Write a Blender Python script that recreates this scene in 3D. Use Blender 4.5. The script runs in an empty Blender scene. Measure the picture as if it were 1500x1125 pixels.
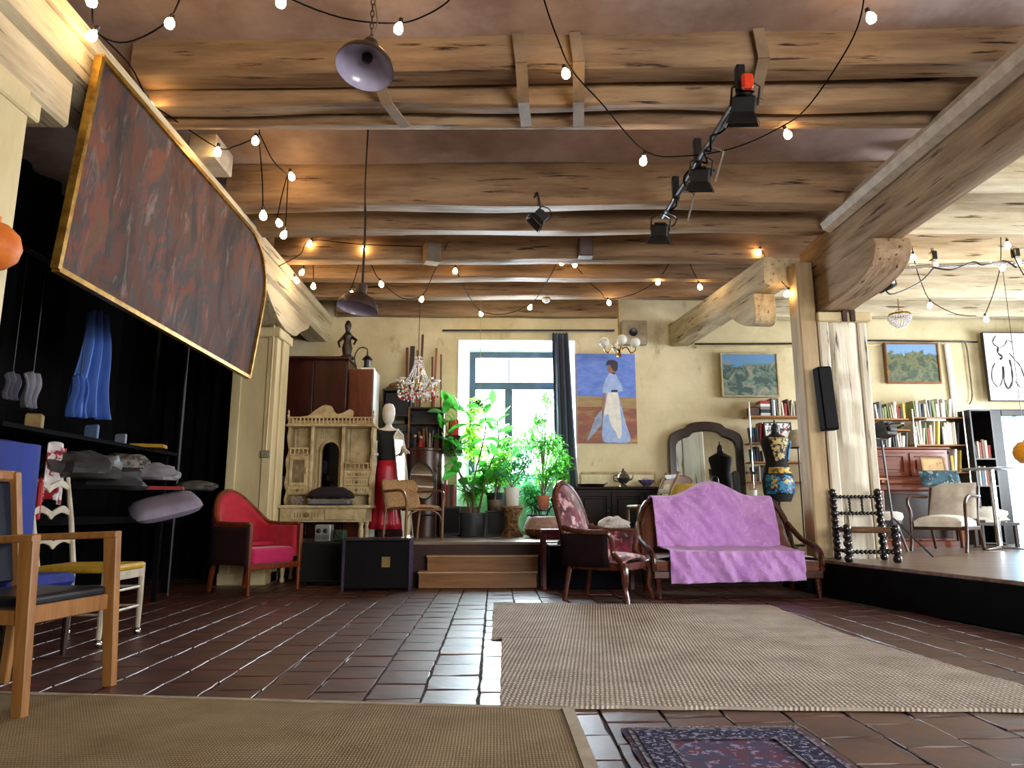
import bpy, math, random
from mathutils import Vector, Matrix, noise
R = math.radians
scene = bpy.context.scene
col = scene.collection
# ---------------------------------------------------------------- camera
FPX, HCAM = 1040.0, 0.85
PIT = math.atan(186.5 / FPX)
YAW = math.atan(26 / (FPX / math.cos(PIT)))
cd = bpy.data.cameras.new('camera'); cam = bpy.data.objects.new('camera', cd); col.objects.link(cam)
cd.sensor_width = 36; cd.lens = 36 * FPX / 1500; cd.clip_end = 200
cam.location = (0, 0, HCAM); cam.rotation_euler = (R(90) + PIT, 0, -YAW)
scene.camera = cam
# ---------------------------------------------------------------- world, lights, exposure
w = bpy.data.worlds.new('sky'); scene.world = w; w.use_nodes = True
bg = w.node_tree.nodes['Background']; bg.inputs[0].default_value = (0.80, 0.90, 1.0, 1); bg.inputs[1].default_value = 8.0
def area(name, loc, rot, sx, sy, power, color):
    l = bpy.data.lights.new(name, 'AREA'); l.shape = 'RECTANGLE'; l.size = sx; l.size_y = sy
    l.energy = power; l.color = color
    o = bpy.data.objects.new(name, l); col.objects.link(o); o.location = loc; o.rotation_euler = [R(a) for a in rot]
    return o
area('window_daylight', (0.35, 12.6, 2.9), (-78, 0, 0), 2.6, 3.0, 2300, (0.80, 0.90, 1.0))
area('door_daylight', (8.6, 12.0, 1.5), (-90, 0, 0), 1.4, 2.2, 260, (0.78, 0.89, 1.0))
area('right_window_daylight', (10.1, 6.9, 2.0), (0, 90, 0), 2.2, 5.6, 620, (0.90, 0.95, 1.0))
area('front_window_daylight', (4.6, -3.3, 2.0), (90, 0, 14), 5.0, 2.4, 520, (1.0, 0.93, 0.84))
vs = scene.view_settings; vs.view_transform = 'Standard'; vs.look = 'None'; vs.gamma = 1; vs.use_curve_mapping = False
vs.exposure = 0.22

# ---------------------------------------------------------------- photo pixel -> place
def ray(px, py):
    x = (px - 750) / FPX; z = -(py - 562.5) / FPX; y = 1.0
    c, s = math.cos(PIT), math.sin(PIT); y, z = y * c - z * s, y * s + z * c
    c, s = math.cos(YAW), math.sin(YAW); x, y = x * c + y * s, -x * s + y * c
    return x, y, z
def at(px, py, Y):
    x, y, z = ray(px, py); t = Y / y; return Vector((x * t, Y, HCAM + z * t))
def onz(px, py, Z=0.0):
    x, y, z = ray(px, py); t = (Z - HCAM) / z; return Vector((x * t, y * t, Z))
def onx(px, py, X):
    x, y, z = ray(px, py); t = X / x; return Vector((X, y * t, HCAM + z * t))

# ---------------------------------------------------------------- mesh collector
def lerp(a, b, t): return a + (b - a) * t
class G:
    def __init__(s): s.v = []; s.f = []; s.m = []; s.mi = 0
    def add(s, vs, fs):
        o = len(s.v); s.v += [tuple(v) for v in vs]; s.f += [tuple(i + o for i in f) for f in fs]; s.m += [s.mi] * len(fs); return s
    def hexa(s, p):
        return s.add(p, [(0, 3, 2, 1), (4, 5, 6, 7), (0, 1, 5, 4), (1, 2, 6, 5), (2, 3, 7, 6), (3, 0, 4, 7)])
    def box(s, x0, x1, y0, y1, z0, z1):
        return s.hexa([(x0, y0, z0), (x1, y0, z0), (x1, y1, z0), (x0, y1, z0), (x0, y0, z1), (x1, y0, z1), (x1, y1, z1), (x0, y1, z1)])
    def bar(s, p, q, w, h, up=(0, 0, 1), w2=None, h2=None):
        p, q = Vector(p), Vector(q); d = (q - p).normalized(); u = Vector(up)
        if abs(d.dot(u)) > .98: u = Vector((0, 1, 0)) if abs(d.y) < .9 else Vector((1, 0, 0))
        a = d.cross(u).normalized(); b = a.cross(d)
        w2 = w if w2 is None else w2; h2 = h if h2 is None else h2
        r = []
        for c, ww, hh in ((p, w, h), (q, w2, h2)):
            r += [c - a * ww / 2 - b * hh / 2, c + a * ww / 2 - b * hh / 2, c + a * ww / 2 + b * hh / 2, c - a * ww / 2 + b * hh / 2]
        return s.hexa(r)
    def tube(s, pts, r, n=8, flat=1.0):
        pts = [Vector(p) for p in pts]; N = len(pts)
        rs = r if isinstance(r, (list, tuple)) else [r] * N
        vs = []; prev = None
        for i, p in enumerate(pts):
            d = (pts[min(i + 1, N - 1)] - pts[max(i - 1, 0)])
            d = d.normalized() if d.length > 1e-9 else Vector((0, 0, 1))
            if prev is None:
                u = Vector((0, 0, 1)) if abs(d.z) < .9 else Vector((0, 1, 0))
                a = d.cross(u).normalized()
            else:
                a = (prev - d * prev.dot(d)); a = a.normalized() if a.length > 1e-6 else d.orthogonal().normalized()
            prev = a; b = d.cross(a)
            for k in range(n):
                t = 2 * math.pi * k / n
                vs.append(p + a * math.cos(t) * rs[i] + b * math.sin(t) * rs[i] * flat)
        fs = []
        for i in range(N - 1):
            for k in range(n):
                fs.append((i * n + k, i * n + (k + 1) % n, (i + 1) * n + (k + 1) % n, (i + 1) * n + k))
        fs.append(tuple(range(n - 1, -1, -1))); fs.append(tuple((N - 1) * n + k for k in range(n)))
        return s.add(vs, fs)
    def lathe(s, prof, n=16, c=(0, 0, 0), M=None, cap=True):
        c = Vector(c); vs = []; N = len(prof)
        for r, z in prof:
            for k in range(n):
                t = 2 * math.pi * k / n; p = Vector((r * math.cos(t), r * math.sin(t), z))
                if M: p = M @ p
                vs.append(c + p)
        fs = []
        for i in range(N - 1):
            for k in range(n):
                fs.append((i * n + k, i * n + (k + 1) % n, (i + 1) * n + (k + 1) % n, (i + 1) * n + k))
        cap = cap and prof[0] != prof[-1]
        if cap and prof[0][0] > 1e-4: fs.append(tuple(range(n - 1, -1, -1)))
        if cap and prof[-1][0] > 1e-4: fs.append(tuple((N - 1) * n + k for k in range(n)))
        return s.add(vs, fs)
    def ball(s, c, r, n=10, m=7, sz=1.0):
        return s.lathe([(max(1e-5, r * math.sin(math.pi * i / m)), -r * sz * math.cos(math.pi * i / m)) for i in range(m + 1)], n, c)
    def prism(s, poly, d0, d1, ax='y'):
        # poly in the plane across ax: y -> (x,z), x -> (y,z), z -> (x,y)
        def f(a, b, d): return (a, d, b) if ax == 'y' else ((d, a, b) if ax == 'x' else (a, b, d))
        n = len(poly); vs = [f(a, b, d0) for a, b in poly] + [f(a, b, d1) for a, b in poly]
        fs = [tuple(range(n)), tuple(range(2 * n - 1, n - 1, -1))] + [(i, i + n, (i + 1) % n + n, (i + 1) % n) for i in range(n)]
        return s.add(vs, fs)
    def ring(s, outer, inner, d0, d1, ax='y'):
        # closed frame between two outlines with the same number of points
        def f(a, b, d): return (a, d, b) if ax == 'y' else ((d, a, b) if ax == 'x' else (a, b, d))
        n = len(outer); vs = [f(a, b, d) for d in (d0, d1) for L in (outer, inner) for a, b in L]; fs = []
        for i in range(n):
            j = (i + 1) % n
            fs += [(i, j, n + j, n + i), (2 * n + j, 2 * n + i, 3 * n + i, 3 * n + j), (j, i, 2 * n + i, 2 * n + j), (n + i, n + j, 3 * n + j, 3 * n + i)]
        return s.add(vs, fs)
    def grid(s, fn, nu, nv, thick=None):
        vs = [Vector(fn(i / nu, j / nv)) for j in range(nv + 1) for i in range(nu + 1)]
        fs = [(j * (nu + 1) + i, j * (nu + 1) + i + 1, (j + 1) * (nu + 1) + i + 1, (j + 1) * (nu + 1) + i) for j in range(nv) for i in range(nu)]
        return s.add(vs, fs)
    def mesh(s, name, mats, smooth=False):
        me = bpy.data.meshes.new(name); me.from_pydata(s.v, [], s.f)
        for m in (mats if isinstance(mats, (list, tuple)) else [mats]): me.materials.append(m)
        if max(s.m, default=0) > 0: me.polygons.foreach_set('material_index', s.m)
        if smooth:
            me.polygons.foreach_set('use_smooth', [True] * len(s.f))
            me.set_sharp_from_angle(angle=R(42))
        return me
    def build(s, name, mats, parent=None, smooth=False, bevel=0, solid=0, recalc=True, seg=1):
        me = s.mesh(name, mats, smooth)
        if recalc:
            import bmesh
            b = bmesh.new(); b.from_mesh(me); bmesh.ops.recalc_face_normals(b, faces=b.faces); b.to_mesh(me); b.free()
            if smooth: me.set_sharp_from_angle(angle=R(42))
        o = bpy.data.objects.new(name, me); col.objects.link(o)
        if parent: o.parent = parent
        if solid:
            m = o.modifiers.new('solid', 'SOLIDIFY'); m.thickness = solid; m.offset = 0
        if bevel:
            m = o.modifiers.new('bevel', 'BEVEL'); m.width = bevel; m.segments = seg; m.limit_method = 'ANGLE'; m.angle_limit = R(40)
        return o
def tag(o, label, cat, group=None):
    o['label'] = label; o['category'] = cat
    if group: o['group'] = group
    return o
def thing(name, label, cat, loc=(0, 0, 0), rz=0, group=None, rx=0, ry=0):
    o = bpy.data.objects.new(name, None); col.objects.link(o); o.empty_display_size = .1
    o.location = loc; o.rotation_euler = (R(rx), R(ry), R(rz)); return tag(o, label, cat, group)
def kind(o, k='structure'): o['kind'] = k; return o
def inst(name, me, parent, loc=(0, 0, 0), rot=(0, 0, 0), sc=1):
    o = bpy.data.objects.new(name, me); col.objects.link(o); o.parent = parent
    o.location = loc; o.rotation_euler = rot
    o.scale = sc if isinstance(sc, (tuple, list)) else (sc, sc, sc); return o
def arc(cx, cz, r, a0, a1, n, rz=None):
    return [(cx + r * math.cos(R(lerp(a0, a1, i / n))), cz + (rz or r) * math.sin(R(lerp(a0, a1, i / n)))) for i in range(n + 1)]
def spline(pts, n=6):
    P = [Vector(p) for p in pts]; out = []
    for i in range(len(P) - 1):
        a, b, c, d = P[max(i - 1, 0)], P[i], P[i + 1], P[min(i + 2, len(P) - 1)]
        for k in range(n):
            t = k / n
            out.append(.5 * ((2 * b) + (c - a) * t + (2 * a - 5 * b + 4 * c - d) * t * t + (3 * b - a - 3 * c + d) * t ** 3))
    out.append(P[-1]); return out
def sp2(pts, n=6): return [(v.x, v.y) for v in spline([(a, b, 0) for a, b in pts], n)]

# ---------------------------------------------------------------- materials
def lin(c):
    if isinstance(c, str):
        c = [int(c[i:i + 2], 16) / 255 for i in (0, 2, 4)]
        c = [x / 12.92 if x <= .04045 else ((x + .055) / 1.055) ** 2.4 for x in c]
    return (c[0], c[1], c[2], 1)
MATS = {}
def mat(name, c1, c2=None, rough=.6, metal=0, scale=8, stretch=(1, 1, 1), bump=0.0, spec=.4, lo=.35, hi=.65, emit=0, coat=0,
        c3=None, scale3=20, stretch3=None, lo3=.62, hi3=.72, sheen=0, detail=5, alpha=None, transl=0):
    if name in MATS: return MATS[name]
    m = bpy.data.materials.new(name); m.use_nodes = True; nt = m.node_tree; N = nt.nodes; L = nt.links
    b = N['Principled BSDF']; b.inputs['Roughness'].default_value = rough; b.inputs['Metallic'].default_value = metal
    b.inputs['Specular IOR Level'].default_value = spec
    if coat: b.inputs['Coat Weight'].default_value = coat
    if sheen: b.inputs['Sheen Weight'].default_value = sheen
    tc = N.new('ShaderNodeTexCoord')
    def nz(sc, st, lo, hi):
        mp = N.new('ShaderNodeMapping'); mp.inputs['Scale'].default_value = st; L.new(tc.outputs['Object'], mp.inputs[0])
        n = N.new('ShaderNodeTexNoise'); n.inputs['Scale'].default_value = sc; n.inputs['Detail'].default_value = detail; n.inputs['Roughness'].default_value = .62
        L.new(mp.outputs[0], n.inputs['Vector'])
        r = N.new('ShaderNodeMapRange'); r.inputs[1].default_value = lo; r.inputs[2].default_value = hi; L.new(n.outputs[0], r.inputs[0]); return n, r
    b.inputs['Base Color'].default_value = lin(c1); out = None
    if c2 is not None:
        n, r = nz(scale, stretch, lo, hi)
        mx = N.new('ShaderNodeMix'); mx.data_type = 'RGBA'; mx.inputs[6].default_value = lin(c1); mx.inputs[7].default_value = lin(c2)
        L.new(r.outputs[0], mx.inputs[0]); out = mx.outputs[2]; h = n.outputs[0]
        if c3 is not None:
            n3, r3 = nz(scale3, stretch3 or stretch, lo3, hi3)
            m3 = N.new('ShaderNodeMix'); m3.data_type = 'RGBA'; m3.inputs[7].default_value = lin(c3)
            L.new(out, m3.inputs[6]); L.new(r3.outputs[0], m3.inputs[0]); out = m3.outputs[2]; h = n3.outputs[0]
        L.new(out, b.inputs['Base Color'])
        if bump:
            bp = N.new('ShaderNodeBump'); bp.inputs['Strength'].default_value = bump; bp.inputs['Distance'].default_value = .02
            L.new(h, bp.inputs['Height']); L.new(bp.outputs[0], b.inputs['Normal'])
    if emit:
        b.inputs['Emission Color'].default_value = lin(c1); b.inputs['Emission Strength'].default_value = emit
    if transl:
        t = N.new('ShaderNodeBsdfTranslucent'); t.inputs[0].default_value = lin(c2 if c2 is not None else c1)
        if out is not None: L.new(out, t.inputs[0])
        ms = N.new('ShaderNodeMixShader'); ms.inputs[0].default_value = transl
        L.new(b.outputs[0], ms.inputs[1]); L.new(t.outputs[0], ms.inputs[2]); L.new(ms.outputs[0], N['Material Output'].inputs[0])
    MATS[name] = m; return m
def glass(name, c=(1, 1, 1), rough=0.0, mix=.25):
    # thin pane: mostly clear, partly mirror
    if name in MATS: return MATS[name]
    m = bpy.data.materials.new(name); m.use_nodes = True; nt = m.node_tree; N = nt.nodes; L = nt.links
    t = N.new('ShaderNodeBsdfTransparent'); t.inputs[0].default_value = (c[0], c[1], c[2], 1)
    g = N.new('ShaderNodeBsdfGlossy'); g.inputs['Roughness'].default_value = rough
    ms = N.new('ShaderNodeMixShader'); ms.inputs[0].default_value = mix
    L.new(t.outputs[0], ms.inputs[1]); L.new(g.outputs[0], ms.inputs[2]); L.new(ms.outputs[0], N['Material Output'].inputs[0])
    MATS[name] = m; return m
def wood(name, base, dark, crack, ax='x', rough=.7, sc=3.0, bump=.5, lo=.35, hi=.7):
    st = {'x': (.35, 3, 3), 'y': (3, .35, 3), 'z': (3, 3, .35)}[ax]
    st3 = {'x': (.35, 5, 5), 'y': (5, .35, 5), 'z': (5, 5, .35)}[ax]
    return mat(name, base, dark, rough=rough, scale=sc, stretch=st, bump=bump, c3=crack, scale3=4, stretch3=st3, lo3=.59, hi3=.68, lo=lo, hi=hi, spec=.25)
joistM = wood('whitewashed_joist', '9c8062', '6c523c', '2c1d13', 'x')
girdM = wood('whitewashed_girder', 'c6b898', '9c8a6c', '4a3626', 'y', bump=.35)
postM = wood('whitewashed_post', 'dcd6c6', 'b9ad96', '4b3b2c', 'z', bump=.4)
creamM = mat('cream_paint', 'd2c298', 'b8a67c', rough=.5, scale=3, stretch=(1, 1, .3), bump=.1)
plastM = mat('ceiling_plaster', 'bca69e', '937c72', rough=.85, scale=1.1, bump=.25, c3='cbc0c6', scale3=.9, lo3=.52, hi3=.75)
wallM = mat('yellow_plaster', 'd4c8a6', 'bcaf8a', rough=.9, scale=1.6, bump=.3, c3='8f7f62', scale3=3.2, stretch3=(1, 1, .5), lo3=.60, hi3=.78)
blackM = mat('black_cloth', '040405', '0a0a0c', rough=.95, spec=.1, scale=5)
darkwM = mat('dark_wood', '2a130b', '160905', rough=.35, scale=4, stretch=(1, 1, .3), spec=.4)
mahogM = mat('mahogany', '6b2f1a', '3e180c', rough=.28, scale=4, stretch=(4, 4, .6), spec=.5)
whiteM = mat('white_paint', 'e6e8e4', 'd0d2cc', rough=.5, scale=3)
blkmetM = mat('black_metal', '0b0b0c', '151516', rough=.4, spec=.5, scale=10)
cordM = mat('matt_black_cord', '060606', '0c0b0b', rough=.9, spec=.05)
chromeM = mat('chrome', 'd8d8dc', rough=.16, metal=1)
brassM = mat('brass', 'b58a3c', '7a5a22', rough=.3, metal=1, scale=10)
goldM = mat('gilt', 'b08a3e', '7c5a22', rough=.4, metal=.8, scale=14)
mirrorM = mat('mirror_glass', 'dfe3e3', rough=.02, metal=1)
winegM = mat('window_pane_glass', 'ffffff'); 
paneM = glass('clear_pane', (.97, .99, 1), 0, .06)
# ================================================================= the room
YB = 11.0; ZJ = 3.88; ZC = 4.3
# walls
g = G()
WX0, WX1, WZ0, WZ1 = -.58, 1.27, .56, 3.53
DX0, DX1, DZ1 = 7.95, 9.1, 2.44
def wallseg(x0, x1, z0, z1): g.box(x0, x1, YB, YB + .42, z0, z1)
wallseg(-5, WX0, -.1, ZC); wallseg(WX0, WX1, -.1, WZ0); wallseg(WX0, WX1, WZ1, ZC); wallseg(WX1, DX0, -.1, ZC)
wallseg(DX0, DX1, DZ1, ZC); wallseg(DX1, 9.5, -.1, ZC)
kind(g.build('wall_back', wallM))
g = G(); g.box(-5.2, -5, -3, YB + .42, -.1, ZC); kind(g.build('wall_left', mat('shade_dark_wall', '1a1613', '0d0b0a', rough=.95, scale=2)))  # storage bay shade is put into this near-black wall colour
g = G()
for y0, y1, z0, z1 in ((-3, 4.2, -.1, ZC), (9.6, YB + .42, -.1, ZC), (4.2, 9.6, -.1, 1.0), (4.2, 9.6, 3.0, ZC), (6.8, 7.0, 1.0, 3.0)):
    g.box(9.5, 9.75, y0, y1, z0, z1)
kind(g.build('wall_right', wallM))
g = G()
for x0, x1, z0, z1 in ((-5, 2.1, -.1, ZC), (7.1, 9.5, -.1, ZC), (2.1, 7.1, -.1, .9), (2.1, 7.1, 3.1, ZC), (4.5, 4.7, .9, 3.1)):
    g.box(x0, x1, -3.0, -2.75, z0, z1)
kind(g.build('wall_front', wallM))
g = G(); 
g.grid(lambda u, v: (lerp(-5.2, 9.75, u), lerp(-3, YB + .42, v), ZC + .02 * noise.noise((u * 20, v * 20, 0))), 60, 60)
g.box(-5.2, 9.75, -3, YB + .42, ZC + .05, ZC + .15)
kind(g.build('ceiling', plastM, recalc=False))

# floor: slab with fired clay tiles
tileM = mat('terracotta_tile', '55281c', '34160e', rough=.42, scale=2.2, bump=.14, c3='6d5a4c', scale3=9, lo3=.66, hi3=.78, spec=.9)
grout = mat('floor_joint', '2b2019', '6f665a', rough=.9, scale=6, lo=.5, hi=.7)
g = G(); g.box(-5.2, 9.75, -3, YB + .42, -.15, -.012); floor = kind(g.build('floor', grout))
random.seed(4)
TW, TL = .262, .285
tm = []
for k in range(6):
    g = G(); n = 6; w2, l2 = TW / 2 - .006, TL / 2 - .006; pts = []
    for (a, b), (c, d) in zip(((-w2, -l2), (w2, -l2), (w2, l2), (-w2, l2)), ((w2, -l2), (w2, l2), (-w2, l2), (-w2, -l2))):
        for i in range(3):
            t = i / 3; j = random.uniform(-.004, .004)
            pts.append((lerp(a, c, t) + j, lerp(b, d, t) + random.uniform(-.004, .004)))
    top = [(x * .98, y * .98, random.uniform(-.0015, .0015)) for x, y in pts]; bot = [(x, y, -.004) for x, y in pts]; m = len(pts)
    g.add(top + bot + [(x, y, -.014) for x, y in pts], [tuple(range(m))] + [(i, (i + 1) % m, m + (i + 1) % m, m + i)[::-1] for i in range(m)] + [(m + i, m + (i + 1) % m, 2 * m + (i + 1) % m, 2 * m + i)[::-1] for i in range(m)])
    me = g.mesh('tile', tileM); tm.append((me, g))
near = []; rest = G()
X0 = onz(700, 1032).x
for i in range(-18, 16):
    x = X0 + (i + .5) * TW; off = random.random() * TL
    y = 1.9 + off - TL
    while y < 8.6:
        y += TL
        if x > 3.3 + .12 * max(0, 7.6 - y): continue
        under = (0.08 < x < 2.2 and 3.45 < y < 6.7) or (x < .2 and y < 3.45) or (x < -3.3)
        sx = 724 + x / y * 1040; vis = -40 < sx < 1540 and y > 2.35
        if x < -2.95 and y > 4: under = True
        if x > 1.2 and y > 6.9: under = True
        if vis and not under: near.append((x, y))
        elif x > -4.5: 
            k = random.randrange(6); rest.add([(vx + x, vy + y, vz) for vx, vy, vz in tm[k][1].v], tm[k][1].f)
near.sort(key=lambda p: p[1])
for q, (x, y) in enumerate(near):
    k = random.randrange(6)
    if q < 300:
        o = inst('tile', tm[k][0], floor, (x, y, random.uniform(-.002, .002)), (random.uniform(-.012, .012), random.uniform(-.01, .01), random.uniform(-.012, .012) + (math.pi if random.random() < .5 else 0)))
    else: rest.add([(vx + x, vy + y, vz) for vx, vy, vz in tm[k][1].v], tm[k][1].f)
kind(rest.build('tile_field', tileM, floor, recalc=False), 'stuff')

# platforms
platM = mat('platform_boards', '8d7a68', '5d4a3c', rough=.3, scale=3, stretch=(.4, 4, 4), spec=.5)
riserM = mat('platform_riser_brown', '35180f', '26100a', rough=.6, scale=3)
def platform(name, poly, z, facem, topm):
    t = thing(name, *LAB[name], loc=(poly[0][0], poly[0][1], 0)); ox, oy = poly[0]
    p = [(x - ox, y - oy) for x, y in poly]
    g = G(); g.prism(p, 0.0, z - .035, 'z'); g.build('riser', facem, t)
    g = G(); q = p; g.prism(q, z - .035, z, 'z'); g.build('deck', topm, t, bevel=.006)
    return t
LAB = {'stage_platform': ('low raised wooden platform in front of the bright window', 'platform'),
       'side_platform': ('dark sided wooden platform carrying the piano and bookshelves', 'platform')}
platform('stage_platform', [(-1.16, 8.45), (3.36, 8.45), (3.36, 10.99), (-3.2, 10.99), (-3.2, 9.52), (-1.16, 9.52)], .5, riserM, platM)
platform('side_platform', [(3.38, 7.5), (3.75, 5.1), (4.0, 3.0), (9.49, 3.0), (9.49, 10.99), (3.37, 10.99)], .36, blackM, platM)

# wooden steps
stepM = mat('pine_step', '8a6138', '6b4624', rough=.45, scale=3, stretch=(.5, 5, 5), bump=.1)
t = thing('wooden_steps', 'two pine plank steps leading up to the window platform', 'steps', (-.18, 8.2, 0))
for i, (y, z, x0, x1) in enumerate(((0, .0, -.66, .66), (.13, .17, -.58, .68))):
    g = G(); g.box(x0, x1, y, y + .025, z + .005, z + .165); g.build('riser', stepM, t, bevel=.003)
    g = G(); g.box(x0 - .01, x1 + .01, y - .012, .24, z + .165, z + .185); g.build('tread', mat('pale_tread', 'b79b78', '98795a', rough=.3, scale=3, stretch=(.5, 5, 5)), t, bevel=.003)
    for x in (x0, x1 - .025):
        g = G(); g.box(x, x + .025, y + .026, .24, z + .005, z + .165); g.build('side_board', stepM, t)

# ---------------------------------------------------------------- timber ceiling
random.seed(11)
def log(name, p, q, w, h, mt, label, parent=None, n=26, amp=.012, seed=0, taper=1.0, chamfer=.25):
    # hand-hewn beam from p to q (centre of its underside), w wide, h tall, uneven edges
    p, q = Vector(p), Vector(q); d = (q - p).normalized(); zz = Vector((0, 0, 1)) if abs(d.z) < .9 else Vector((0, 1, 0)); a = d.cross(zz).normalized(); up = a.cross(d)
    c = chamfer * min(w, h) * .5
    prof = [(-w / 2, h), (-w / 2, c), (-w / 2 + c, 0), (w / 2 - c, 0), (w / 2, c), (w / 2, h)]
    vs = []; m = len(prof)
    for i in range(n + 1):
        t = i / n; s = lerp(1, taper, t)
        for k, (x, z) in enumerate(prof):
            e = 0 if z == h else amp
            vs.append(p + (q - p) * t + a * (x * s + e * 1.6 * noise.noise((t * 5 + seed * 9.1, k * 3.3, 1))) + up * (z + (e * 2.2 * noise.noise((t * 4 + seed * 5.7, k * .4, 7)))))
    fs = [(i * m + k, i * m + (k + 1) % m, (i + 1) * m + (k + 1) % m, (i + 1) * m + k) for i in range(n) for k in range(m)]
    fs += [tuple(range(m)), tuple(n * m + k for k in range(m - 1, -1, -1))]
    g = G(); g.add(vs, fs); o = g.build(name, mt, parent, smooth=True)
    if label: tag(o, label, 'beam', 'ceiling timbers')
    return o
def joist(yl, yr, xl, xr, w, h, z, label, seed, mt=None, amp=.014):
    return log('ceiling_joist', (xl, yl, z), (xr, yr, z), w, h, mt or joistM, label, amp=amp, seed=seed)
XL, XR = -2.6, 3.6
def yat(px, py, z): return onz(px, py, z).y
# triple timber nearest the camera: boxed joist, split log, plank below
joist(4.95, 4.62, XL - .1, 3.94, .24, .27, 4.04, 'smooth boxed joist with iron straps beside the split log', 1, amp=.004)
joist(5.16, 4.93, XL - .1, 3.94, .17, .36, 3.93, 'cracked split log strapped between boxed joist and plank', 2, amp=.03)
joist(5.36, 5.16, XL - .1, 3.94, .10, .3, 3.905, 'narrow plank strapped behind the split log', 3, amp=.004)
names = ['sixth', 'fifth', 'fourth', 'third', 'second']
for i, (yl, yr, wd, zz) in enumerate(((6.86, 6.62, .24, 3.87), (7.42, 7.2, .24, 3.84), (8.42, 8.2, .22, 3.87), (9.1, 8.95, .2, 3.87), (9.95, 9.8, .2, 3.88))):
    joist(yl, yr, XL - .1, 3.94, wd, ZC - zz - .005, zz, 'hewn ceiling joist, %s out from the window wall over the room' % names[i], 4 + i)
joist(10.93, 10.93, -2.5, 1.95, .14, ZC - 3.9 - .005, 3.89, 'hewn joist lying against the window wall', 10)
nm = ['farthest from', 'third from', 'second from', 'closest to']
palej = wood('pale_joist', 'd9cfb4', 'a99a7c', '55442f', 'x')
for i, Yj in enumerate((6.2, 7.25, 8.35, 9.75, 10.8)):
    joist(Yj, Yj - .12, 3.95, 9.45, .26, ZC - 3.87, 3.87, 'pale joist over the piano platform, ' + ['farthest from', 'fourth from', 'third from', 'second from', 'closest to'][i] + ' the landscape wall', 20 + i, palej)
# joists behind and above the camera
for i, Yj in enumerate((2.9, 1.4, 0, -1.4)):
    joist(Yj, Yj, XL - .1, XR + .1, .24, ZC - 3.9, 3.9, 'hewn joist over the front of the room, ' + ['first', 'second', 'third', 'fourth'][i] + ' before the strapped timbers', 40 + i)

# left girder with shelf moulding, corbels
t = thing('left_girder', 'pale planked girder carrying the joists above the huge dark painting', 'beam', (-2.6, 3, 3.45), 0, 'ceiling timbers')
log('beam', (-.20, -5.7, .03), (-.20, 7.98, .03), .38, .42, girdM, None, t, 60, .006, 3)
log('ledge_board', (-.08, -5.7, .30), (-.08, 7.98, .30), .2, .12, girdM, None, t, 60, .005, 8)
g = G(); g.box(-.36, -.03, .25, 1.1, -.28, .03); g.build('corbel', girdM, t, bevel=.02)
g = G(); g.prism(sp2([(4.9, .03), (4.92, -.05), (5.2, -.2), (5.6, -.33), (6.15, -.33), (6.45, -.2), (6.82, -.05), (6.85, .03)], 4), -.4, -.04, 'x'); g.build('corbel', girdM, t)
# small pale box on the girder
g = G(); g.box(-.11, .13, -.2, .2, 0, .22); o = g.build('junction_box', mat('grey_board', 'a59c8e', '8d8374', rough=.7), None, bevel=.01); o.location = onx(305, 262, -2.56) + Vector((0, 0, .02)); o.location.z = 3.875
tag(o, 'small pale box fixed on the girder above the dark painting', 'box')

# posts
def post(name, label, x0, x1, y0, y1, z0, z1, band, strips=True, mt=creamM):
    t = thing(name, label, 'post', ((x0 + x1) / 2, (y0 + y1) / 2, z0)); w, d, h = (x1 - x0) / 2, (y1 - y0) / 2, z1 - z0
    g = G(); g.box(-w, w, -d, d, 0, h); g.build('shaft', mt, t, bevel=.012)
    if strips:
        for sx in (-1, 1):
            g = G(); a, b = sorted((sx * w, sx * (w - .1))); g.box(a - (.015 if sx < 0 else 0), b + (.015 if sx > 0 else 0), -d - .03, -d, 0, h); g.build('corner_board', mt, t, bevel=.008)
        g = G(); g.box(w, w + .03, -d * .2, d * .9, 0, h); g.build('side_board', mt, t, bevel=.008)
    g = G(); g.box(-w - .05, w + .05, -d - .06, d + .05, band - z0, band - z0 + .12); g.build('collar', mt, t, bevel=.012)
    g = G(); g.box(-w - .03, w + .03, -d - .04, d + .03, 0, .14); g.build('plinth', mt, t, bevel=.01)
    return t
post('painted_post', 'cream boxed post standing between red armchair and vanity', -3.2, -2.70, 8.65, 9.1, 0, 3.11, 2.97)
post('painted_post', 'cream boxed post at the near end of the dark painting', -3.05, -2.62, 3.2, 3.7, 0, 3.16, 3.0)
# conduit and switch
t = thing('wall_switch', 'grey switch box with conduit on the cream post', 'switch', at(389, 665, 8.60))
g = G(); g.box(-.055, .055, -.02, .015, -.045, .045); g.build('box', mat('grey_switch', '8f8a78', '76705f', rough=.5), t, bevel=.008)
g = G(); g.tube([(0, .0, .04), (.01, .0, .9), (.012, .0, 2.0)], .011); g.build('conduit', creamM, t, smooth=True)

# right girder, bracket, clustered post
brownG = wood('brown_girder', 'a58c6e', '75593f', '2f2016', 'y')
t = thing('right_girder', 'heavy hewn girder resting on the bracket of the clustered post', 'beam', (3.6, 3, 3.42), 0, 'ceiling timbers')
log('beam', (.16, -5.7, 0), (.16, 4.9, 0), .34, .44, brownG, None, t, 40, .012, 5)
g = G(); g.tube([(-.05, -5.7, .44), (-.05, -1, .44), (-.05, 4.05, .44)], .1, 8); g.build('pale_batten', mat('pale_batten', 'b7a894', '9c8b78', rough=.6), t, smooth=True)
pr = sp2([(3.36, .02), (3.34, -.1), (3.44, -.24), (3.75, -.33), (4.2, -.36), (4.9, -.36), (4.9, .02)], 5)
g = G(); g.prism(pr, 0.0, .38, 'x'); g.build('bracket', brownG, t, bevel=.02)
log('tie_beam', (3.28, 7.8, 3.42), (2.95, 11.0, 3.44), .34, .34, girdM, None, None, 30, .012, 6)
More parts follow.
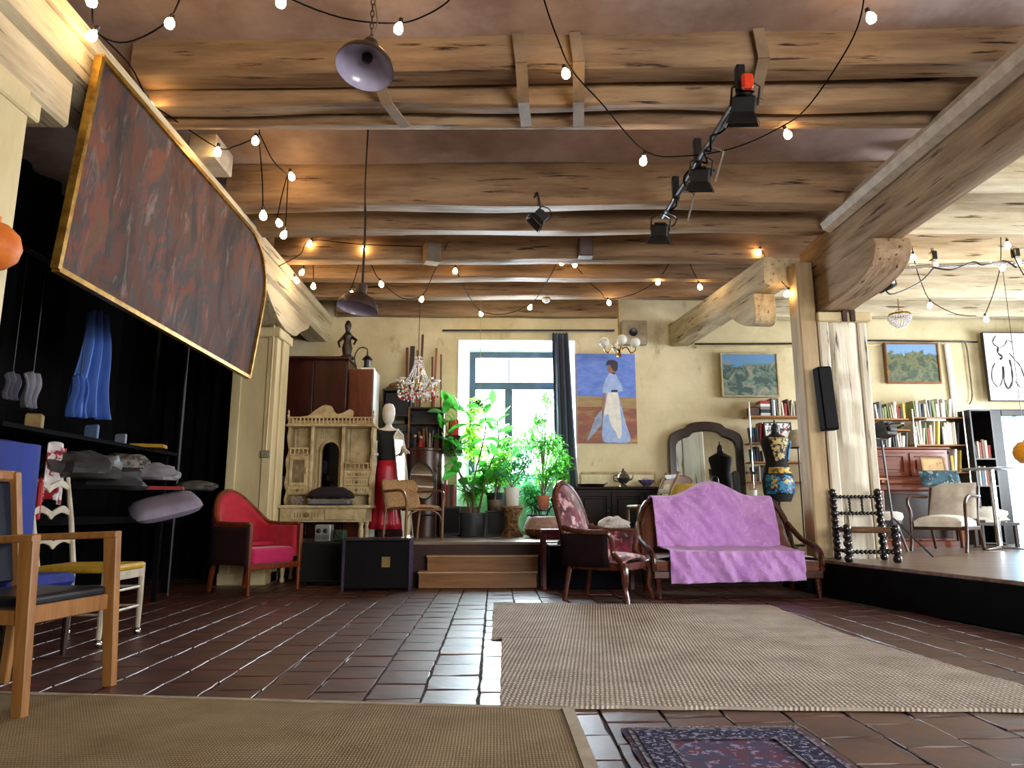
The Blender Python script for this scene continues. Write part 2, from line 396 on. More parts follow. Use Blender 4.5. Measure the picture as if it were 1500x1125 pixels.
tb = bpy.data.objects['tie_beam']; tag(tb, 'slanting whitewashed beam from clustered post to the window wall', 'beam', 'ceiling timbers')
g = G(); g.prism(sp2([(0, 0), (0, -.34), (.2, -.36), (.55, -.2), (.75, 0)], 5), -.14, .14, 'x'); o = g.build('beam_bracket', girdM, None, bevel=.015); o.location = (3.2, 8.06, 3.41); o.rotation_euler = (0, 0, R(6))
tag(o, 'curved bracket under the slanting whitewashed beam', 'bracket')
t = thing('clustered_post', 'weathered white timber post with iron clamp beside the platform', 'post', (3.74, 7.75, .36))
g = G(); g.box(-.36, -.17, -.2, .06, 0, 3.26); g.build('side_timber', mat('bare_timber', 'b8a27c', '937b58', rough=.7, scale=3, stretch=(3, 3, .4), bump=.2), t, bevel=.015)
log('shaft', (.14, -.18, 0), (.14, -.18, 2.68), .32, .36, postM, None, t, 30, .012, 9)
g = G(); g.box(-.155, -.04, -.2, .18, 0, 2.68); g.build('inner_timber', postM, t, bevel=.015)
g = G(); g.box(.305, .4, -.17, .15, 0, 2.68); g.build('inner_timber', postM, t, bevel=.015)
g = G(); g.box(-.18, .42, -.26, .22, 2.56, 2.66); g.build('collar', creamM, t, bevel=.01)
for x in (.08, .17):
    g = G(); g.box(x, x + .055, -.29, -.262, 2.545, 2.675); g.build('iron_clamp', mat('rusty_iron', '2c1d15', '4a3020', rough=.7, scale=20), t, bevel=.005)

# iron straps on the triple timber
strapM = mat('strap_board', '8f7860', '6f5a45', rough=.6, scale=4)
for k, (px, lab) in enumerate(((535, 'slanting strap board under the joist beside the pendant lamp'), (757, 'strap board on the joist, closer to the pendant lamp'), (838, 'strap board on the joist beside the string light bulb'), (1101, 'brown strap board above the orange clamp'))):
    a = at(px, 74, 4.80); x = a.x; dx = .25 if k == 0 else .09
    if k == 3: x = at(1101, 50, 4.68).x; 
    yo = -.34 * (x + 2.6) / 6.2
    t = G(); pts = [(x, 4.80 + yo + .0, 4.285), (x + dx * .3, 4.80 + yo, 4.05), (x + dx * .6, 5.03 + yo * .8, 3.9), (x + dx, 5.31 + yo * .6, 3.885)]
    if k == 3: pts = pts[:3]
    for i in range(len(pts) - 1): t.bar(pts[i], pts[i + 1], .014, .085, (1, 0, 0))
    o = t.build('strap_board', strapM); tag(o, lab, 'strap')

# window
t = kind(thing('window_1', 'tall blue grey casement window', 'window', (0, 0, 0)))
for k in ('label', 'category'): del t[k]
revM = mat('white_reveal', 'eef2ee', 'dfe6e2', rough=.6)
g = G()
yr0, yr1 = YB - .012, YB + .33
i0, i1, j0, j1 = WX0 + .17, WX1 - .10, 1.32, WZ1 - .12
for (a, b, c, d) in (((WX0, WZ0), (i0, WZ0), (i0, j1), (WX0, WZ1)), ((WX0, WZ1), (i0, j1), (i1, j1), (WX1, WZ1)), ((WX1, WZ1), (i1, j1), (i1, WZ0), (WX1, WZ0))):
    P = [(a[0], yr0, a[1]), (b[0], yr1, b[1]), (c[0], yr1, c[1]), (d[0], yr0, d[1])]
    g.add(P, [(0, 1, 2, 3)])
g.build('reveal', revM, t, solid=.012)
frM = mat('blue_grey_frame', '4a6480', '3c5269', rough=.4, scale=4)
def bars(nm, L, y0, y1):
    for (x0, x1, z0, z1) in L:
        g = G(); g.box(x0, x1, y0, y1, z0, z1); g.build(nm, frM, t, bevel=.006)
zt = at(745, 566, 11.35).z; xm = at(745, 566, 11.35).x
bars('window_frame', ((i0, i0 + .1, j0, j1), (i1 - .1, i1, j0, j1), (i0 + .1, i1 - .1, j1 - .1, j1), (i0 + .1, i1 - .1, j0, j0 + .12)), yr1 - .01, yr1 + .07)
bars('transom', ((i0 + .1, i1 - .1, zt - .06, zt + .06),), yr1 - .02, yr1 + .06)
bars('mullion', ((xm - .06, xm + .06, j0 + .12, zt - .06), (xm - .012, xm + .012, zt + .06, j1 - .1)), yr1 - .01, yr1 + .05)
zb = at(745, 655, 11.35).z
bars('glazing_bar', ((i0 + .1, xm - .06, zb - .012, zb + .012), (xm + .06, i1 - .1, zb - .012, zb + .012)), yr1, yr1 + .04)
for (x0, x1, z0, z1) in ((i0 + .1, xm - .012, zt + .06, j1 - .1), (xm + .012, i1 - .1, zt + .06, j1 - .1), (i0 + .1, xm - .06, zb, zt - .06), (xm + .06, i1 - .1, zb, zt - .06), (i0 + .1, xm - .06, j0 + .12, zb), (xm + .06, i1 - .1, j0 + .12, zb)):
    g = G(); g.box(x0, x1, yr1 + .02, yr1 + .026, z0, z1); g.build('pane', paneM, t)
g = G(); g.box(i0, i1, yr1 - .03, yr1 + .08, WZ0, j0 - .03); g.build('niche_panel', mat('pale_green_plaster', 'b4cfc6', '9dbab0', rough=.7), t)
g = G(); g.box(i0, i1, yr1 - .14, yr1 + .08, j0 - .03, j0); g.build('window_sill', revM, t, bevel=.008)

# bare tree outside
random.seed(21)
t = thing('bare_tree', 'bare branched tree outside the blue grey window', 'tree', (1.3, 14.6, -1))
barkM = mat('pale_bark', '8d8a8c', '6f6a68', rough=.8, scale=8)
g = G(); g.tube([(0, 0, 0), (.05, 0, 2), (-.1, 0, 3.6), (-.2, 0, 5.2)], [.13, .1, .06, .02], 8); g.build('trunk', barkM, t, smooth=True)
g = G()
for k in range(26):
    z = random.uniform(2.2, 5); a = random.uniform(0, 6.28); L = random.uniform(.8, 2.2); d = Vector((math.cos(a), math.sin(a) * .4, random.uniform(-.1, .6)))
    p = Vector((0, 0, z)); pts = [p]
    for i in range(5): d += Vector((random.uniform(-.3, .3), random.uniform(-.2, .2), random.uniform(-.25, .2))); d.normalize(); p = p + d * L / 5; pts.append(p.copy())
    g.tube(pts, [.022, .018, .014, .01, .008, .005], 5)
g.build('branches', barkM, t, smooth=True)

# door with pale blue glazing
t = kind(thing('door_1', 'x', 'door', (DX0, YB, .36))); del t['label']; del t['category']
dfM = mat('dark_door_frame', '141416', '1e1d1f', rough=.4); w_ = DX1 - DX0; h_ = DZ1 - .36
for nm, b in (('door_frame', (-.09, .07, h_)), ('door_frame', (w_ - .07, w_ + .09, h_))):
    g = G(); g.box(b[0], b[1], -.04, .2, 0, h_); g.build(nm, dfM, t, bevel=.008)
g = G(); g.box(.07, w_ - .07, -.04, .2, h_ - .1, h_); g.build('door_head', dfM, t, bevel=.008)
g = G(); g.box(.07, w_ - .07, .10, .115, .02, h_ - .1); g.build('pane', mat('frosted_blue_glass', 'd5ecf5', 'c3e2f2', rough=.4, transl=.85, scale=2), t)
g = G(); g.box(.34, .4, .06, .1, .02, h_ - .1); g.build('glazing_bar', whiteM, t, bevel=.005)

# curtain, rod
ropz = at(700, 485, 10.9).z
g = G(); g.tube([at(648, 484, 10.9), at(900, 484, 10.9)], .016, 8); o = g.build('curtain_rod', mat('iron_rod', '2c2520', '3c332c', rough=.5), smooth=True); tag(o, 'thin dark curtain rod on the wall above the window', 'rod')
t = thing('curtain', 'long navy blue curtain drawn beside the window', 'curtain', (0, 0, 0))
cuM = mat('navy_cloth', '1d2e52', '16233f', rough=.85, scale=20, sheen=.3)
a0, a1 = at(809, 488, 10.85), at(832, 488, 10.85); b0, b1 = at(816, 720, 10.85), at(850, 720, 10.85)
def cf(u, v):
    x = lerp(lerp(a0.x, a1.x, u), lerp(b0.x, b1.x, u), v); z = lerp(a0.z, .62, v)
    return (x, 10.85 + .05 * math.sin(u * 19 + v * 1.5) + .01 * math.sin(v * 9 + u * 4), z + .012 * math.sin(u * 19) * (1 - v))
g = G(); g.grid(cf, 40, 24); g.build('cloth', cuM, t, smooth=True, solid=.008, recalc=False)
g = G()
for i in range(5): g.lathe([(.018, -.005), (.024, -.005), (.024, .005), (.018, .005), (.018, -.005)], 10, (lerp(a0.x, a1.x, (i + .5) / 5), 10.9, a0.z + .01), Matrix.Rotation(R(90), 3, 'Y'))
kind(g.build('rings', blkmetM, t), 'stuff')
# ================================================================= left side
# big painting hung from the girder
t = thing('large_painting', 'huge dark painting with rounded corner in thin gilt frame', 'painting', (-2.53, 4.16, 3.71))
TY = 3.5
out = [(0, 0), (0, -1.42), (3.42, -1.44)] + [(3.5, -.62)] + [(a, b) for a, b in sp2([(3.5, -.5), (3.42, -.3), (3.2, -.1), (2.9, .0)], 4)]
def tilt(y, z, d): return (d + .085 * z, y, z)
def pan(poly, d0, d1):
    g = G(); n = len(poly); vs = [tilt(a, b, d0) for a, b in poly] + [tilt(a, b, d1) for a, b in poly]
    g.add(vs, [tuple(range(n)), tuple(range(2 * n - 1, n - 1, -1))] + [(i, i + n, (i + 1) % n + n, (i + 1) % n) for i in range(n)]); return g
artM = bpy.data.materials.new('dark_painting'); artM.use_nodes = True
nt = artM.node_tree; N = nt.nodes; L = nt.links; tc = N.new('ShaderNodeTexCoord')
def anoise(st, sc, det=6, w=0):
    mp = N.new('ShaderNodeMapping'); mp.inputs['Scale'].default_value = st; mp.inputs['Location'].default_value = (w, w, w); L.new(tc.outputs['Object'], mp.inputs[0])
    n = N.new('ShaderNodeTexNoise'); n.inputs['Scale'].default_value = sc; n.inputs['Detail'].default_value = det; n.inputs['Roughness'].default_value = .65; n.inputs['Distortion'].default_value = .6; L.new(mp.outputs[0], n.inputs[0]); return n
n1 = anoise((1, 1.5, .8), 1.5); r1 = N.new('ShaderNodeValToRGB'); e = r1.color_ramp.elements
e[0].position = .30; e[0].color = lin('2c1b10'); e[1].position = .72; e[1].color = lin('5c3a22')
for p, c in ((.40, '3a302a'), (.47, '553224'), (.54, '423c3a'), (.60, '6a3a2a'), (.66, '58422e')): x = e.new(p); x.color = lin(c)
L.new(n1.outputs[0], r1.inputs[0])
n2 = anoise((1, 3.0, .9), 2.4, 9, 3); r2 = N.new('ShaderNodeMapRange'); r2.inputs[1].default_value = .58; r2.inputs[2].default_value = .74; L.new(n2.outputs[0], r2.inputs[0])
mx = N.new('ShaderNodeMix'); mx.data_type = 'RGBA'; mx.inputs[7].default_value = lin('7a6a62'); L.new(r1.outputs[0], mx.inputs[6]); L.new(r2.outputs[0], mx.inputs[0])
n3 = anoise((1, 2.4, .8), 1.6, 7, 9); r3 = N.new('ShaderNodeMapRange'); r3.inputs[1].default_value = .52; r3.inputs[2].default_value = .70; L.new(n3.outputs[0], r3.inputs[0])
mx2 = N.new('ShaderNodeMix'); mx2.data_type = 'RGBA'; mx2.inputs[7].default_value = lin('26242a'); L.new(mx.outputs[2], mx2.inputs[6]); L.new(r3.outputs[0], mx2.inputs[0])
L.new(mx2.outputs[2], N['Principled BSDF'].inputs['Base Color']); N['Principled BSDF'].inputs['Roughness'].default_value = .75; N['Principled BSDF'].inputs['Specular IOR Level'].default_value = .15
bp = N.new('ShaderNodeBump'); bp.inputs['Strength'].default_value = .3; bp.inputs['Distance'].default_value = .02; L.new(n2.outputs[0], bp.inputs['Height']); L.new(bp.outputs[0], N['Principled BSDF'].inputs['Normal'])
pan(out, -.02, 0).build('canvas', artM, t)
g = G(); n = len(out)
for i in range(n):
    a, b = out[i], out[(i + 1) % n]; g.bar(tilt(*a, 0), tilt(*b, 0), .035, .05, (1, 0, 0))
g.build('gilt_frame', goldM, t)

# dark storage bay behind the painting
t = thing('shade_backdrop', 'added black sheet standing in for shade behind the stored costumes', 'curtain', (-4.6, 0, 0))  # added black sheet, keeps the bay dark where there is only shade
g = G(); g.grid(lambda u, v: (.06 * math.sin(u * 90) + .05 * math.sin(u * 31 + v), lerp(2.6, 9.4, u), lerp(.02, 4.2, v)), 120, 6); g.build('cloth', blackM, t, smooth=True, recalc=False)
t = thing('shade_backdrop', 'added black sheet standing in for shade beside the cream post', 'curtain', (0, 9.3, 0))  # added black sheet, hides the lit back wall so the bay stays dark
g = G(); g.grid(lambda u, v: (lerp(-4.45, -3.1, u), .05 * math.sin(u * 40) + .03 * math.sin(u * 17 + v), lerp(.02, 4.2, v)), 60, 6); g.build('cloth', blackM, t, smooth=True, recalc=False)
t = thing('storage_shelf', 'black shelf rack in the storage bay below the costumes', 'shelf', (-3.75, 5.85, 0))
g = G(); g.box(-.55, .6, -1.25, 1.3, 1.39, 1.42); g.build('shelf_board', blackM, t)
for x in (-.5, .5):
    for y in (-1.22, 1.27): g = G(); g.box(x - .02, x + .02, y - .02, y + .02, 0, 1.39); g.build('upright', blackM, t)
t = thing('storage_table', 'long dark table heaped with folded textiles', 'table', (-3.95, 6.3, 0))
g = G(); g.box(-.5, .5, -1.7, 1.7, .74, .80); g.build('tabletop', blackM, t)
for x in (-.45, .45):
    for y in (-1.6, 1.6): g = G(); g.box(x - .03, x + .03, y - .03, y + .03, 0, .74); g.build('leg', blackM, t)
t = thing('costume_rail', 'dark rail holding hanging costumes in storage bay', 'rail', (-3.0, 6.0, 0))
for y in (-1.7, 1.6): g = G(); g.tube([(-.33, y, 0), (-.33, y, 2.7)], .015); g.build('upright', blkmetM, t)
g = G(); g.tube([(-.33, -1.9, 2.68), (-.33, 1.8, 2.68)], .018); g.build('bar', blkmetM, t)
def crumple(name, label, cat, c, sx, sy, sz, m, seed, group=None):
    g = G(); nu, nv = 22, 12; vs = []
    for j in range(nv + 1):
        ph = math.pi * j / nv
        for i in range(nu):
            th = 2 * math.pi * i / nu; d = Vector((math.cos(th) * math.sin(ph), math.sin(th) * math.sin(ph), math.cos(ph)))
            k = 1 + .32 * noise.noise(d * 2.3 + Vector((seed * 3.1, seed, 0))) + .22 * abs(noise.noise(d * 5 + Vector((seed, 7, 0))))
            vs.append((d.x * sx * k, d.y * sy * k, max(0, d.z * k + .55) * sz * .65))
    fs = [(j * nu + i, j * nu + (i + 1) % nu, (j + 1) * nu + (i + 1) % nu, (j + 1) * nu + i) for j in range(nv) for i in range(nu)]
    g.add(vs, fs); o = g.build(name, m, None, smooth=True); o.location = c; return tag(o, label, cat, group)
satin = mat('grey_satin', '4a4746', '302e2e', rough=.45, scale=4); white_c = mat('white_cloth', '8f8c92', '6c6870', rough=.7, scale=5)
dk_c = mat('charcoal_cloth', '2a292c', '19181a', rough=.6, scale=5)
crumple('folded_textile', 'patterned grey cloth bundled on the storage table', 'cloth', at(181, 681, 6.3) - Vector((0, 0, .03)), .2, .16, .12, mat('patterned_grey', '77726a', '36332f', rough=.7, scale=22, lo=.45, hi=.55), 1)
crumple('folded_textile', 'shiny white crumpled cloth on the storage table', 'cloth', at(224, 697, 6.5) - Vector((0, 0, .04)), .22, .16, .14, white_c, 2)
crumple('folded_textile', 'dull silver cloth heap beside the floral fabric', 'cloth', at(118, 690, 5.6) - Vector((0, 0, .06)), .26, .3, .2, satin, 3)
crumple('folded_textile', 'charcoal cloth heap in the middle of the storage table', 'cloth', at(152, 700, 6.0) - Vector((0, 0, .10)), .3, .3, .2, dk_c, 4)
crumple('folded_textile', 'small grey bundle near the pillar end of storage table', 'cloth', at(286, 716, 7.6) - Vector((0, 0, .02)), .2, .14, .1, mat('olive_grey_cloth', '5d5a52', '3a3833', rough=.7, scale=9), 5)
# white pillow slumped
t = thing('pillow', 'pale lilac pillow slumped over the edge of storage', 'pillow', at(243, 742, 6.3), 35, rx=20, ry=-14)
def pil(u, v, s):
    x, y = u * 2 - 1, v * 2 - 1; e = (1 - x ** 4) * (1 - y ** 4); return (x * .28 * (1 - .08 * y * y), y * .2 * (1 - .08 * x * x), s * .075 * max(0, e) ** .5)
g = G(); g.grid(lambda u, v: pil(u, v, 1), 16, 12); g.grid(lambda u, v: pil(u, v, -1), 16, 12); g.build('cushion', mat('lilac_white', '857d90', '70687a', rough=.7, scale=4), t, smooth=True)
def slab(name, label, cat, c, sx, sy, sz, m, rz=0, rx=0, ry=0):
    g = G(); g.box(-sx / 2, sx / 2, -sy / 2, sy / 2, 0, sz); g.box(-sx * .46, sx * .46, -sy * .46, sy * .46, sz, sz * 1.08); o = g.build(name, m, None, bevel=min(.01, sz * .2)); o.location = c; o.rotation_euler = (R(rx), R(ry), R(rz)); return tag(o, label, cat)
slab('folder', 'flat red folder lying above the lilac pillow', 'folder', at(238, 718, 6.4), .34, .25, .03, mat('red_board', '8a1c1c', '701414'), 20)
slab('folder', 'yellow folder lying in the dark storage bay', 'folder', Vector((at(219, 643, 6.6).x, at(219, 643, 6.6).y, 1.422)), .28, .2, .03, mat('yellow_board', 'a77f1c', '8a6712'), 15)
slab('paper_sheet', 'blue grey card below the blue hanging garment', 'card', Vector((at(135, 626, 5.9).x, at(135, 626, 5.9).y, 1.422)), .02, .16, .12, mat('blue_card', '6f86a8', '5a7094'), 65)
slab('paper_sheet', 'pale grey card beside the blue hanging garment', 'card', Vector((at(179, 622, 6.2).x, at(179, 622, 6.2).y, 1.422)), .02, .13, .08, mat('grey_card', '8f95a3', '767b88'), 65)
slab('carton', 'small tan carton on the dark storage shelf', 'box', Vector((at(49, 630, 5.0).x, at(49, 630, 5.0).y, 1.422)), .1, .08, .09, mat('tan_card', '8a7244', '6f5a34'), 20)
# hanging garments
def garment(label, px, p0, p1, Yv, wtop, wbot, m, seed, grp='costumes on the rail'):
    a, b = at(px, p0, Yv), at(px, p1, Yv); t = thing('hanging_garment', label, 'garment', (a.x, a.y, b.z), 62, grp); h = a.z - b.z
    def f(u, v): 
        wd = lerp(wbot, wtop, v ** .8); x = (u - .5) * wd
        return (x, .05 * math.sin(u * 17 + seed) * (1 - v * .5) + .02 * math.sin(v * 7), v * h - .03 * (abs(u - .5) * 2) ** 2 * v)
    g = G(); g.grid(f, 24, 14); g.build('cloth', m, t, smooth=True, solid=.012, recalc=False)
    g = G(); g.tube([(0, 0, h - .01), (0, 0, 2.68 - b.z), (.02, 0, 2.70 - b.z)], .004, 6); g.build('hanger', blkmetM, t)
blueM = mat('pale_blue_cloth', '4a6db8', '35539a', rough=.6, scale=3, stretch=(3, 3, .4))
garment('long pale blue garment hanging in the storage bay', 146, 455, 612, 5.9, .16, .34, blueM, 1)
garment('short blue garment beside the long blue one', 119, 548, 612, 5.8, .1, .14, blueM, 2)
garment('narrow grey trouser leg hanging, dull lilac', 19, 545, 586, 5.0, .1, .09, mat('lilac_grey', '6a6878', '545263'), 3)
garment('narrow pale grey trouser leg, lighter of the pair', 49, 545, 598, 5.0, .13, .08, mat('pale_grey_cloth', '8b8a95', '73727e'), 4)
g = G()
flM = mat('floral_cloth', 'd9cfcf', 'c9bfc0', rough=.7, scale=4, c3='8e1420', scale3=9, lo3=.52, hi3=.56)
t = thing('floral_fabric', 'white fabric strip with red flowers hanging beside ladder chair', 'cloth', at(79, 715, 5.35) - Vector((0, 0, .0)), 70)
g = G(); g.grid(lambda u, v: ((u - .5) * .16, .03 * math.sin(u * 9), v * .42 - .1 + .02 * math.sin(u * 5)), 10, 12); g.build('cloth', flM, t, smooth=True, solid=.01, recalc=False)
# blue covered chair behind the wooden armchair
t = thing('covered_chair', 'high chair under a royal blue dust cover', 'chair', (-2.86, 4.4, 0), 80)
bcM = mat('royal_blue_cloth', '122880', '0c1e64', rough=.75, scale=4, stretch=(2, 2, .5))
def cov(u, v):
    a = u * 2 * math.pi; x = .26 * (1.0 + .1 * (1 - v)) * max(-1, min(1, 1.25 * math.cos(a))); y = .10 * max(-1, min(1, 1.25 * math.sin(a))) + .2
    return (x + .012 * math.sin(u * 40) * (1 - v), y + .012 * math.cos(u * 37) * (1 - v), lerp(.45, 1.27, v))
g = G(); g.grid(cov, 48, 8); g.grid(lambda u, v: (lerp(-.25, .25, u), lerp(.11, .29, v), 1.27 + .02 * math.sin(u * 3.1) * math.sin(v * 3.1)), 8, 3); g.build('back_cover', bcM, t, smooth=True)
g = G(); g.box(-.25, .25, -.25, .24, .4, .48); g.build('seat', bcM, t, bevel=.03)
for x in (-.22, .22):
    for y in (-.22, .22): g = G(); g.tube([(x, y, 0), (x, y, .4)], [.016, .022], 8); g.build('leg', darkwM, t)
slab('red_board', 'narrow red board standing beside the blue covered chair', 'board', at(47, 762, 4.9) , .03, .12, .26, mat('red_paint', 'a01818', '851111'), 70)

# foreground light-wood armchair
oakM = mat('light_oak', '9a6a38', '7d5126', rough=.38, scale=5, stretch=(5, 5, .5), bump=.05)
leathM = mat('black_leather', '0c0c12', '16161e', rough=.32, scale=30, bump=.08, spec=.5)
t = thing('wooden_armchair', 'light oak armchair with black leather seat and square arms', 'chair', (-2.22, 3.52, 0), 82)
for x in (-.28, .28):
    g = G(); g.bar((x * 1.0, -.29, 0), (x * .97, -.235, .735), .04, .055, (0, 1, 0), .042, .075); g.build('leg', oakM, t, bevel=.005)
    g = G(); g.bar((x * .95, .27, 0), (x * .9, .24, .45), .035, .045, (0, 1, 0)); g.bar((x * .9, .24, .45), (x * .88, .33, 1.05), .035, .05, (0, 1, 0)); g.build('leg', oakM, t, bevel=.005)
    g = G(); g.bar((x * .97, -.272, .735), (x * .9, .27, .715), .05, .035); g.build('armrest', oakM, t, bevel=.006)
    g = G(); g.box(x * .96 - .014, x * .96 + .014, -.23, .23, .37, .43); g.build('side_rail', oakM, t, bevel=.004)
g = G(); g.box(-.25, .25, -.262, -.235, .37, .445); g.build('apron', oakM, t, bevel=.004)
g = G(); g.box(-.25, .25, .2, .23, .37, .43); g.build('back_rail', oakM, t, bevel=.004)
g = G(); g.box(-.25, .25, -.25, .22, .432, .485); g.build('seat', leathM, t, bevel=.02, seg=3)
g = G(); g.bar((-.265, .34, 1.03), (.265, .34, 1.03), .04, .055); g.build('top_rail', oakM, t, bevel=.012)
g = G(); g.hexa([(-.22, .235, .5), (.22, .235, .5), (.22, .26, .5), (-.22, .26, .5), (-.22, .32, 1.0), (.22, .32, 1.0), (.22, .345, 1.0), (-.22, .345, 1.0)]); g.build('backrest', mat('navy_leather', '080a18', '0c1020', spec=.15, rough=.6, scale=20), t, bevel=.01)

# white ladder-back chair
lwM = mat('cream_chair_paint', 'b5a894', '8f8270', rough=.4, scale=8)
t = thing('ladderback_chair', 'white ladder back chair with yellow rush seat', 'chair', (-2.72, 5.02, 0), 90)
for x in (-.25, .25):
    g = G(); g.tube([(x, -.22, .05), (x * .99, -.22, .25), (x * .97, -.22, .49)], [.016, .02, .02], 8); l = g.build('leg', lwM, t, smooth=True)
    g = G(); g.ball((x, -.22, .025), .025, 8, 6); g.build('castor', chromeM, l, smooth=True)
    g = G(); g.tube([(x * .8, .24, .05), (x * .8, .24, .46), (x * .86, .3, .8), (x * .9, .36, 1.09)], [.016, .02, .018, .014], 8); l = g.build('leg', lwM, t, smooth=True)
    g = G(); g.ball((x * .8, .24, .025), .025, 8, 6); g.build('castor', chromeM, l, smooth=True)
    for z in (.2, .33): g = G(); g.tube([(x, -.22, z), (x * .8, .24, z)], .009, 6); g.build('stretcher', lwM, t, smooth=True)
for z in (.2, .33): g = G(); g.tube([(-.25, -.22, z), (.25, -.22, z)], .009, 6); g.build('stretcher', lwM, t, smooth=True)
for i, z in enumerate((.62, .82, 1.0)):
    y = lerp(.27, .34, (z - .6) / .42)
    top = sp2([(-.215, .03), (-.13, .07), (-.04, .045), (0, .03), (.04, .045), (.13, .07), (.215, .03)], 4); bot = sp2([(.215, -.005), (.12, .02), (.04, .0), (0, -.025), (-.04, .0), (-.12, .02), (-.215, -.005)], 4)
    g = G(); g.prism([(a, b + z) for a, b in top + bot], y, y + .014); g.build('slat', lwM, t, bevel=.003)
g = G(); g.prism([(-.26, -.24), (.26, -.24), (.21, .26), (-.21, .26)], .455, .5, 'z'); g.build('seat', mat('yellow_rush', 'c09a18', '94720c', rough=.5, scale=30, stretch=(1, 8, 1), bump=.4), t, bevel=.02, seg=3)
g = G(); g.box(-.24, .24, -.235, -.215, .40, .455); g.build('apron', lwM, t)

# red armchair
redM = mat('crimson_cloth', 'b8102e', '9c0c26', rough=.75, scale=14, sheen=.25); pinkM = mat('magenta_seat_cloth', 'c4125e', 'ae0e50', rough=.75, scale=14, sheen=.25)
brwM = mat('red_brown_wood', '7d3a1c', '57230f', rough=.35, scale=5, stretch=(4, 4, .6))
t = thing('tub_armchair', 'crimson tub armchair with magenta seat and wooden trim', 'chair', (-2.66, 8.02, 0), 62)
def tubrail(u):   # u 0..1 from left arm front round the back to right arm front
    a = lerp(-90, 270, 0) ; ang = lerp(200, -20, u); k = abs(u - .5) * 2
    s = max(0, (k - .62) / .38)
    x = .36 * math.cos(R(ang)); y = .02 + .36 * math.sin(R(ang))
    if u < .14: x = -.345; y = lerp(-.34, -.04, u / .14)
    if u > .86: x = .345; y = lerp(-.04, -.34, (u - .86) / .14)
    h = .70 + .36 * (0.5 + .5 * math.cos(math.pi * min(1, k / .74))) ** .75
    return Vector((x, y, h))
n = 40; rail = [tubrail(i / n) for i in range(n + 1)]
g = G()
def tubwall(u, v):
    p = tubrail(u); return (p.x * .985, p.y * .985, lerp(.36, p.z, v))
g.grid(tubwall, n, 8); g.build('backrest', redM, t, smooth=True, solid=.07, recalc=False)
def outwall(u, v):
    p = tubrail(u); return (p.x * 1.115, p.y * 1.115 + .0, lerp(.3, p.z - .01, v))
g = G(); g.grid(outwall, n, 6); g.build('outer_shell', mat('dark_maroon_cloth', '2a060a', '1c0406', rough=.8), t, smooth=True, solid=.01, recalc=False)
g = G(); g.tube([(p.x * 1.03, p.y * 1.03, p.z + .012) for p in rail], .028, 8); g.build('top_trim', brwM, t, smooth=True)
g = G(); g.box(-.3, .3, -.36, .28, .30, .47); g.build('seat_cushion', pinkM, t, bevel=.04, seg=4)
g = G(); g.box(-.26, .26, -.1, .2, .47, .53); g.build('loose_cushion', mat('crimson_pad', 'a80e38', '980c30', rough=.8), t, bevel=.03, seg=3)
g = G(); g.box(-.36, .36, -.385, -.35, .25, .31); g.build('seat_rail', brwM, t, bevel=.006)
for x in (-.365, .365):
    g = G(); g.bar((x * .97, -.37, 0), (x, -.36, .72), .03, .035, (0, 1, 0), .045, .05); g.build('front_leg', brwM, t, bevel=.006)
for x in (-.24, .24): g = G(); g.bar((x, .33, 0), (x, .27, .32), .03, .03, (0, 1, 0), .045, .045); g.build('leg', brwM, t)

# lantern sphere at the edge
g = G(); g.lathe([(.004, -.12), (.06, -.105), (.105, -.06), (.12, 0), (.105, .06), (.06, .105), (.02, .118), (.02, .15), (.004, .15)], 20); o = g.build('paper_lantern', mat('orange_paper', 'd9782c', 'c4621c', rough=.6, scale=12), None, smooth=True); o.location = onx(-10, 360, -2.42)
tag(o, 'orange paper ball hanging beside the near cream post', 'lantern')
# ================================================================= vanity corner and window platform
PZ = .5
vanM = mat('cream_furniture', 'c9b78e', 'a08b62', rough=.45, scale=7, bump=.08, c3='6f5a3a', scale3=14, lo3=.66, hi3=.8)
vanD = mat('cream_carving', '8d7850', '5f4c2e', rough=.5, scale=12)
t = thing('vanity_hutch', 'cream carved vanity hutch with arched mirror and scroll crest', 'vanity', (-2.12, 9.22, 0)); t.scale = (.94, 1, 1)
W = .56
g = G(); g.box(-W - .03, W + .05, -.28, .24, .885, .925); g.build('tabletop', vanM, t, bevel=.012, seg=2)
g = G(); g.box(-W, W, -.24, .22, .72, .885); ap = g.build('apron', vanM, t)
for x0, x1 in ((-.42, .0), (.03, .44)):
    g = G(); g.box(x0, x1, -.262, -.24, .745, .865); d = g.build('drawer', vanM, t, bevel=.005)
    if x0 < 0:
        g = G()
        for k in range(9):
            if k != 4: x = lerp(x0 + .06, x1 - .06, k / 8); g.box(x - .005, x + .005, -.268, -.262, .775, .835)
        xm_ = (x0 + x1) / 2; g.lathe([(.001, 0), (.032, 0), (.02, .01), (.001, .012)], 10, (xm_, -.262, .805), Matrix.Rotation(R(90), 3, 'X')); kind(g.build('carving', vanD, d), 'stuff')
turn = [(.03, 0), (.034, .03), (.022, .06), (.03, .12), (.038, .2), (.022, .28), (.03, .3), (.024, .34), (.032, .5), (.036, .62), (.024, .66), (.036, .7), (.036, .72)]
for x in (-.5, .5):
    for y in (-.2, .18): g = G(); g.lathe(turn, 12, (x, y, 0)); g.build('leg', vanM, t, smooth=True)
side = sp2([(-.02, .925), (-.06, 1.0), (.0, 1.1), (-.08, 1.2), (-.02, 1.35), (-.08, 1.48), (.02, 1.62), (-.06, 1.78), (-.02, 1.92), (-.1, 2.04)], 4) + [(.22, 2.04), (.22, .925)]
for x in (-W, W + .015): g = G(); g.prism(side, x - .015, x + .015, 'x'); g.build('side_panel', vanM, t)
g = G(); g.box(-W, W, .2, .22, .925, 2.04); g.build('back_panel', vanM, t)
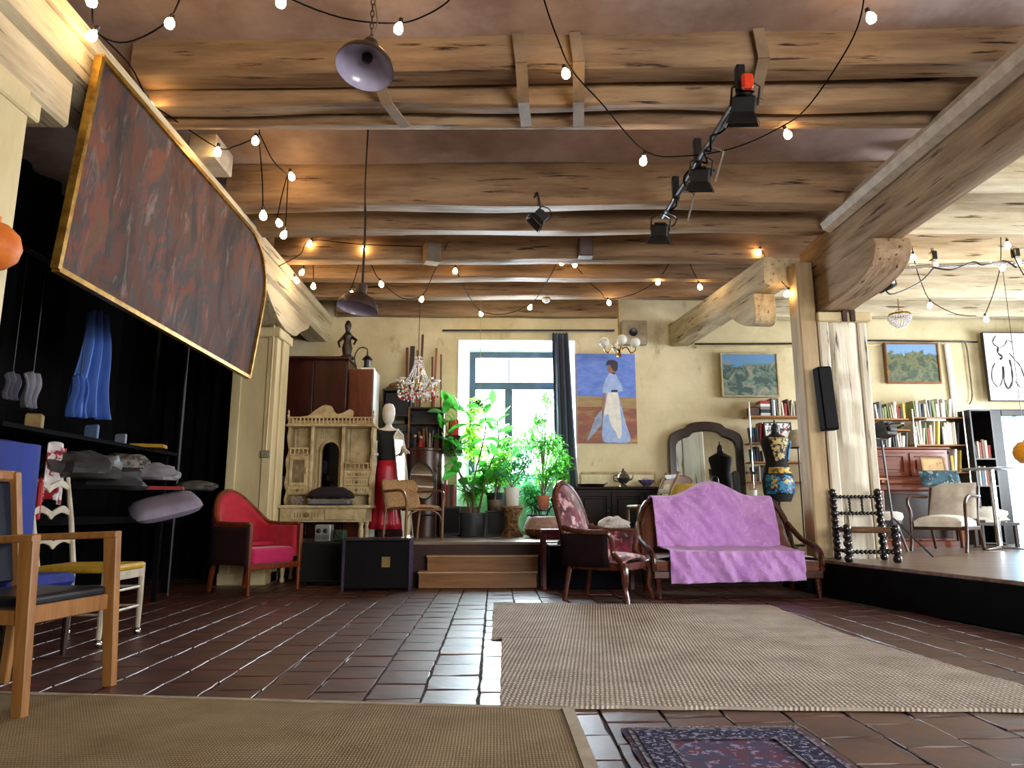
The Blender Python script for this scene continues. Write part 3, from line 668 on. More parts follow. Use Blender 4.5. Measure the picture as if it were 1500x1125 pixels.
def frame(x0, x1, z0, z1, w, y0, y1):
    g = G(); g.ring([(x0, z0), (x1, z0), (x1, z1), (x0, z1)], [(x0 + w, z0 + w), (x1 - w, z0 + w), (x1 - w, z1 - w), (x0 + w, z1 - w)], y0, y1); return g
def ornament(x0, x1, z0, z1, y, par):
    g = G(); n = 8; zm = (z0 + z1) / 2
    for k in range(n):
        x = lerp(x0 + .03, x1 - .03, k / (n - 1))
        if abs(k - 3.5) < 1: continue
        g.box(x - .004, x + .004, y - .005, y, zm - .018, zm + .018)
    g.lathe([(.001, 0), (.022, 0), (.012, .008), (.001, .01)], 8, ((x0 + x1) / 2, y, zm), Matrix.Rotation(R(90), 3, 'X'))
    kind(g.build('carving', vanD, par), 'stuff')
def balustrade(x0, x1, z0, z1, y):
    g = G(); g.box(x0, x1, y - .012, y + .012, z1 - .018, z1); g.box(x0, x1, y - .012, y + .012, z0, z0 + .012); b = g.build('gallery', vanM, t, bevel=.003)
    n = max(4, int((x1 - x0) / .05)); h = z1 - z0 - .03
    for k in range(n):
        g = G(); x = lerp(x0 + .02, x1 - .02, k / (n - 1)); g.lathe([(.008, 0), (.015, h * .3), (.006, h * .5), (.013, h * .75), (.008, h)], 7, (x, y, z0 + .012)); g.build('spindle', vanM, b, smooth=True)
# left: upper panel niche, gallery, cupboard, drawer
g = G(); g.box(-W, -.27, -.02, .2, 1.06, 1.56); lc = g.build('cupboard', vanM, t)
g = frame(-W + .03, -.29, 1.17, 1.54, .04, -.042, -.021); d = g.build('cupboard_door', vanM, t, bevel=.004)
g = G(); g.box(-W + .07, -.33, -.034, -.024, 1.21, 1.50); g.build('door_panel', mat('marbled_panel', '8d7a5c', '5f4e38', rough=.4, scale=12), d)
g = G(); g.tube([(-.31, -.05, 1.32), (-.31, -.06, 1.36), (-.31, -.05, 1.4)], .006, 6); g.build('handle', brassM, d)
g = G(); g.box(-W + .02, -.28, -.036, -.021, 1.075, 1.15); d = g.build('drawer', vanM, t, bevel=.004); ornament(-W + .04, -.3, 1.08, 1.145, -.036, d)
balustrade(-W + .01, -.28, 1.56, 1.655, -.03)
g = frame(-W + .06, -.30, 1.66, 1.93, .03, .17, .2); g.build('upper_panel', vanM, t, bevel=.004)
# right: niche, gallery, three drawers
g = G(); g.box(.2, W, -.02, .2, 1.06, 1.37); g.build('drawer_case', vanM, t)
for k in range(3):
    z = 1.075 + k * .098; g = G(); g.box(.215, W - .01, -.04, -.021, z, z + .088); d = g.build('drawer', vanM, t, bevel=.004); ornament(.23, W - .02, z, z + .088, -.04, d)
balustrade(.21, W - .01, 1.375, 1.465, -.03)
g = frame(.24, W - .05, 1.48, 1.93, .03, .17, .2); g.build('upper_panel', vanM, t, bevel=.004)
# centre: pilasters, arched mirror, fluting
for x in (-.265, .155): g = G(); g.box(x, x + .04, -.03, .2, .925, 1.93); g.build('pilaster', vanM, t, bevel=.006)
o_ = [(-.12, 1.1)] + [(-.12, 1.62)] + arc(0.0, 1.62, .12, 180, 0, 12)[1:-1] + [(.12, 1.62), (.12, 1.1)]
def off(L, k): return [((x) * k, (z - 1.42) * (1 - (1 - k) * .35) + 1.42) for x, z in L]
g = G(); g.ring([(x - .02, z) for x, z in off(o_, 1.22)], [(x - .02, z) for x, z in o_], .1, .16); g.build('mirror_frame', vanM, t, bevel=.004)
g = G(); g.prism([(x - .02, z) for x, z in o_], .14, .15); g.build('mirror_glass', mat('dark_mirror', '3c3836', rough=.04, metal=1), t)
g = G(); g.box(-.225, .155, .15, .2, .925, 1.93); g.build('centre_panel', vanM, t)
g = G()
for k in range(11): x = -.2 + k * .033; g.box(x, x + .014, .135, .15, 1.79, 1.9)
kind(g.build('fluting', vanM, t), 'stuff')
g = G(); g.box(-W - .04, W + .06, -.09, .24, 1.925, 1.95); g.build('cornice', vanM, t, bevel=.008)
balustrade(-W - .02, W + .04, 1.95, 2.05, -.07)
cr = sp2([(-.42, 2.05), (-.3, 2.07), (-.22, 2.13), (-.1, 2.2), (.0, 2.19), (.05, 2.12), (.1, 2.09), (.18, 2.11), (.26, 2.15), (.31, 2.12), (.3, 2.05)], 5)
g = G(); g.prism(cr, -.07, -.04); g.build('scroll_crest', vanM, t, bevel=.008)
for x in (-W - .01, W + .03): g = G(); g.lathe([(.015, 0), (.02, .02), (.008, .04), (.016, .06), (.004, .09)], 8, (x, -.07, 2.05)); g.build('finial', vanM, t, smooth=True)

# record player on the vanity
t = thing('record_player', 'grey record player with dark dust cover on the vanity', 'turntable', (-2.05, 9.06, .926))
g = G(); g.box(-.24, .25, -.13, .12, .012, .07); g.build('plinth', mat('grey_plastic', '77737a', '5c595f', rough=.4), t, bevel=.008)
g = G(); g.box(-.25, .26, -.125, .13, 0.0, .012); g.build('base', blkmetM, t)
def cov2(u, v): return (lerp(-.27, .27, u), lerp(-.11, .13, v), .09 + .13 * (math.sin(math.pi * min(1, max(0, u))) ** .35) * (math.sin(math.pi * v) ** .35) + .02 * noise.noise((u * 6, v * 5, 0)))
g = G(); g.grid(cov2, 24, 12); g.build('dust_cloth', mat('dark_plum_cloth', '1d141e', '120c14', rough=.8), t, smooth=True, solid=.02, recalc=False)
t = thing('white_flower', 'small white cloth flower on the vanity edge', 'ornament', (-2.43, 9.02, .926))
for k in range(6):
    a = k * 1.05; g = G(); g.ball((.035 * math.cos(a), -.01, .06 + .035 * math.sin(a)), .026, 8, 6, .6); g.build('petal', white_c, t, smooth=True)
g = G(); g.tube([(0, 0, 0), (0, 0, .05)], .006, 6); g.build('stem', dk_c, t)
t = thing('desk_lamp', 'small dull grey lamp shade beside the vanity and post', 'lamp', (-2.78, 9.31, 0))
g = G(); g.lathe([(.07, 1.13), (.1, 1.16), (.1, 1.26), (.07, 1.3), (.01, 1.3)], 16); g.build('lamp_shade', mat('dull_silver', '8b8a86', '6d6c68', rough=.35, metal=.6), t, smooth=True)
g = G(); g.tube([(0, 0, 0), (0, 0, 1.2)], .012); g.build('pole', blkmetM, t); g = G(); g.lathe([(.1, 0), (.1, .015), (.02, .03)], 16); g.build('base', blkmetM, t)
# loudspeaker and amplifier under the vanity
t = thing('loudspeaker_cabinet', 'black loudspeaker cabinet standing under the vanity', 'speaker', (-1.99, 8.75, 0))
g = G(); g.box(-.3, .22, -.14, .14, .03, .50); g.build('body', blkmetM, t, bevel=.01)
g = G(); g.box(-.27, .19, -.155, -.141, .06, .47); g.build('grille', mat('black_grille', '08080a', '111114', rough=.9, scale=60), t)
for x in (-.25, .17): g = G(); g.lathe([(.02, 0), (.02, .03)], 10, (x, 0, 0)); g.build('foot', blkmetM, t)
t = thing('amplifier', 'small pale grey amplifier with round dials under the vanity', 'amplifier', (-2.03, 8.72, .502))
g = G(); g.box(-.09, .09, -.09, .1, 0, .19); g.build('case', mat('pale_grey_metal', '9d9a98', '83807e', rough=.35, metal=.4), t, bevel=.006)
for x in (-.045, .035):
    g = G(); g.lathe([(.028, 0), (.028, .008), (.01, .012)], 14, (x, -.091, .12), Matrix.Rotation(R(90), 3, 'X')); g.build('dial', blkmetM, t)
g = G()
for k in range(8): g.box(-.08, .08, -.092, -.09, .02 + k * .007, .023 + k * .007)
kind(g.build('vent', blkmetM, t), 'stuff')
t = thing('green_box', 'dark green folded bag on the loudspeaker cabinet', 'bag', (-1.83, 8.74, .502))
g = G(); g.box(-.07, .055, -.1, .1, 0, .13); g.build('body', mat('dark_green', '1c3a26', '122818', rough=.6), t, bevel=.02, seg=2)
g = G(); g.tube([(-.05, -.11, .1), (0, -.125, .05), (.04, -.11, .1)], .008, 6); g.build('handle', blkmetM, t)
# black flight case
t = thing('flight_case', 'black equipment trunk with lilac edge beside the steps', 'trunk', (-1.29, 8.2, 0), 4)
tk = mat('trunk_black', '060507', '0b0a0d', rough=.7, scale=6, spec=.15)
g = G(); g.box(-.36, .36, -.2, .2, .02, .53); g.build('body', tk, t, bevel=.012)
g = G(); g.box(-.37, .37, -.21, .21, .53, .56); g.build('lid', mat('trunk_lid', '2a2833', '1c1a24', rough=.25), t, bevel=.008)
for x in (-.36, .36):
    for y in (-.2, .2): g = G(); g.box(x - .014, x + .014, y - .014, y + .014, 0, .54); g.build('corner_trim', mat('lilac_metal', '4a4158', '372f44', rough=.35, metal=.5), t)
g = G(); g.box(.05, .14, -.206, -.2, .25, .36); g.build('sticker', mat('tan_label', '8a7040', '6e5830'), t)

# wardrobe + white sided cupboard behind the vanity
t = thing('wardrobe', 'tall dark red wardrobe behind the cream vanity', 'wardrobe', (-2.48, 9.95, PZ))
rw = mat('dark_red_wood', '3a120c', '240a07', rough=.3, scale=4, stretch=(3, 3, .5))
g = G(); g.box(-.5, .44, -.22, .3, 0, 2.42); g.build('body', rw, t)
for x0, x1 in ((-.49, -.03), (-.02, .43)): g = G(); g.box(x0, x1, -.24, -.221, .05, 2.38); g.build('door', rw, t, bevel=.006)
g = G(); g.box(-.53, .46, -.27, .3, 2.42, 2.47); g.build('cornice', rw, t, bevel=.015)
t = thing('side_cupboard', 'brown cupboard with white painted side beside the wardrobe', 'cupboard', (-1.86, 9.95, PZ))
g = G(); g.box(-.165, .17, -.2, .25, 0, 2.3); g.build('body', mahogM, t)
g = G(); g.box(.171, .185, -.21, .25, 0, 2.3); g.build('side_panel', whiteM, t, bevel=.004)
g = G(); g.box(-.15, .16, -.215, -.201, .05, 2.25); g.build('door', mahogM, t, bevel=.006)
# things on top of wardrobe and cupboard
t = thing('carved_figure', 'dark carved wooden figure standing on the wardrobe', 'sculpture', (-2.1, 9.9, 2.972))
cm = mat('dark_bronze', '2a1c14', '180f0a', rough=.4, scale=8)
g = G(); g.lathe([(.1, 0), (.1, .03), (.06, .06), (.075, .16), (.05, .26), (.07, .34), (.03, .40), (.045, .46), (.05, .5), (.03, .55), (.004, .57)], 12); g.build('body', cm, t, smooth=True)
g = G(); g.tube([(-.05, 0, .33), (-.12, -.03, .24), (-.09, -.08, .16)], [.025, .02, .015], 8); g.build('arm', cm, t, smooth=True)
g = G(); g.tube([(.05, 0, .33), (.13, -.03, .27), (.11, -.08, .2)], [.025, .02, .015], 8); g.build('arm', cm, t, smooth=True)
t = thing('hanging_lantern', 'black lantern hung from a curled iron hook', 'lantern', (-1.83, 9.9, 2.802))
g = G(); g.tube(spline([(-.12, 0, 0), (-.16, 0, .2), (-.1, 0, .33), (.0, 0, .33), (.02, 0, .27)], 6), .009, 6); g.build('hook', blkmetM, t, smooth=True)
g = G(); g.lathe([(.06, .04), (.06, .06), (.045, .06), (.045, .16), (.08, .165), (.04, .21), (.012, .23), (.012, .27)], 8, (.02, 0, 0)); g.build('lantern_body', blkmetM, t)
g = G(); g.box(-.05, .13, -.06, .06, 0, .04); g.build('white_block', whiteM, t)
crumple('straw_bundle', 'straw coloured bundle on the dark case by the wall', 'bundle', Vector((-1.45, 10.55, 2.63)), .16, .1, .12, mat('straw', '8d7347', '5c4728', rough=.8, scale=14, bump=.3), 6)
t = thing('dark_rack', 'dark open rack of cases behind the mannequin', 'rack', (-1.45, 10.6, PZ))
for z in (.0, 1.45, 1.72, 2.1): g = G(); g.box(-.2, .22, -.25, .25, z, z + .03); g.build('shelf_board', blkmetM, t)
for x in (-.2, .2): g = G(); g.box(x, x + .02, -.25, .25, .03, 2.1); g.build('side_board', blkmetM, t)
g = G(); g.box(-.17, .19, -.2, .2, 1.752, 2.08); g.build('case', mat('navy_case', '14171f', '0d0f16', rough=.5), t, bevel=.01)
g = G(); g.box(-.17, .19, -.2, .2, 1.482, 1.62); g.build('grey_case', mat('grey_case', '3d3c3c', '2a2929', rough=.5), t, bevel=.02)
g = G(); g.box(-.18, .2, -.27, -.251, .03, 1.45); g.build('maroon_panel', mat('maroon_panel', '4a1414', '340c0c', rough=.5), t)

# mannequin
def skin(name, V, E, rad, m, parent, sub=2):
    me = bpy.data.meshes.new(name); me.from_pydata(V, E, []); me.materials.append(m)
    o = bpy.data.objects.new(name, me); col.objects.link(o); o.parent = parent
    md = o.modifiers.new('skin', 'SKIN'); md.use_smooth_shade = True
    for i, r in enumerate(rad):
        sv = me.skin_vertices[0].data[i]; sv.radius = r if isinstance(r, tuple) else (r, r)
    me.skin_vertices[0].data[0].use_root = True
    s = o.modifiers.new('sub', 'SUBSURF'); s.levels = sub; s.render_levels = sub; return o
mq = mat('mannequin_white', 'd8d2ca', 'c4bdb4', rough=.45); mb = mat('black_jersey', '17171b', '0e0e11', rough=.8)
t = thing('mannequin', 'white mannequin in black top and red skirt', 'mannequin', (-1.44, 9.62, PZ), 14)
g = G(); g.lathe([(.16, 0), (.16, .015), (.03, .03), (.015, .06), (.015, .95)], 20); g.build('stand', chromeM, t, smooth=True)
V = [(0, 0, 1.0), (0, 0, 1.12), (0, 0, 1.28), (0, .0, 1.38), (0, 0, 1.46), (.15, 0, 1.40), (.19, -.04, 1.22), (.2, -.24, 1.14), (.205, -.33, 1.13), (-.15, 0, 1.40), (-.19, -.04, 1.22), (-.2, -.2, 1.12), (-.205, -.28, 1.10), (0, -.01, 1.54)]
skin('body', V, [(0, 1), (1, 2), (2, 3), (3, 4), (4, 13), (3, 5), (5, 6), (6, 7), (7, 8), (3, 9), (9, 10), (10, 11), (11, 12)], [(.14, .1), (.11, .085), (.14, .1), (.12, .085), .05, .055, .042, .03, .028, .055, .042, .03, .028, .045], mq, t)
g = G(); g.lathe([(.003, 1.5), (.05, 1.52), (.078, 1.58), (.088, 1.66), (.082, 1.73), (.055, 1.785), (.003, 1.80)], 18); hd = g.build('head', mq, t, smooth=True)
V = [(0, 0, .98), (0, 0, 1.12), (0, 0, 1.28), (0, 0, 1.37), (.14, 0, 1.39), (.18, -.03, 1.27), (-.14, 0, 1.39), (-.18, -.03, 1.27)]
skin('black_top', V, [(0, 1), (1, 2), (2, 3), (3, 4), (4, 5), (3, 6), (6, 7)], [(.155, .115), (.125, .1), (.155, .115), (.13, .095), .07, .06, .07, .06], mb, t)
for sx, (hx, hy, hz) in ((1, (.205, -.33, 1.13)), (-1, (-.205, -.28, 1.10))):
    g = G(); h0 = Vector((hx, hy, hz)); g.tube([h0, h0 + Vector((0, -.05, -.008)), h0 + Vector((0, -.085, -.02))], [.026, .034, .028], 10, .55)
    for k in range(4):
        x = (k - 1.5) * .015; L = (.05, .06, .056, .042)[k]
        g.tube([h0 + Vector((x, -.07, -.015)), h0 + Vector((x * 1.3, -.07 - L * .6, -.02)), h0 + Vector((x * 1.4, -.07 - L, -.045))], [.009, .008, .006], 6)
    g.tube([h0 + Vector((-sx * .025, -.03, -.005)), h0 + Vector((-sx * .048, -.06, -.02)), h0 + Vector((-sx * .045, -.085, -.035))], [.01, .009, .007], 6)
    g.build('hand', mq, t, smooth=True)
def sk(u, v):
    a = u * 2 * math.pi; r = lerp(.24, .13, v ** .7) * (1 + .06 * math.sin(a * 9) * (1 - v)); return (r * math.cos(a), r * .8 * math.sin(a), lerp(.12, 1.02, v))
g = G(); g.grid(sk, 72, 10); g.build('skirt', mat('crimson_satin', 'b0122e', '8a0c22', rough=.35, scale=3), t, smooth=True, solid=.006, recalc=False)

# leaning strip mirror and oval mirror
t = thing('strip_mirror', 'tall narrow mirror with pale frame leaning by bookcase', 'mirror', (-1.13, 9.58, PZ), 16, ry=-7)
g = G(); g.ring([(-.07, 0), (.07, 0), (.07, 1.36), (0, 1.46), (-.07, 1.36)], [(-.055, .03), (.055, .03), (.055, 1.34), (0, 1.42), (-.055, 1.34)], -.015, .015); g.build('frame', mat('pale_frame', 'c9cfc4', 'a8ada2', rough=.4), t, bevel=.004)
g = G(); g.prism([(-.055, .03), (.055, .03), (.055, 1.34), (0, 1.42), (-.055, 1.34)], -.002, .004); g.build('mirror_glass', mirrorM, t)
t = thing('oval_mirror', 'oval tilting mirror on a dark stand by the wicker chair', 'mirror', (-.98, 9.75, PZ), 10)
el = [(.165 * math.cos(R(a)), .25 * math.sin(R(a))) for a in range(0, 360, 12)]
def tl(L, d): return [(x - .12 * z, d + .1 * z, z + .76) for x, z in L]
g = G(); n = len(el); g.tube([Vector(p) for p in tl(el, 0)] + [Vector(tl(el, 0)[0])], .012, 8); g.build('frame', blkmetM, t, smooth=True)
g = G(); g.add(tl(el, -.002) + tl(el, .006), [tuple(range(n)), tuple(range(2 * n - 1, n - 1, -1))] + [(i, (i + 1) % n, n + (i + 1) % n, n + i) for i in range(n)]); g.build('mirror_glass', mirrorM, t)
g = G(); g.tube([(-.19, .02, 0), (-.19, .02, .78)], .012); g.tube([(.19, .02, 0), (.19, .02, .78)], .012); g.tube([(-.19, .02, .3), (.19, .02, .3)], .012); g.build('stand', blkmetM, t)

# wicker armchair
wk = mat('wicker_weave', 'a8845a', '76552f', rough=.6, scale=60, stretch=(1, 1, 1), bump=.5); rat = mat('rattan_cane', '7d5a35', '5a3c20', rough=.4, scale=8)
t = thing('wicker_armchair', 'woven wicker armchair with bent cane arms on platform', 'chair', (-1.02, 9.02, PZ), 38)
g = G(); g.grid(lambda u, v: (lerp(-.23, .23, u), lerp(-.27, .22, v), .385 + .02 * math.sin(u * 3.14) - .02 * (v - .5)), 10, 10); g.build('seat', wk, t, smooth=True, solid=.035, recalc=False)
g = G(); g.grid(lambda u, v: (lerp(-.25, .25, u) * (1 - .1 * (v > .93)), .2 + .16 * v - .05 * math.sin(u * 3.14) * 0 + .03 * (1 - (2 * u - 1) ** 2), .38 + .37 * v), 12, 10); g.build('backrest', wk, t, smooth=True, solid=.025, recalc=False)
for x in (-.26, .26):
    g = G(); g.tube(spline([(x * .96, .3, .60), (x * 1.08, .1, .60), (x * 1.12, -.18, .60), (x * 1.08, -.27, .55), (x, -.29, .42), (x, -.28, .0)], 6), .017, 8); g.build('armrest', rat, t, smooth=True)
    g = G(); g.tube([(x * .95, .34, .70), (x * .95, .22, .38), (x * .95, .28, 0)], .017, 8); g.build('leg', rat, t, smooth=True)
    g = G(); g.tube(spline([(x, -.28, .15), (x * .85, -.28, .3), (x * .4, -.28, .36)], 5), .009, 6); g.build('brace', rat, t, smooth=True)
g = G(); g.tube([(-.26, -.28, .37), (.26, -.28, .37)], .014, 8); g.build('seat_rail', rat, t, smooth=True)

# curved cabinet with shelf
t = thing('curved_cabinet', 'brown bow fronted cabinet with open bookshelf on top', 'cabinet', (-1.0, 10.35, PZ))
cb = mat('brown_cabinet', '4a2418', '33160d', rough=.3, scale=4, stretch=(4, 4, .5))
bow = [(-.26, .25)] + arc(0, .0, .26, 180, 360, 14, .2) + [(.26, .25)]
g = G(); g.prism(bow, 0, 1.2, 'z'); g.build('body', cb, t, smooth=True)
g = G(); g.prism([(x * 1.06, y * 1.06) for x, y in bow], 1.2, 1.25, 'z'); g.build('top', cb, t, bevel=.01)
for x in (-.26, .24): g = G(); g.box(x, x + .02, -.05, .25, 1.25, 1.85); g.build('side_board', mat('tan_side', '8a6238', '6c4a26', rough=.45), t)
for z in (1.6, 1.83): g = G(); g.box(-.24, .24, -.05, .25, z, z + .02); g.build('shelf_board', cb, t)
g = G(); g.box(-.24, .24, .23, .25, 1.25, 1.83); g.build('back_board', blkmetM, t)

# books (cover, spine rounded, page block)
pagesM = mat('page_block', 'c9bd9e', 'a89a78', rough=.9, scale=80, stretch=(1, 1, 1))
BK = {}
def bookmat(c): return mat('cover_' + c, c, None, rough=.55)
def book(x0, w, d, h, color, cname, pos, rz, where, group, lean=0, label=None):
    key = (round(w, 3), round(d, 3), round(h, 3), color)
    if key not in BK:
        g = G(); e = .003
        g.box(-w / 2, -w / 2 + e, 0, d, 0, h); g.box(w / 2 - e, w / 2, 0, d, 0, h)
        g.prism([(-w / 2, 0), (w / 2, 0), (w * .3, -.006), (-w * .3, -.006)], 0, h, 'z'); g.box(-w / 2, w / 2, 0, e, 0, h)
        g.mi = 1; g.box(-w / 2 + e, w / 2 - e, e, d - .006, .004, h - .005)
        BK[key] = g.mesh('book', [bookmat(color), pagesM])
    o = bpy.data.objects.new('book', BK[key]); col.objects.link(o)
    o.location = pos; o.rotation_euler = (0, lean, rz)
    size = ('tall ' if h > .28 else 'short ' if h < .215 else 'mid height ') + ('thick ' if w > .038 else 'thin ' if w < .025 else '') + ('leaning ' if lean else '')
    return tag(o, label or (size + cname + ' book on ' + where), 'book', group)
PAL = [('d8d2c2', 'cream'), ('bfb49a', 'tan'), ('2a2a2e', 'black'), ('6a6f74', 'grey'), ('8d2f28', 'red'), ('35506b', 'blue'), ('7c8a5a', 'olive'), ('5a3c28', 'brown'), ('e6e6e2', 'white'), ('c9b04a', 'yellow')]
def bookrow(px0, px1, base, Yv, where, group, hmin=.16, hmax=.27, seed=0, weights=None, wmin=.018, wmax=.045, dep=.16, x0=None, x1=None):
    rnd = random.Random(seed); x = x0 if x0 is not None else at(px0, 600, Yv).x; xe = x1 if x1 is not None else at(px1, 600, Yv).x
    while True:
        w = rnd.choice([wmin, (wmin + wmax) / 2, wmax]); h = lerp(hmin, hmax, rnd.choice([0, .2, .4, .55, .7, .85, 1])); c = rnd.choices(PAL, weights)[0]
        ln = R(rnd.choice([0, 0, 0, 0, 6, -5])); pad = abs(math.sin(ln)) * h
        if x + w + pad > xe: break
        b = book(x, w, dep, h, c[0], c[1], (x + w / 2 + (pad if ln < 0 else 0), Yv, base + (w / 2 * abs(math.sin(ln)))), 0, where, group, ln); x += w + pad + .002
bookrow(0, 0, PZ + 1.252, 10.38, 'the curved cabinet shelf', 'books in the curved cabinet', .2, .32, 5, [2, 4, 3, 3, 1, 1, 0, 5, 1, 0], .02, .04, .18, -1.12, -.78)
t = thing('doll_figurine', 'small doll in red dress standing before books', 'figurine', (-1.06, 10.27, PZ + 1.252))
g = G(); g.lathe([(.05, 0), (.045, .04), (.02, .1), (.022, .12), (.008, .13)], 10); g.build('dress', mat('red_doll', 'a01a1a', '7c1010'), t, smooth=True)
g = G(); g.ball((0, 0, .15), .022, 8, 6); g.build('head', mat('doll_skin', 'd1a888', 'bf9474'), t, smooth=True)
t = thing('doll_figurine', 'small dark doll standing beside the red doll', 'figurine', (-1.15, 10.27, PZ + 1.252))
g = G(); g.lathe([(.04, 0), (.035, .06), (.02, .12), (.024, .14), (.008, .15)], 10); g.build('dress', mat('dark_doll', '20242e', '14161d'), t, smooth=True)
g = G(); g.ball((0, 0, .17), .022, 8, 6); g.build('head', mat('doll_skin', 'd1a888'), t, smooth=True)
# long rods and boards leaning behind the chandelier
random.seed(8)
for k, (px, top, w, c, nme) in enumerate(((596, 508, .04, '5a2f22', 'red brown'), (604, 506, .07, '2a2024', 'wide black'), (611, 512, .03, '6b4a34', 'tan'), (619, 489, .035, '4a3528', 'tallest dark'), (633, 522, .03, '5f382a', 'short brown'), (639, 509, .035, '8a5236', 'orange brown'), (646, 518, .03, '6a3f2c', 'thin chestnut'))):
    a = at(px, top, 10.7); g = G(); zb_ = PZ + .005
    g.bar((a.x - (.06 if k % 2 else -.04), 10.6, zb_), (a.x, 10.75, a.z), w, .03); o = g.build('wooden_pole', mat('pole_' + c, c, None, rough=.5), None, bevel=.004)
    tag(o, nme + ' wooden pole leaning on the wall behind the chandelier', 'pole', 'poles leaning on the wall')
# stacked black speaker and books right of cabinet
t = thing('stage_speaker', 'black speaker box carrying books beside the window', 'speaker', (-.62, 10.25, PZ))
g = G(); g.box(-.15, .15, -.15, .15, .02, .42); g.build('body', blkmetM, t, bevel=.01)
g = G(); g.box(-.13, .13, -.162, -.15, .05, .39); g.build('grille', mat('black_grille', '08080a'), t); 
for x in (-.12, .12): g = G(); g.lathe([(.018, 0), (.018, .02)], 8, (x, 0, 0)); g.build('foot', blkmetM, t)
bookrow(0, 0, PZ + .422, 10.15, 'the black speaker box by the window', 'books on the speaker box', .3, .36, 7, [1, 1, 5, 1, 2, 3, 0, 2, 1, 0], .03, .05, .2, -.75, -.5)
slab('black_box', 'black wooden box above the books beside the window', 'box', Vector((-.60, 10.42, 1.72)), .24, .24, .2, blkmetM)
slab('red_box', 'bright red box on the black box beside the window', 'box', Vector((-.60, 10.42, 1.938)), .15, .14, .22, mat('bright_red', 'd8201c', 'c01814', rough=.4))
t = thing('box_shelf', 'thin dark wall shelf under the black and red boxes', 'shelf', (-.60, 10.55, 1.7)); 
g = G(); g.box(-.13, .14, -.3, .44, -.02, .018); g.build('board', blkmetM, t)
g = G(); g.bar((0, .43, -.16), (0, .1, -.02), .02, .02); g.build('bracket', blkmetM, t)
# crystal chandelier
cryM = mat('crystal', 'e8eaf2', rough=.05, spec=1.0, coat=1); rcr = mat('red_crystal', 'c01830', rough=.08, spec=1, coat=1); amb = mat('amber_crystal', 'b8702c', rough=.08, spec=1, coat=1)
def bead(g, c, r): g.add([(c[0] + r, c[1], c[2]), (c[0] - r, c[1], c[2]), (c[0], c[1] + r, c[2]), (c[0], c[1] - r, c[2]), (c[0], c[1], c[2] + r * 1.3), (c[0], c[1], c[2] - r * 1.3)], [(0, 2, 4), (2, 1, 4), (1, 3, 4), (3, 0, 4), (2, 0, 5), (1, 2, 5), (3, 1, 5), (0, 3, 5)])
def chandelier(name, label, top, zc, rad, h, ctop, mats3, arms=8):
    t = thing(name, label, 'chandelier', (top.x, top.y, zc)); zt_ = top.z - zc
    g = G(); g.tube([(0, 0, .0), (0, 0, h)], .012, 8); g.lathe([(.004, -.02), (.05, .0), (.03, .05), (.045, .09), (.012, .12)], 12); g.build('stem', brassM, t, smooth=True)
    g = G(); g.tube([(0, 0, h), (0, 0, ctop - zc)], .005, 6); g.build('chain', blkmetM, t)
    for k in range(arms):
        a = 2 * math.pi * k / arms; c, s = math.cos(a), math.sin(a)
        g = G(); g.tube(spline([(0, 0, .06), (c * rad * .5, s * rad * .5, .0), (c * rad * .9, s * rad * .9, .05), (c * rad, s * rad, .12)], 4), .008, 6); am = g.build('arm', brassM, t, smooth=True)
        g = G(); g.lathe([(.008, 0), (.035, .012), (.045, .03), (.03, .032), (.012, .012)], 10, (c * rad, s * rad, .12)); g.build('cup', cryM, am, smooth=True)
    rnd = random.Random(3)
    g = G()
    for k in range(18):
        a = 2 * math.pi * k / 18
        for i in range(12):
            tt = i / 11; r = lerp(.05, rad * .62, tt ** 1.6); z = lerp(h * .95, .14, tt ** .8); g.mi = 0 if rnd.random() < .85 else 2; bead(g, (r * math.cos(a), r * math.sin(a), z), .011)
    for k in range(240):
        a = rnd.uniform(0, 6.28); r = rad * math.sqrt(rnd.uniform(.1, 1.15)); z = rnd.uniform(-.16, .13) * (1.15 - .4 * r / rad); g.mi = 1 if (z < -.02 and rnd.random() < .35) else (2 if rnd.random() < .12 else 0); bead(g, (r * math.cos(a), r * math.sin(a), z), rnd.uniform(.01, .02))
    kind(g.build('crystal_drops', mats3, t), 'stuff')
    return t
p = at(612, 572, 9.93); chandelier('crystal_chandelier', 'crystal chandelier with clear and red drops before leaning poles', p, p.z, .27, .5, ZJ, [cryM, rcr, amb])

# ---------------------------------------------------------------- plants
def leafM(name, c1, c2): return mat(name, c1, c2, rough=.35, scale=5, transl=.6, spec=.4)
lfA = leafM('ficus_leaf', '4a9a35', '2f7a2c'); lfB = leafM('lime_leaf', '9ad43c', '74bc30'); lfC = leafM('fresh_leaf', '6cba42', '429a38'); lfD = leafM('fern_leaf', '58ac62', '3c8c50')
stemM = mat('woody_stem', '6a5a3e', '4a3d28', rough=.7, scale=10)
def leafmesh(name, L, W, m, curl=.15, n=5):
    g = G(); vs = []
    for i in range(n + 1):
        t = i / n; w = W * math.sin(math.pi * min(1, t * .93 + .04)) ** .8; z = -curl * L * t * t
        vs += [(-w / 2, t * L, z + w * .18), (0, t * L, z), (w / 2, t * L, z + w * .18)]
    fs = []
    for i in range(n): fs += [(3 * i, 3 * i + 1, 3 * i + 4, 3 * i + 3), (3 * i + 1, 3 * i + 2, 3 * i + 5, 3 * i + 4)]
    g.add(vs, fs); return g, g.mesh(name, m, True)
def pot(t, prof, m, soil=True, n=24):
    g = G(); g.lathe(prof, n); g.build('pot', m, t, smooth=True)
    r, z = max(p[0] for p in prof) * .86, max(p[1] for p in prof) * .88
    g = G(); g.lathe([(r, z - .01), (r * .6, z + .008), (.001, z + .012)], 14); g.build('soil', mat('soil', '1c140e', '2a2018', rough=.95), t, smooth=True)
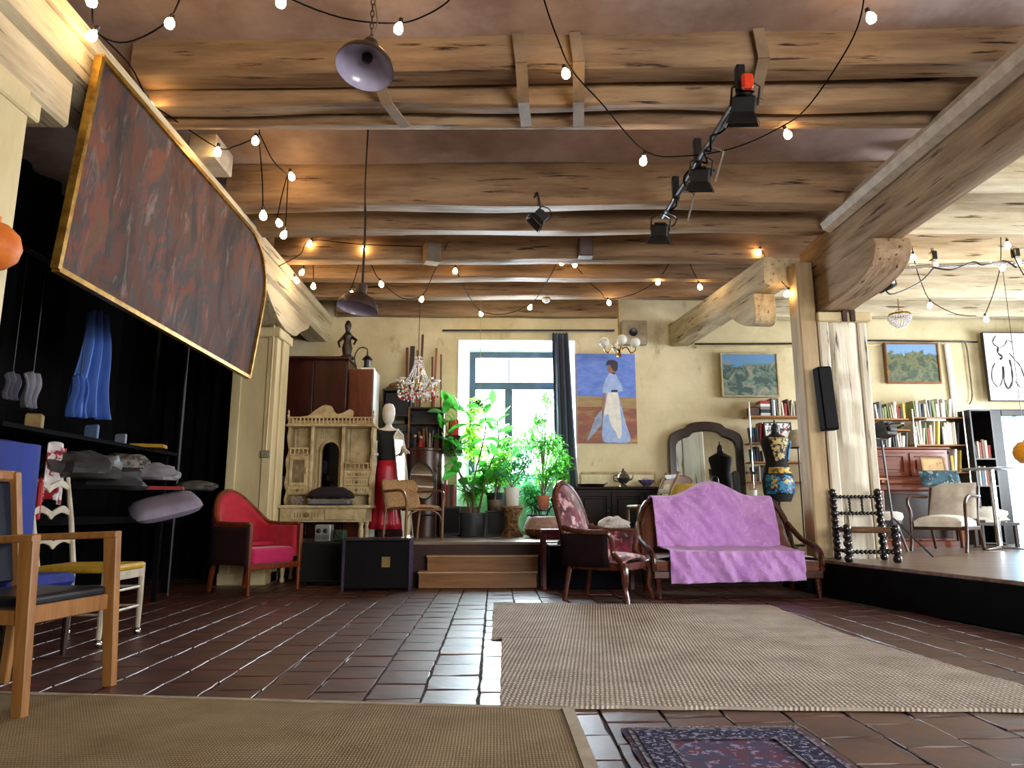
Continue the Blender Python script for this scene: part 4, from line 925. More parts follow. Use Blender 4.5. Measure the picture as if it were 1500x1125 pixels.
def potprof(r0, r1, h, rim=.012): return [(r0 * .9, 0), (r0, .008), (r1 * .97, h - .05 * h), (r1 + rim, h - .05 * h), (r1 + rim, h), (r1 * .9, h), (r1 * .86, h * .8), (.001, h * .78)]
def cloud(g, leafg, c, rad, n, rnd, smin=.7, smax=1.2):
    for k in range(n):
        d = Vector((rnd.gauss(0, 1), rnd.gauss(0, 1), rnd.gauss(0, 1))); d.normalize(); d *= rnd.random() ** .4
        p = Vector((c[0] + d.x * rad[0], c[1] + d.y * rad[1], c[2] + d.z * rad[2])); s = rnd.uniform(smin, smax)
        Mx = Matrix.Translation(p) @ Matrix.Rotation(rnd.uniform(0, 6.28), 4, 'Z') @ Matrix.Rotation(rnd.uniform(-.9, .6), 4, 'X') @ Matrix.Rotation(rnd.uniform(-.6, .6), 4, 'Y') @ Matrix.Scale(s, 4)
        g.add([Mx @ Vector(v) for v in leafg.v], leafg.f)
rnd = random.Random(77)
# ficus in the big grey pot
base = at(692, 783, 10.2); t = thing('rubber_plant', 'tall broad leaved rubber plant in a dark grey tub', 'plant', (base.x, base.y, PZ))
pot(t, potprof(.17, .2, .33), mat('grey_tub', '3a3d47', '2c2f38', rough=.45))
def rel(px, py, Yv): return at(px, py, Yv) - Vector((base.x, base.y, PZ))
st = [[(700, 745), (688, 715), (672, 690), (664, 655), (652, 620), (655, 590)], [(696, 745), (695, 700), (705, 660), (712, 620), (705, 590)], [(690, 745), (676, 700), (660, 668), (650, 640)], [(700, 720), (715, 690), (730, 650), (728, 615)]]
lg, lm = leafmesh('leaf', .24, .12, lfA)
for S in st:
    pts = [rel(a, b, base.y + .1 * math.sin(a)) for a, b in S]; pts[0].z = .29; 
    if S[0][1] == 745: pts[0].x = 0.02 * (S[0][0] - 696) / 4; pts[0].y = 0
    sp_ = spline(pts, 5); g = G(); g.tube(sp_, [lerp(.016, .006, i / (len(sp_) - 1)) for i in range(len(sp_))], 7); g.build('stem', stemM, t, smooth=True)
    for i in range(4, len(sp_), 2):
        for q in range(2 if i > 8 else 1):
            inst('leaf', lm, t, sp_[i], (rnd.uniform(-.5, .8), rnd.uniform(-.6, .6), rnd.uniform(0, 6.28)), rnd.uniform(.8, 1.25))
for px, py in ((655, 592), (664, 598), (672, 603), (650, 606), (668, 620), (700, 598), (722, 592), (712, 605), (735, 612), (692, 622), (706, 634), (722, 632), (660, 640), (673, 668), (716, 668), (735, 640), (648, 628), (728, 668), (745, 655), (672, 648), (650, 655), (690, 690), (712, 690), (735, 690)):
    inst('leaf', lm, t, rel(px, py, base.y + rnd.uniform(-.15, .15)), (rnd.uniform(.6, 1.9), rnd.uniform(-.5, .5), rnd.choice([rnd.uniform(-1.9, -1.0), rnd.uniform(1.0, 1.9), rnd.uniform(2.6, 3.6)])), rnd.uniform(.75, 1.15))
sl, slm = leafmesh('small_leaf', .10, .035, lfB, .3, 3)
def bush(name, label, loc, prof, pm, clouds, m, lw=(.10, .035), stems=6, tall=.5, nleaf=120):
    t = thing(name, label, 'plant', loc); pot(t, prof, pm); g0, _ = leafmesh('lf', lw[0], lw[1], m, .3, 3); zt_ = max(p[1] for p in prof) * .88
    g = G(); gs = G()
    for (px, py, Yv, rx, ry, rz, n) in clouds:
        c = at(px, py, Yv) - Vector(loc); cloud(g, g0, c, (rx, ry, rz), int(n * 1.7), rnd)
        for k in range(2): e = Vector((c.x + rnd.uniform(-.5, .5) * rx, c.y, c.z + rnd.uniform(-.3, .5) * rz)); gs.tube(spline([(rnd.uniform(-.03, .03), 0, zt_), (e.x * .4, e.y * .5, lerp(zt_, e.z, .5)), e], 4), [.007] * 9, 5)
    kind(gs.build('stems', stemM, t, smooth=True), 'stuff'); kind(g.build('foliage', m, t, smooth=True, recalc=False), 'stuff'); return t
# hanging variegated plant from the ceiling string
hp = at(703, 590, 10.75)
t = thing('hanging_plant', 'lime variegated plant hung on a string before the window', 'plant', hp)
g = G(); g.lathe([(.03, -.06), (.07, -.02), (.075, .03), (.06, .03), (.001, .02)], 14); g.build('pot', mat('dark_pot', '22251f', '2d3129', rough=.5), t, smooth=True)
g = G(); g.tube([(0, 0, .02), (0, 0, ZC - .01 - hp.z)], .004, 5); g.build('string', mat('twine', 'b0a48c', '8c8068'), t)
g = G(); cloud(g, sl, (0, 0, -.02), (.17, .12, .16), 150, rnd); cloud(g, sl, (-.12, 0, -.62), (.14, .1, .3), 160, rnd); cloud(g, sl, (-.1, 0, -.4), (.13, .1, .3), 140, rnd); cloud(g, sl, (.02, 0, -.75), (.16, .1, .22), 110, rnd); kind(g.build('foliage', lfB, t, smooth=True, recalc=False), 'stuff')
terra = mat('terracotta', 'a8674a', '8c5038', rough=.8, scale=8); whpot = mat('white_ceramic', 'dadad2', 'c8c8c0', rough=.3)
# lantern box with a brown bowl plant
b = at(725, 782, 10.3)
t = thing('black_lantern_box', 'black framed glass lantern box carrying a plant bowl', 'lantern', (b.x, b.y + .05, PZ))
for x in (-.12, .12):
    for y in (-.1, .1): g = G(); g.box(x - .014, x + .014, y - .014, y + .014, 0, .34); g.build('frame_post', blkmetM, t)
for z in (0.0, .34): g = G(); g.box(-.14, .14, -.12, .12, z, z + .02); g.build('frame_plate', blkmetM, t)
g = G(); g.box(-.105, .105, -.102, -.098, .03, .33); g.build('pane', mat('smoked_pane', '0c0d10', rough=.25, spec=.3), t)
LB = (b.x, b.y + .05, PZ + .362)
bush('potted_plant', 'bright leaf plant in brown bowl on the lantern box', LB, potprof(.07, .1, .15), mat('brown_bowl', '7d6a55', '5f4f3e', rough=.5), [(728, 690, LB[1], .12, .1, .13, 40), (735, 670, LB[1], .1, .1, .1, 24)], lfB, (.16, .07))
# carved stool with white pot
b = at(750, 783, 10.05)
t = thing('carved_stool', 'carved brown wooden drum stool under the white pot', 'stool', (b.x, b.y, PZ))
csM = mat('carved_wood', '8a6a42', '3f2a18', rough=.6, scale=16, bump=.8, lo=.42, hi=.58)
g = G(); g.lathe([(.155, 0), (.155, .03), (.12, .08), (.085, .17), (.09, .25), (.13, .34), (.155, .38), (.155, .40), (.001, .40)], 22); g.build('body', csM, t, smooth=True)
g = G(); g.lathe([(.165, .40), (.17, .41), (.165, .425), (.001, .425)], 22); g.build('top', mat('stool_top', '9a8260', '7d6646', rough=.5), t, smooth=True)
SB = (b.x, b.y, PZ + .427)
bush('potted_plant', 'feathery green plant in tall white pot on carved stool', SB, potprof(.085, .115, .25), whpot, [(750, 690, SB[1], .25, .15, .2, 130), (765, 670, SB[1], .2, .15, .2, 80)], lfD, (.11, .03))
b2 = at(727, 700, 10.68); PB = (b2.x + .02, 10.68, PZ)
bush('potted_plant', 'leafy plant in dark teal pot on the window side floor', PB, potprof(.13, .17, .62), mat('teal_pot', '1c3438', '14282c', rough=.4), [(735, 690, 10.7, .22, .12, .16, 70), (715, 690, 10.7, .2, .12, .15, 60), (745, 655, 10.7, .2, .12, .2, 45)], lfC, (.16, .06))
# bowl plant behind the grey tub
b = onz(697, 776, PZ); 
bush('potted_plant', 'low glossy plant in stacked brown bowls behind grey tub', (b.x - .02, 10.8, PZ), potprof(.14, .17, .42), mat('brown_bowl', '7d6a55'), [(700, 708, 10.75, .22, .1, .14, 70), (690, 722, 10.7, .14, .1, .1, 30)], lfC, (.15, .07))
# terracotta pot on a wire stand
b = at(796, 756, 10.45); WS = (b.x, 10.45, PZ)
t = thing('wire_plant_stand', 'dark wire stand holding the terracotta pot', 'stand', WS)
for k in range(4):
    a = R(45 + 90 * k); g = G(); g.tube(spline([(.14 * math.cos(a), .14 * math.sin(a), 0), (.07 * math.cos(a), .07 * math.sin(a), .2), (.1 * math.cos(a), .1 * math.sin(a), .36), (.2 * math.cos(a), .2 * math.sin(a), .44)], 5), .01, 6); g.build('leg', blkmetM, t, smooth=True)
g = G(); g.lathe([(.09, .35), (.1, .36), (.1, .375), (.001, .375)], 16); g.build('plate', blkmetM, t, smooth=True)
bush('potted_plant', 'tall fine leaved shrub in terracotta pot on wire stand', (WS[0], WS[1], PZ + .377), potprof(.07, .1, .2), terra, [(800, 690, 10.45, .2, .15, .2, 130), (795, 650, 10.45, .2, .15, .2, 130), (790, 615, 10.45, .12, .1, .14, 60), (822, 680, 10.45, .16, .12, .25, 120), (812, 650, 10.45, .16, .12, .16, 70), (800, 585, 10.45, .1, .1, .14, 30), (775, 640, 10.45, .16, .1, .2, 60)], lfC, (.1, .03))
# yellow pot on dark stand
b = at(824, 718, 10.5); YS = (b.x, 10.5, PZ)
t = thing('plant_pedestal', 'dark wooden pedestal under the small yellow pot', 'pedestal', YS); hz = b.z - PZ
g = G(); g.lathe([(.1, 0), (.1, .03), (.035, .06), (.03, hz * .5), (.045, hz - .08), (.09, hz - .03), (.09, hz), (.001, hz)], 14); g.build('column', darkwM, t, smooth=True)
g = G(); g.lathe([(.11, hz), (.11, hz + .012), (.001, hz + .012)], 14); g.build('top', darkwM, t)
bush('potted_plant', 'small trailing plant in bright yellow pot', (YS[0], YS[1], b.z + .014), potprof(.055, .07, .12), mat('yellow_ceramic', 'd99e1c', 'c08812', rough=.35), [(826, 700, 10.5, .1, .08, .05, 22)], lfC, (.1, .04))
# floor fern
b = onz(775, 778, PZ)
bush('potted_plant', 'arching fern in low blue bowl between stool and pouf', (b.x, 10.78, PZ), potprof(.1, .13, .3), mat('blue_bowl', '2c3f5c', '22324a', rough=.4), [(778, 715, 10.75, .18, .1, .18, 90), (785, 735, 10.75, .16, .1, .12, 50)], lfD, (.2, .03))

# pouf with fleece
b = onz(806, 787, PZ); t = thing('pouf', 'round brown leather pouf with striped side on platform', 'pouf', (b.x + .03, 9.75, PZ))
g = G(); g.lathe([(.3, 0), (.37, .04), (.39, .12), (.37, .2), (.28, .25), (.001, .26)], 28); g.build('body', mat('brown_leather', '6a3a1c', '4a2410', rough=.4, scale=6), t, smooth=True)
for k in range(10):
    a = R(k * 36 + 8); g = G(); c, s = math.cos(a), math.sin(a); g.tube([(.33 * c, .33 * s, .02), (.394 * c, .394 * s, .12), (.36 * c, .36 * s, .21)], .016, 6, .5); g.build('side_stripe', mat('tan_leather', 'b07a3c', '90602c'), t, smooth=True)
def fl(u, v):
    a = u * 6.283; r = v * .41; return (r * math.cos(a), r * math.sin(a), .275 + .02 * noise.noise((r * 12 * math.cos(a), r * 12 * math.sin(a), 2)) - (.16 * max(0, v - .82) / .18 if v > .82 else 0))
g = G(); g.grid(fl, 48, 16); o = g.build('fleece', mat('pinkish_fleece', 'b49a92', '96786e', rough=.95, scale=30, bump=.6, sheen=.4), None, smooth=True, recalc=False); o.location = t.location; tag(o, 'soft pinkish fleece thrown over the leather pouf', 'blanket')
# ================================================================= centre: table, armchair, sofa, sideboard
t = thing('red_table', 'narrow dark red painted table beside the steps', 'table', (1.04, 8.24, 0))
rt = mat('oxblood_paint', '5c1c22', '451318', rough=.35)
g = G(); g.box(-.51, .51, -.2, .2, .61, .65); g.build('tabletop', rt, t, bevel=.006)
for x in (-.485, .485):
    for y in (-.175, .175): g = G(); g.box(x - .022, x + .022, y - .022, y + .022, 0, .61); g.build('leg', rt, t, bevel=.004)
g = G(); g.box(-.5, .5, -.19, -.17, .54, .61); g.build('apron', rt, t)
t = thing('paint_set', 'white box of coloured paint pans on the red table', 'paint box', (.96, 8.14, .651))
g = G(); g.box(-.17, .17, -.06, .06, 0, .035); g.build('tray', whiteM, t, bevel=.004)
for k, c in enumerate(('8a1c1c', '1c2430', 'd8d4cc', '2c4a78', '8a8a8c', '141416', 'a85a20', 'c8c4bc', '30343c', '7a1c28')):
    x = -.15 + k * .033; g = G(); g.lathe([(.013, .035), (.013, .062), (.008, .066)], 8, (x, -.02, 0)); g.build('paint_pan', mat('pan_' + c, c), t, smooth=True)
t = thing('covered_crate', 'navy cloth covered crate with white board under red table', 'crate', (1.04, 8.24, 0))
g = G(); g.box(-.42, .42, -.14, .14, 0, .47); g.build('body', mat('navy_black_cloth', '07080f', '0c0d16', rough=.9, spec=.1), t, bevel=.02)
g = G(); g.box(-.43, .43, -.15, .15, .471, .485); g.build('board', whiteM, t)
for k in range(5): x = -.3 + k * .12; g = G(); g.lathe([(.03, .486), (.034, .51), (.01, .53)], 8, (x, -.08, 0)); g.build('pebble', mat('pinkish_stone', 'a87868', '86584a'), t, smooth=True)
crumple('fur_cushion', 'white furry cushion lying on the red table', 'cushion', Vector((1.36, 8.22, .651)), .17, .14, .13, mat('white_fur', 'ddd8d2', 'bdb6ae', rough=.95, scale=40, bump=.6), 9)

# carved bergere armchair
cw = mat('carved_walnut', '5a2c1c', '3a180e', rough=.25, scale=6, stretch=(3, 3, .7), spec=.6)
brc = mat('pink_brocade', '8a2c44', '3e1c2a', rough=.55, scale=7, lo=.42, hi=.56, c3='c9a2a4', scale3=9, lo3=.54, hi3=.62, sheen=.3, detail=3)
dkout = mat('dark_brocade_back', '1c0d0e', '120708', rough=.7, spec=.15)
t = thing('bergere_armchair', 'carved walnut armchair upholstered in pink flowered brocade', 'chair', (1.1, 7.16, 0), 58)
hb = [(-.25, .42), (-.29, .62), (-.3, .85), (-.25, 1.0), (-.14, 1.1), (0, 1.14), (.14, 1.1), (.25, 1.0), (.3, .85), (.29, .62), (.25, .42)]
def lean(x, z, d=0): return Vector((x, .26 + .30 * max(0, z - .4) ** 1.15 + d, z))
bk = sp2(hb, 4)
g = G(); g.tube([lean(x, z) for x, z in bk], .028, 8); g.build('back_frame', cw, t, smooth=True)
g = G(); n = len(bk); ins = [(x * .93, .44 + (z - .44) * .965) for x, z in bk]
for d, mi in ((-.035, 0), (.02, 1)):
    g.mi = mi; vs = [lean(x, z, d * .4) for x, z in ins]; c = lean(0, .75, d * 2); g.add(vs + [c], [(i, (i + 1) % n, n) for i in range(n)])
g.build('backrest', [brc, dkout], t, smooth=True, solid=.012)
g = G(); g.grid(lambda u, v: (lerp(-.29, .29, u) * (1 - .1 * v), lerp(-.31, .24, v), .37 + .075 * (math.sin(math.pi * u) ** .4) * (math.sin(math.pi * min(1, .12 + v)) ** .4)), 16, 12); g.build('seat', brc, t, smooth=True, solid=.03, recalc=False)
g = G(); P = [(-.31, -.3), (-.15, -.34), (0, -.35), (.15, -.34), (.31, -.3), (.27, .26), (-.27, .26)]; g.prism(P, .30, .37, 'z'); g.build('seat_frame', cw, t, bevel=.012)
for x in (-1, 1):
    g = G(); g.tube(spline([(x * .31, -.3, .36), (x * .335, -.33, .28), (x * .31, -.32, .14), (x * .33, -.35, .02), (x * .335, -.36, .0)], 5), [.042] * 4 + [.036] * 5 + [.026] * 6 + [.02] * 6, 8); g.build('leg', cw, t, smooth=True)
    g = G(); g.tube([(x * .25, .27, .33), (x * .26, .33, 0)], [.028, .02], 8); g.build('leg', cw, t, smooth=True)
    g = G(); g.tube(spline([(x * .295, .34, .70), (x * .33, .15, .66), (x * .35, -.05, .655), (x * .345, -.17, .65), (x * .31, -.2, .56), (x * .29, -.2, .46), (x * .31, -.29, .38)], 5), .026, 8); g.build('armrest', cw, t, smooth=True)
    def arm(u, v, x=x): 
        y = lerp(.3, -.18, u); return (x * (.30 + .03 * v), y, lerp(.38, .645, v))
    g = G(); g.grid(arm, 10, 4); g.build('arm_panel', [brc if x < 0 else brc], t, smooth=True, solid=.035, recalc=False)
    g = G(); g.grid(lambda u, v: (x * (.325 + .03 * v), lerp(.32, -.17, u), lerp(.33, .64, v)), 8, 3); g.build('outer_panel', dkout, t, smooth=True, solid=.008, recalc=False)
g = G(); g.grid(lambda u, v: (lerp(-.26, .26, u), .275 + .30 * max(0, lerp(.33, .98, v) - .4) ** 1.15 + .035, lerp(.33, .98, v)), 8, 8); g.build('outer_back', dkout, t, smooth=True, solid=.008, recalc=False)

# sofa
sofW = mat('sofa_walnut', '4a2010', '2c1007', rough=.22, scale=5, stretch=(.7, 3, 3), spec=.6); vel = mat('rust_velvet', '6b3616', '4a220c', rough=.7, scale=10, sheen=.4)
SX0, SX1 = 1.58, 3.28; SC = (SX0 + SX1) / 2; SW = (SX1 - SX0) / 2
t = thing('camelback_sofa', 'camel back sofa in rust velvet with walnut frame', 'sofa', (SC, 7.62, 0))
def topz(x):
    k = abs(x) / SW; z = .97 + .16 * (.5 + .5 * math.cos(math.pi * min(1, k / .55)))
    if k > .78: z -= .34 * ((k - .78) / .22) ** 2.2
    return z
xs = [lerp(-SW, SW, i / 40) for i in range(41)]
g = G()
def sback(u, v, d):
    x = lerp(-SW, SW, u); z = lerp(.36, topz(x) - .02, v); return (x * .97, .26 + .16 * v + d, z)
g.grid(lambda u, v: sback(u, v, -.05 * math.sin(math.pi * v) ** .5), 40, 8); g.grid(lambda u, v: sback(u, v, .05), 40, 8); g.build('backrest', vel, t, smooth=True)
g = G(); g.tube([(-SW, .26, .3)] + [(x, .42 if abs(x) < SW * .95 else .38, topz(x)) for x in xs] + [(SW, .26, .3)], .034, 8); g.build('back_frame', sofW, t, smooth=True)
g = G(); g.grid(lambda u, v: (lerp(-SW * .98, SW * .98, u), lerp(-.4, .26, v), .36 + .075 * (math.sin(math.pi * u) ** .2) * (math.sin(math.pi * (.1 + .8 * v)) ** .3)), 30, 12); g.box(-SW * .98, SW * .98, -.4, .26, .24, .36); g.build('seat', vel, t, smooth=True)
g = G(); g.box(-SW, SW, -.42, -.39, .19, .27); g.build('seat_rail', sofW, t, bevel=.01)
for x in (-SW + .05, SW - .05):
    for y in (-.38, .24): g = G(); g.tube([(x, y, .24), (x, y, .12), (x, y + (-.03 if y < 0 else .03), 0)], [.04, .03, .022], 8); g.build('leg', sofW, t, smooth=True)
for s_ in (-1, 1):
    g = G(); g.tube(spline([(s_ * SW * .98, .36, .72), (s_ * SW * 1.02, .1, .56), (s_ * SW * 1.03, -.2, .5), (s_ * SW * 1.0, -.38, .42), (s_ * SW * .99, -.4, .26)], 5), .03, 8); g.build('armrest', sofW, t, smooth=True)
# throw over the sofa
thM = mat('orchid_throw', 'dca6ea', 'c88cdc', rough=.65, scale=5, sheen=.4)
nt = thM.node_tree; N = nt.nodes; L = nt.links; tc = N.new('ShaderNodeTexCoord'); mp = N.new('ShaderNodeMapping'); mp.inputs['Rotation'].default_value = (R(45), R(45), R(20)); mp.inputs['Scale'].default_value = (7, 7, 7); L.new(tc.outputs['Object'], mp.inputs[0])
vo = N.new('ShaderNodeTexVoronoi'); vo.distance = 'CHEBYCHEV'; vo.feature = 'F1'; vo.inputs['Randomness'].default_value = .5; L.new(mp.outputs[0], vo.inputs[0])
wv = N.new('ShaderNodeMath'); wv.operation = 'PINGPONG'; wv.inputs[1].default_value = .12; L.new(vo.outputs['Distance'], wv.inputs[0])
bp = N.new('ShaderNodeBump'); bp.inputs['Strength'].default_value = .9; bp.inputs['Distance'].default_value = .04; L.new(wv.outputs[0], bp.inputs['Height']); L.new(bp.outputs[0], N['Principled BSDF'].inputs['Normal'])
lr = N.new('ShaderNodeMapRange'); lr.inputs[1].default_value = .012; lr.inputs[2].default_value = .03; lr.inputs[3].default_value = .55; lr.inputs[4].default_value = 0; L.new(wv.outputs[0], lr.inputs[0])
P = N['Principled BSDF']; old = P.inputs['Base Color'].links[0].from_socket; mx = N.new('ShaderNodeMix'); mx.data_type = 'RGBA'; mx.inputs[7].default_value = lin('9c5cb6'); L.new(lr.outputs[0], mx.inputs[0]); L.new(old, mx.inputs[6]); L.new(mx.outputs[2], P.inputs['Base Color'])
tx0, tx1 = 1.75 - SC, 3.09 - SC
def throw(u, v):
    x = lerp(tx0, tx1, u) ; wr = .03 * noise.noise((u * 7 - v * 5, v * 2 + u * 2, 3)) + .02 * noise.noise((u * 16 - v * 12, v * 4, 8)) + .006 * noise.noise((u * 40, v * 40, 8))
    zt_ = topz(x) + .04
    if v < .08: k = v / .08; return (x, .53 - .0 * k, lerp(zt_ - .2, zt_, k))
    if v < .14: k = (v - .08) / .06; return (x, lerp(.53, .35, k), zt_ + .012 * math.sin(k * 3.14))
    if v < .58: k = (v - .14) / .44; return (x, lerp(.345, .19, k) - .03 - .03 * math.sin(math.pi * k) + wr, lerp(zt_ - .005, .475, k))
    if v < .82: k = (v - .58) / .24; return (x - .01 * k, lerp(.16, -.44, k), .47 + wr * .6 - .02 * k + .01)
    k = (v - .82) / .18; return (x - .01, -.45 - .02 * k + wr * 1.6 + .012 * math.sin(u * 40) * k, lerp(.46, .15 + .03 * u, k))
g = G(); g.grid(throw, 110, 90); o = g.build('sofa_throw', thM, None, smooth=True, solid=.008, recalc=False); o.location = (SC, 7.62, 0); tag(o, 'orchid purple patterned throw spread over the sofa', 'throw')

# sideboard
t = thing('sideboard', 'dark carved sideboard against the wall behind the sofa', 'sideboard', (1.92, 10.55, PZ))
dso = mat('black_oak', '1c0f0a', '0e0705', rough=.55, spec=.2, scale=5, stretch=(1, 1, .3))
g = G(); g.box(-.74, .74, -.22, .22, .04, .66); g.build('body', dso, t, bevel=.006)
g = G(); g.box(-.78, .78, -.26, .24, .66, .70); g.build('top', dso, t, bevel=.012)
for k in range(3):
    x0 = -.72 + k * .485; g = frame(x0, x0 + .47, .08, .62, .06, -.245, -.221); d = g.build('door', dso, t, bevel=.006)
    g = G(); g.box(x0 + .09, x0 + .38, -.24, -.222, .17, .53); g.build('door_panel', dso, d, bevel=.012)
    g = G(); g.ball((x0 + .43, -.255, .36), .014, 8, 6); g.build('knob', brassM, d, smooth=True)
for x in (-.7, .7): g = G(); g.lathe([(.05, 0), (.05, .04)], 10, (x, -.18, 0)); g.build('foot', dso, t)
ST = PZ + .702
t = thing('silver_teapot', 'tarnished silver samovar pot on the sideboard', 'teapot', (at(913, 700, 10.5).x, 10.5, ST))
siM = mat('tarnished_silver', '8a8784', '5c5956', rough=.25, metal=.9, scale=12)
g = G(); g.lathe([(.07, 0), (.06, .02), (.03, .04), (.08, .08), (.1, .13), (.08, .18), (.06, .2), (.001, .21)], 16); g.build('body', siM, t, smooth=True)
g = G(); g.lathe([(.06, .2), (.04, .23), (.012, .245), (.018, .26), (.003, .275)], 12); g.build('lid', siM, t, smooth=True)
g = G(); g.tube(spline([(.08, 0, .1), (.13, 0, .12), (.15, 0, .18)], 4), .012, 8); g.build('spout', siM, t, smooth=True)
g = G(); g.tube(spline([(-.08, 0, .17), (-.14, 0, .16), (-.13, 0, .09), (-.08, 0, .08)], 4), .008, 6); g.build('handle', siM, t, smooth=True)
t = thing('dark_tray', 'dark oval tray lying on the sideboard', 'tray', (at(866, 712, 10.5).x, 10.5, ST))
g = G(); g.lathe([(.17, 0), (.2, .02), (.21, .04), (.195, .04), (.16, .015), (.001, .012)], 24); g.build('dish', dso, t, smooth=True)
g = G(); g.tube(spline([(.2, -.05, .04), (.24, 0, .055), (.2, .05, .04)], 4), .007, 6); g.build('handle', dso, t)
t = thing('glass_bowl', 'violet cut glass bowl on the sideboard', 'bowl', (at(947, 708, 10.5).x, 10.5, ST))
g = G(); g.lathe([(.06, 0), (.05, .015), (.1, .06), (.13, .1), (.12, .1), (.09, .06), (.001, .03)], 10); g.build('bowl', mat('violet_glass', '6c6488', '4a4468', rough=.08, spec=1), t)
crumple('crystal_lump', 'pale violet crystal lump in the glass bowl', 'crystal', Vector((at(947, 708, 10.5).x, 10.5, ST + .045)), .07, .07, .08, mat('violet_crystal', 'a89cc0', '7d7098', rough=.15, spec=.8), 12)
a, b = at(848, 693, 10.85), at(962, 693, 10.85)
t = thing('long_frame', 'long low gilt picture frame leaning on the wall', 'frame', ((a.x + b.x) / 2, 10.85, ST), rx=-6); w_ = (b.x - a.x) / 2
g = frame(-w_, w_, 0, .24, .035, -.015, .015); g.build('gilt_frame', mat('pale_gilt', 'b09a68', '8a7444', rough=.4, scale=10), t, bevel=.005)
g = G(); g.box(-w_ + .03, w_ - .03, 0, .01, .03, .21); g.build('mount', mat('cream_card', 'd2c8a8', 'bfb490'), t)

# golden side chair seen behind the sofa
t = thing('scroll_chair', 'gilded side chair with scrolled back behind the sofa', 'chair', (at(930, 720, 8.95).x + .17, 9.0, PZ), -80)
gw = mat('worn_gilt_wood', '8a6c3e', '5f4524', rough=.4, scale=9)
for x in (-.18, .18):
    g = G(); g.tube(spline([(x, .2, 0), (x, .19, .38), (x, .24, .62), (x, .33, .78), (x, .345, .84)], 5), [.018] * 11 + [.024] * 8 + [.03] * 2, 8); g.build('leg', gw, t, smooth=True)
    g = G(); g.tube([(x, -.2, 0), (x, -.2, .38)], [.014, .022], 8); g.build('leg', gw, t, smooth=True)
g = G(); g.box(-.2, .2, -.22, .21, .38, .43); g.build('seat', gw, t, bevel=.02)
for z, y in ((.6, .235), (.78, .33)): g = G(); g.bar((-.18, y, z), (.18, y, z), .025, .06); g.build('back_rail', gw, t, bevel=.005)

# round table with yellow cloth, oval-back chair
c = at(1009, 712, 9.6); RT = Vector((c.x, 9.6, PZ)); hz = c.z + .01 - PZ
t = thing('round_table', 'small round pedestal table under a yellow cloth', 'table', RT)
g = G(); g.lathe([(.2, 0), (.2, .03), (.04, .07), (.035, hz - .08), (.1, hz - .03), (.3, hz - .025), (.3, hz), (.001, hz)], 20); g.build('pedestal', darkwM, t, smooth=True)
def yc(u, v):
    a = u * 6.283; 
    if v < .6: r = .325 * v / .6; return (r * math.cos(a), r * math.sin(a), hz + .008)
    k = (v - .6) / .4; r = .325 + .03 * k + .02 * k * math.sin(a * 11); return (r * math.cos(a), r * math.sin(a), hz + .008 - .2 * k)
g = G(); g.grid(yc, 96, 12); o = g.build('tablecloth', mat('gold_cloth', 'c0a040', '977a28', rough=.6, scale=9, stretch=(1, 1, .3)), None, smooth=True, solid=.005, recalc=False); o.location = RT; tag(o, 'golden yellow cloth draped over the round table', 'tablecloth')
t = thing('balloon_chair', 'brown wooden chair with oval back at round table', 'chair', (c.x + .0, 10.03, PZ), 180)
o_ = [(.24 * math.cos(R(a)), .78 + .085 * math.sin(R(a))) for a in range(0, 360, 15)]
g = G(); g.prism(o_, -.24, -.2); g.build('backrest', mat('warm_brown_wood', '6b3418', '4a210e', rough=.3, scale=5), t, bevel=.012)
for x in (-.19, .19):
    g = G(); g.tube([(x, -.2, 0), (x, -.2, .45), (x, -.22, .76)], .018, 8); g.build('leg', mahogM, t, smooth=True)
    g = G(); g.tube([(x, .2, 0), (x, .2, .43)], .018, 8); g.build('leg', mahogM, t, smooth=True)
g = G(); g.box(-.21, .21, -.21, .22, .42, .46); g.build('seat', mahogM, t, bevel=.02)

# big mirror
a = at(980, 640, 10.86); b = at(1089, 640, 10.86); zt_ = at(1030, 617, 10.86).z - PZ; hw = (b.x - a.x) / 2
t = thing('serpentine_mirror', 'large mirror with serpentine arched dark wood frame', 'mirror', ((a.x + b.x) / 2, 10.88, PZ), rx=-1.5)
mo = [(-hw, .0)] + sp2([(-hw, zt_ - .32), (-hw + .04, zt_ - .2), (-hw * .72, zt_ - .13), (-hw * .55, zt_ - .1), (-hw * .4, zt_ - .03), (0, zt_), (hw * .4, zt_ - .03), (hw * .55, zt_ - .1), (hw * .72, zt_ - .13), (hw - .04, zt_ - .2), (hw, zt_ - .32)], 3) + [(hw, 0)]
mi_ = [(x * .8, .1 + (z) * .855) for x, z in mo]
g = G(); g.ring(mo, mi_, -.04, .03); fr = g.build('frame', mat('dark_walnut_gloss', '2a110b', '180805', rough=.22, scale=4, spec=.6), t, bevel=.012, seg=2)
g = G(); g.prism(mi_, .0, .012); g.build('mirror_glass', mirrorM, t)

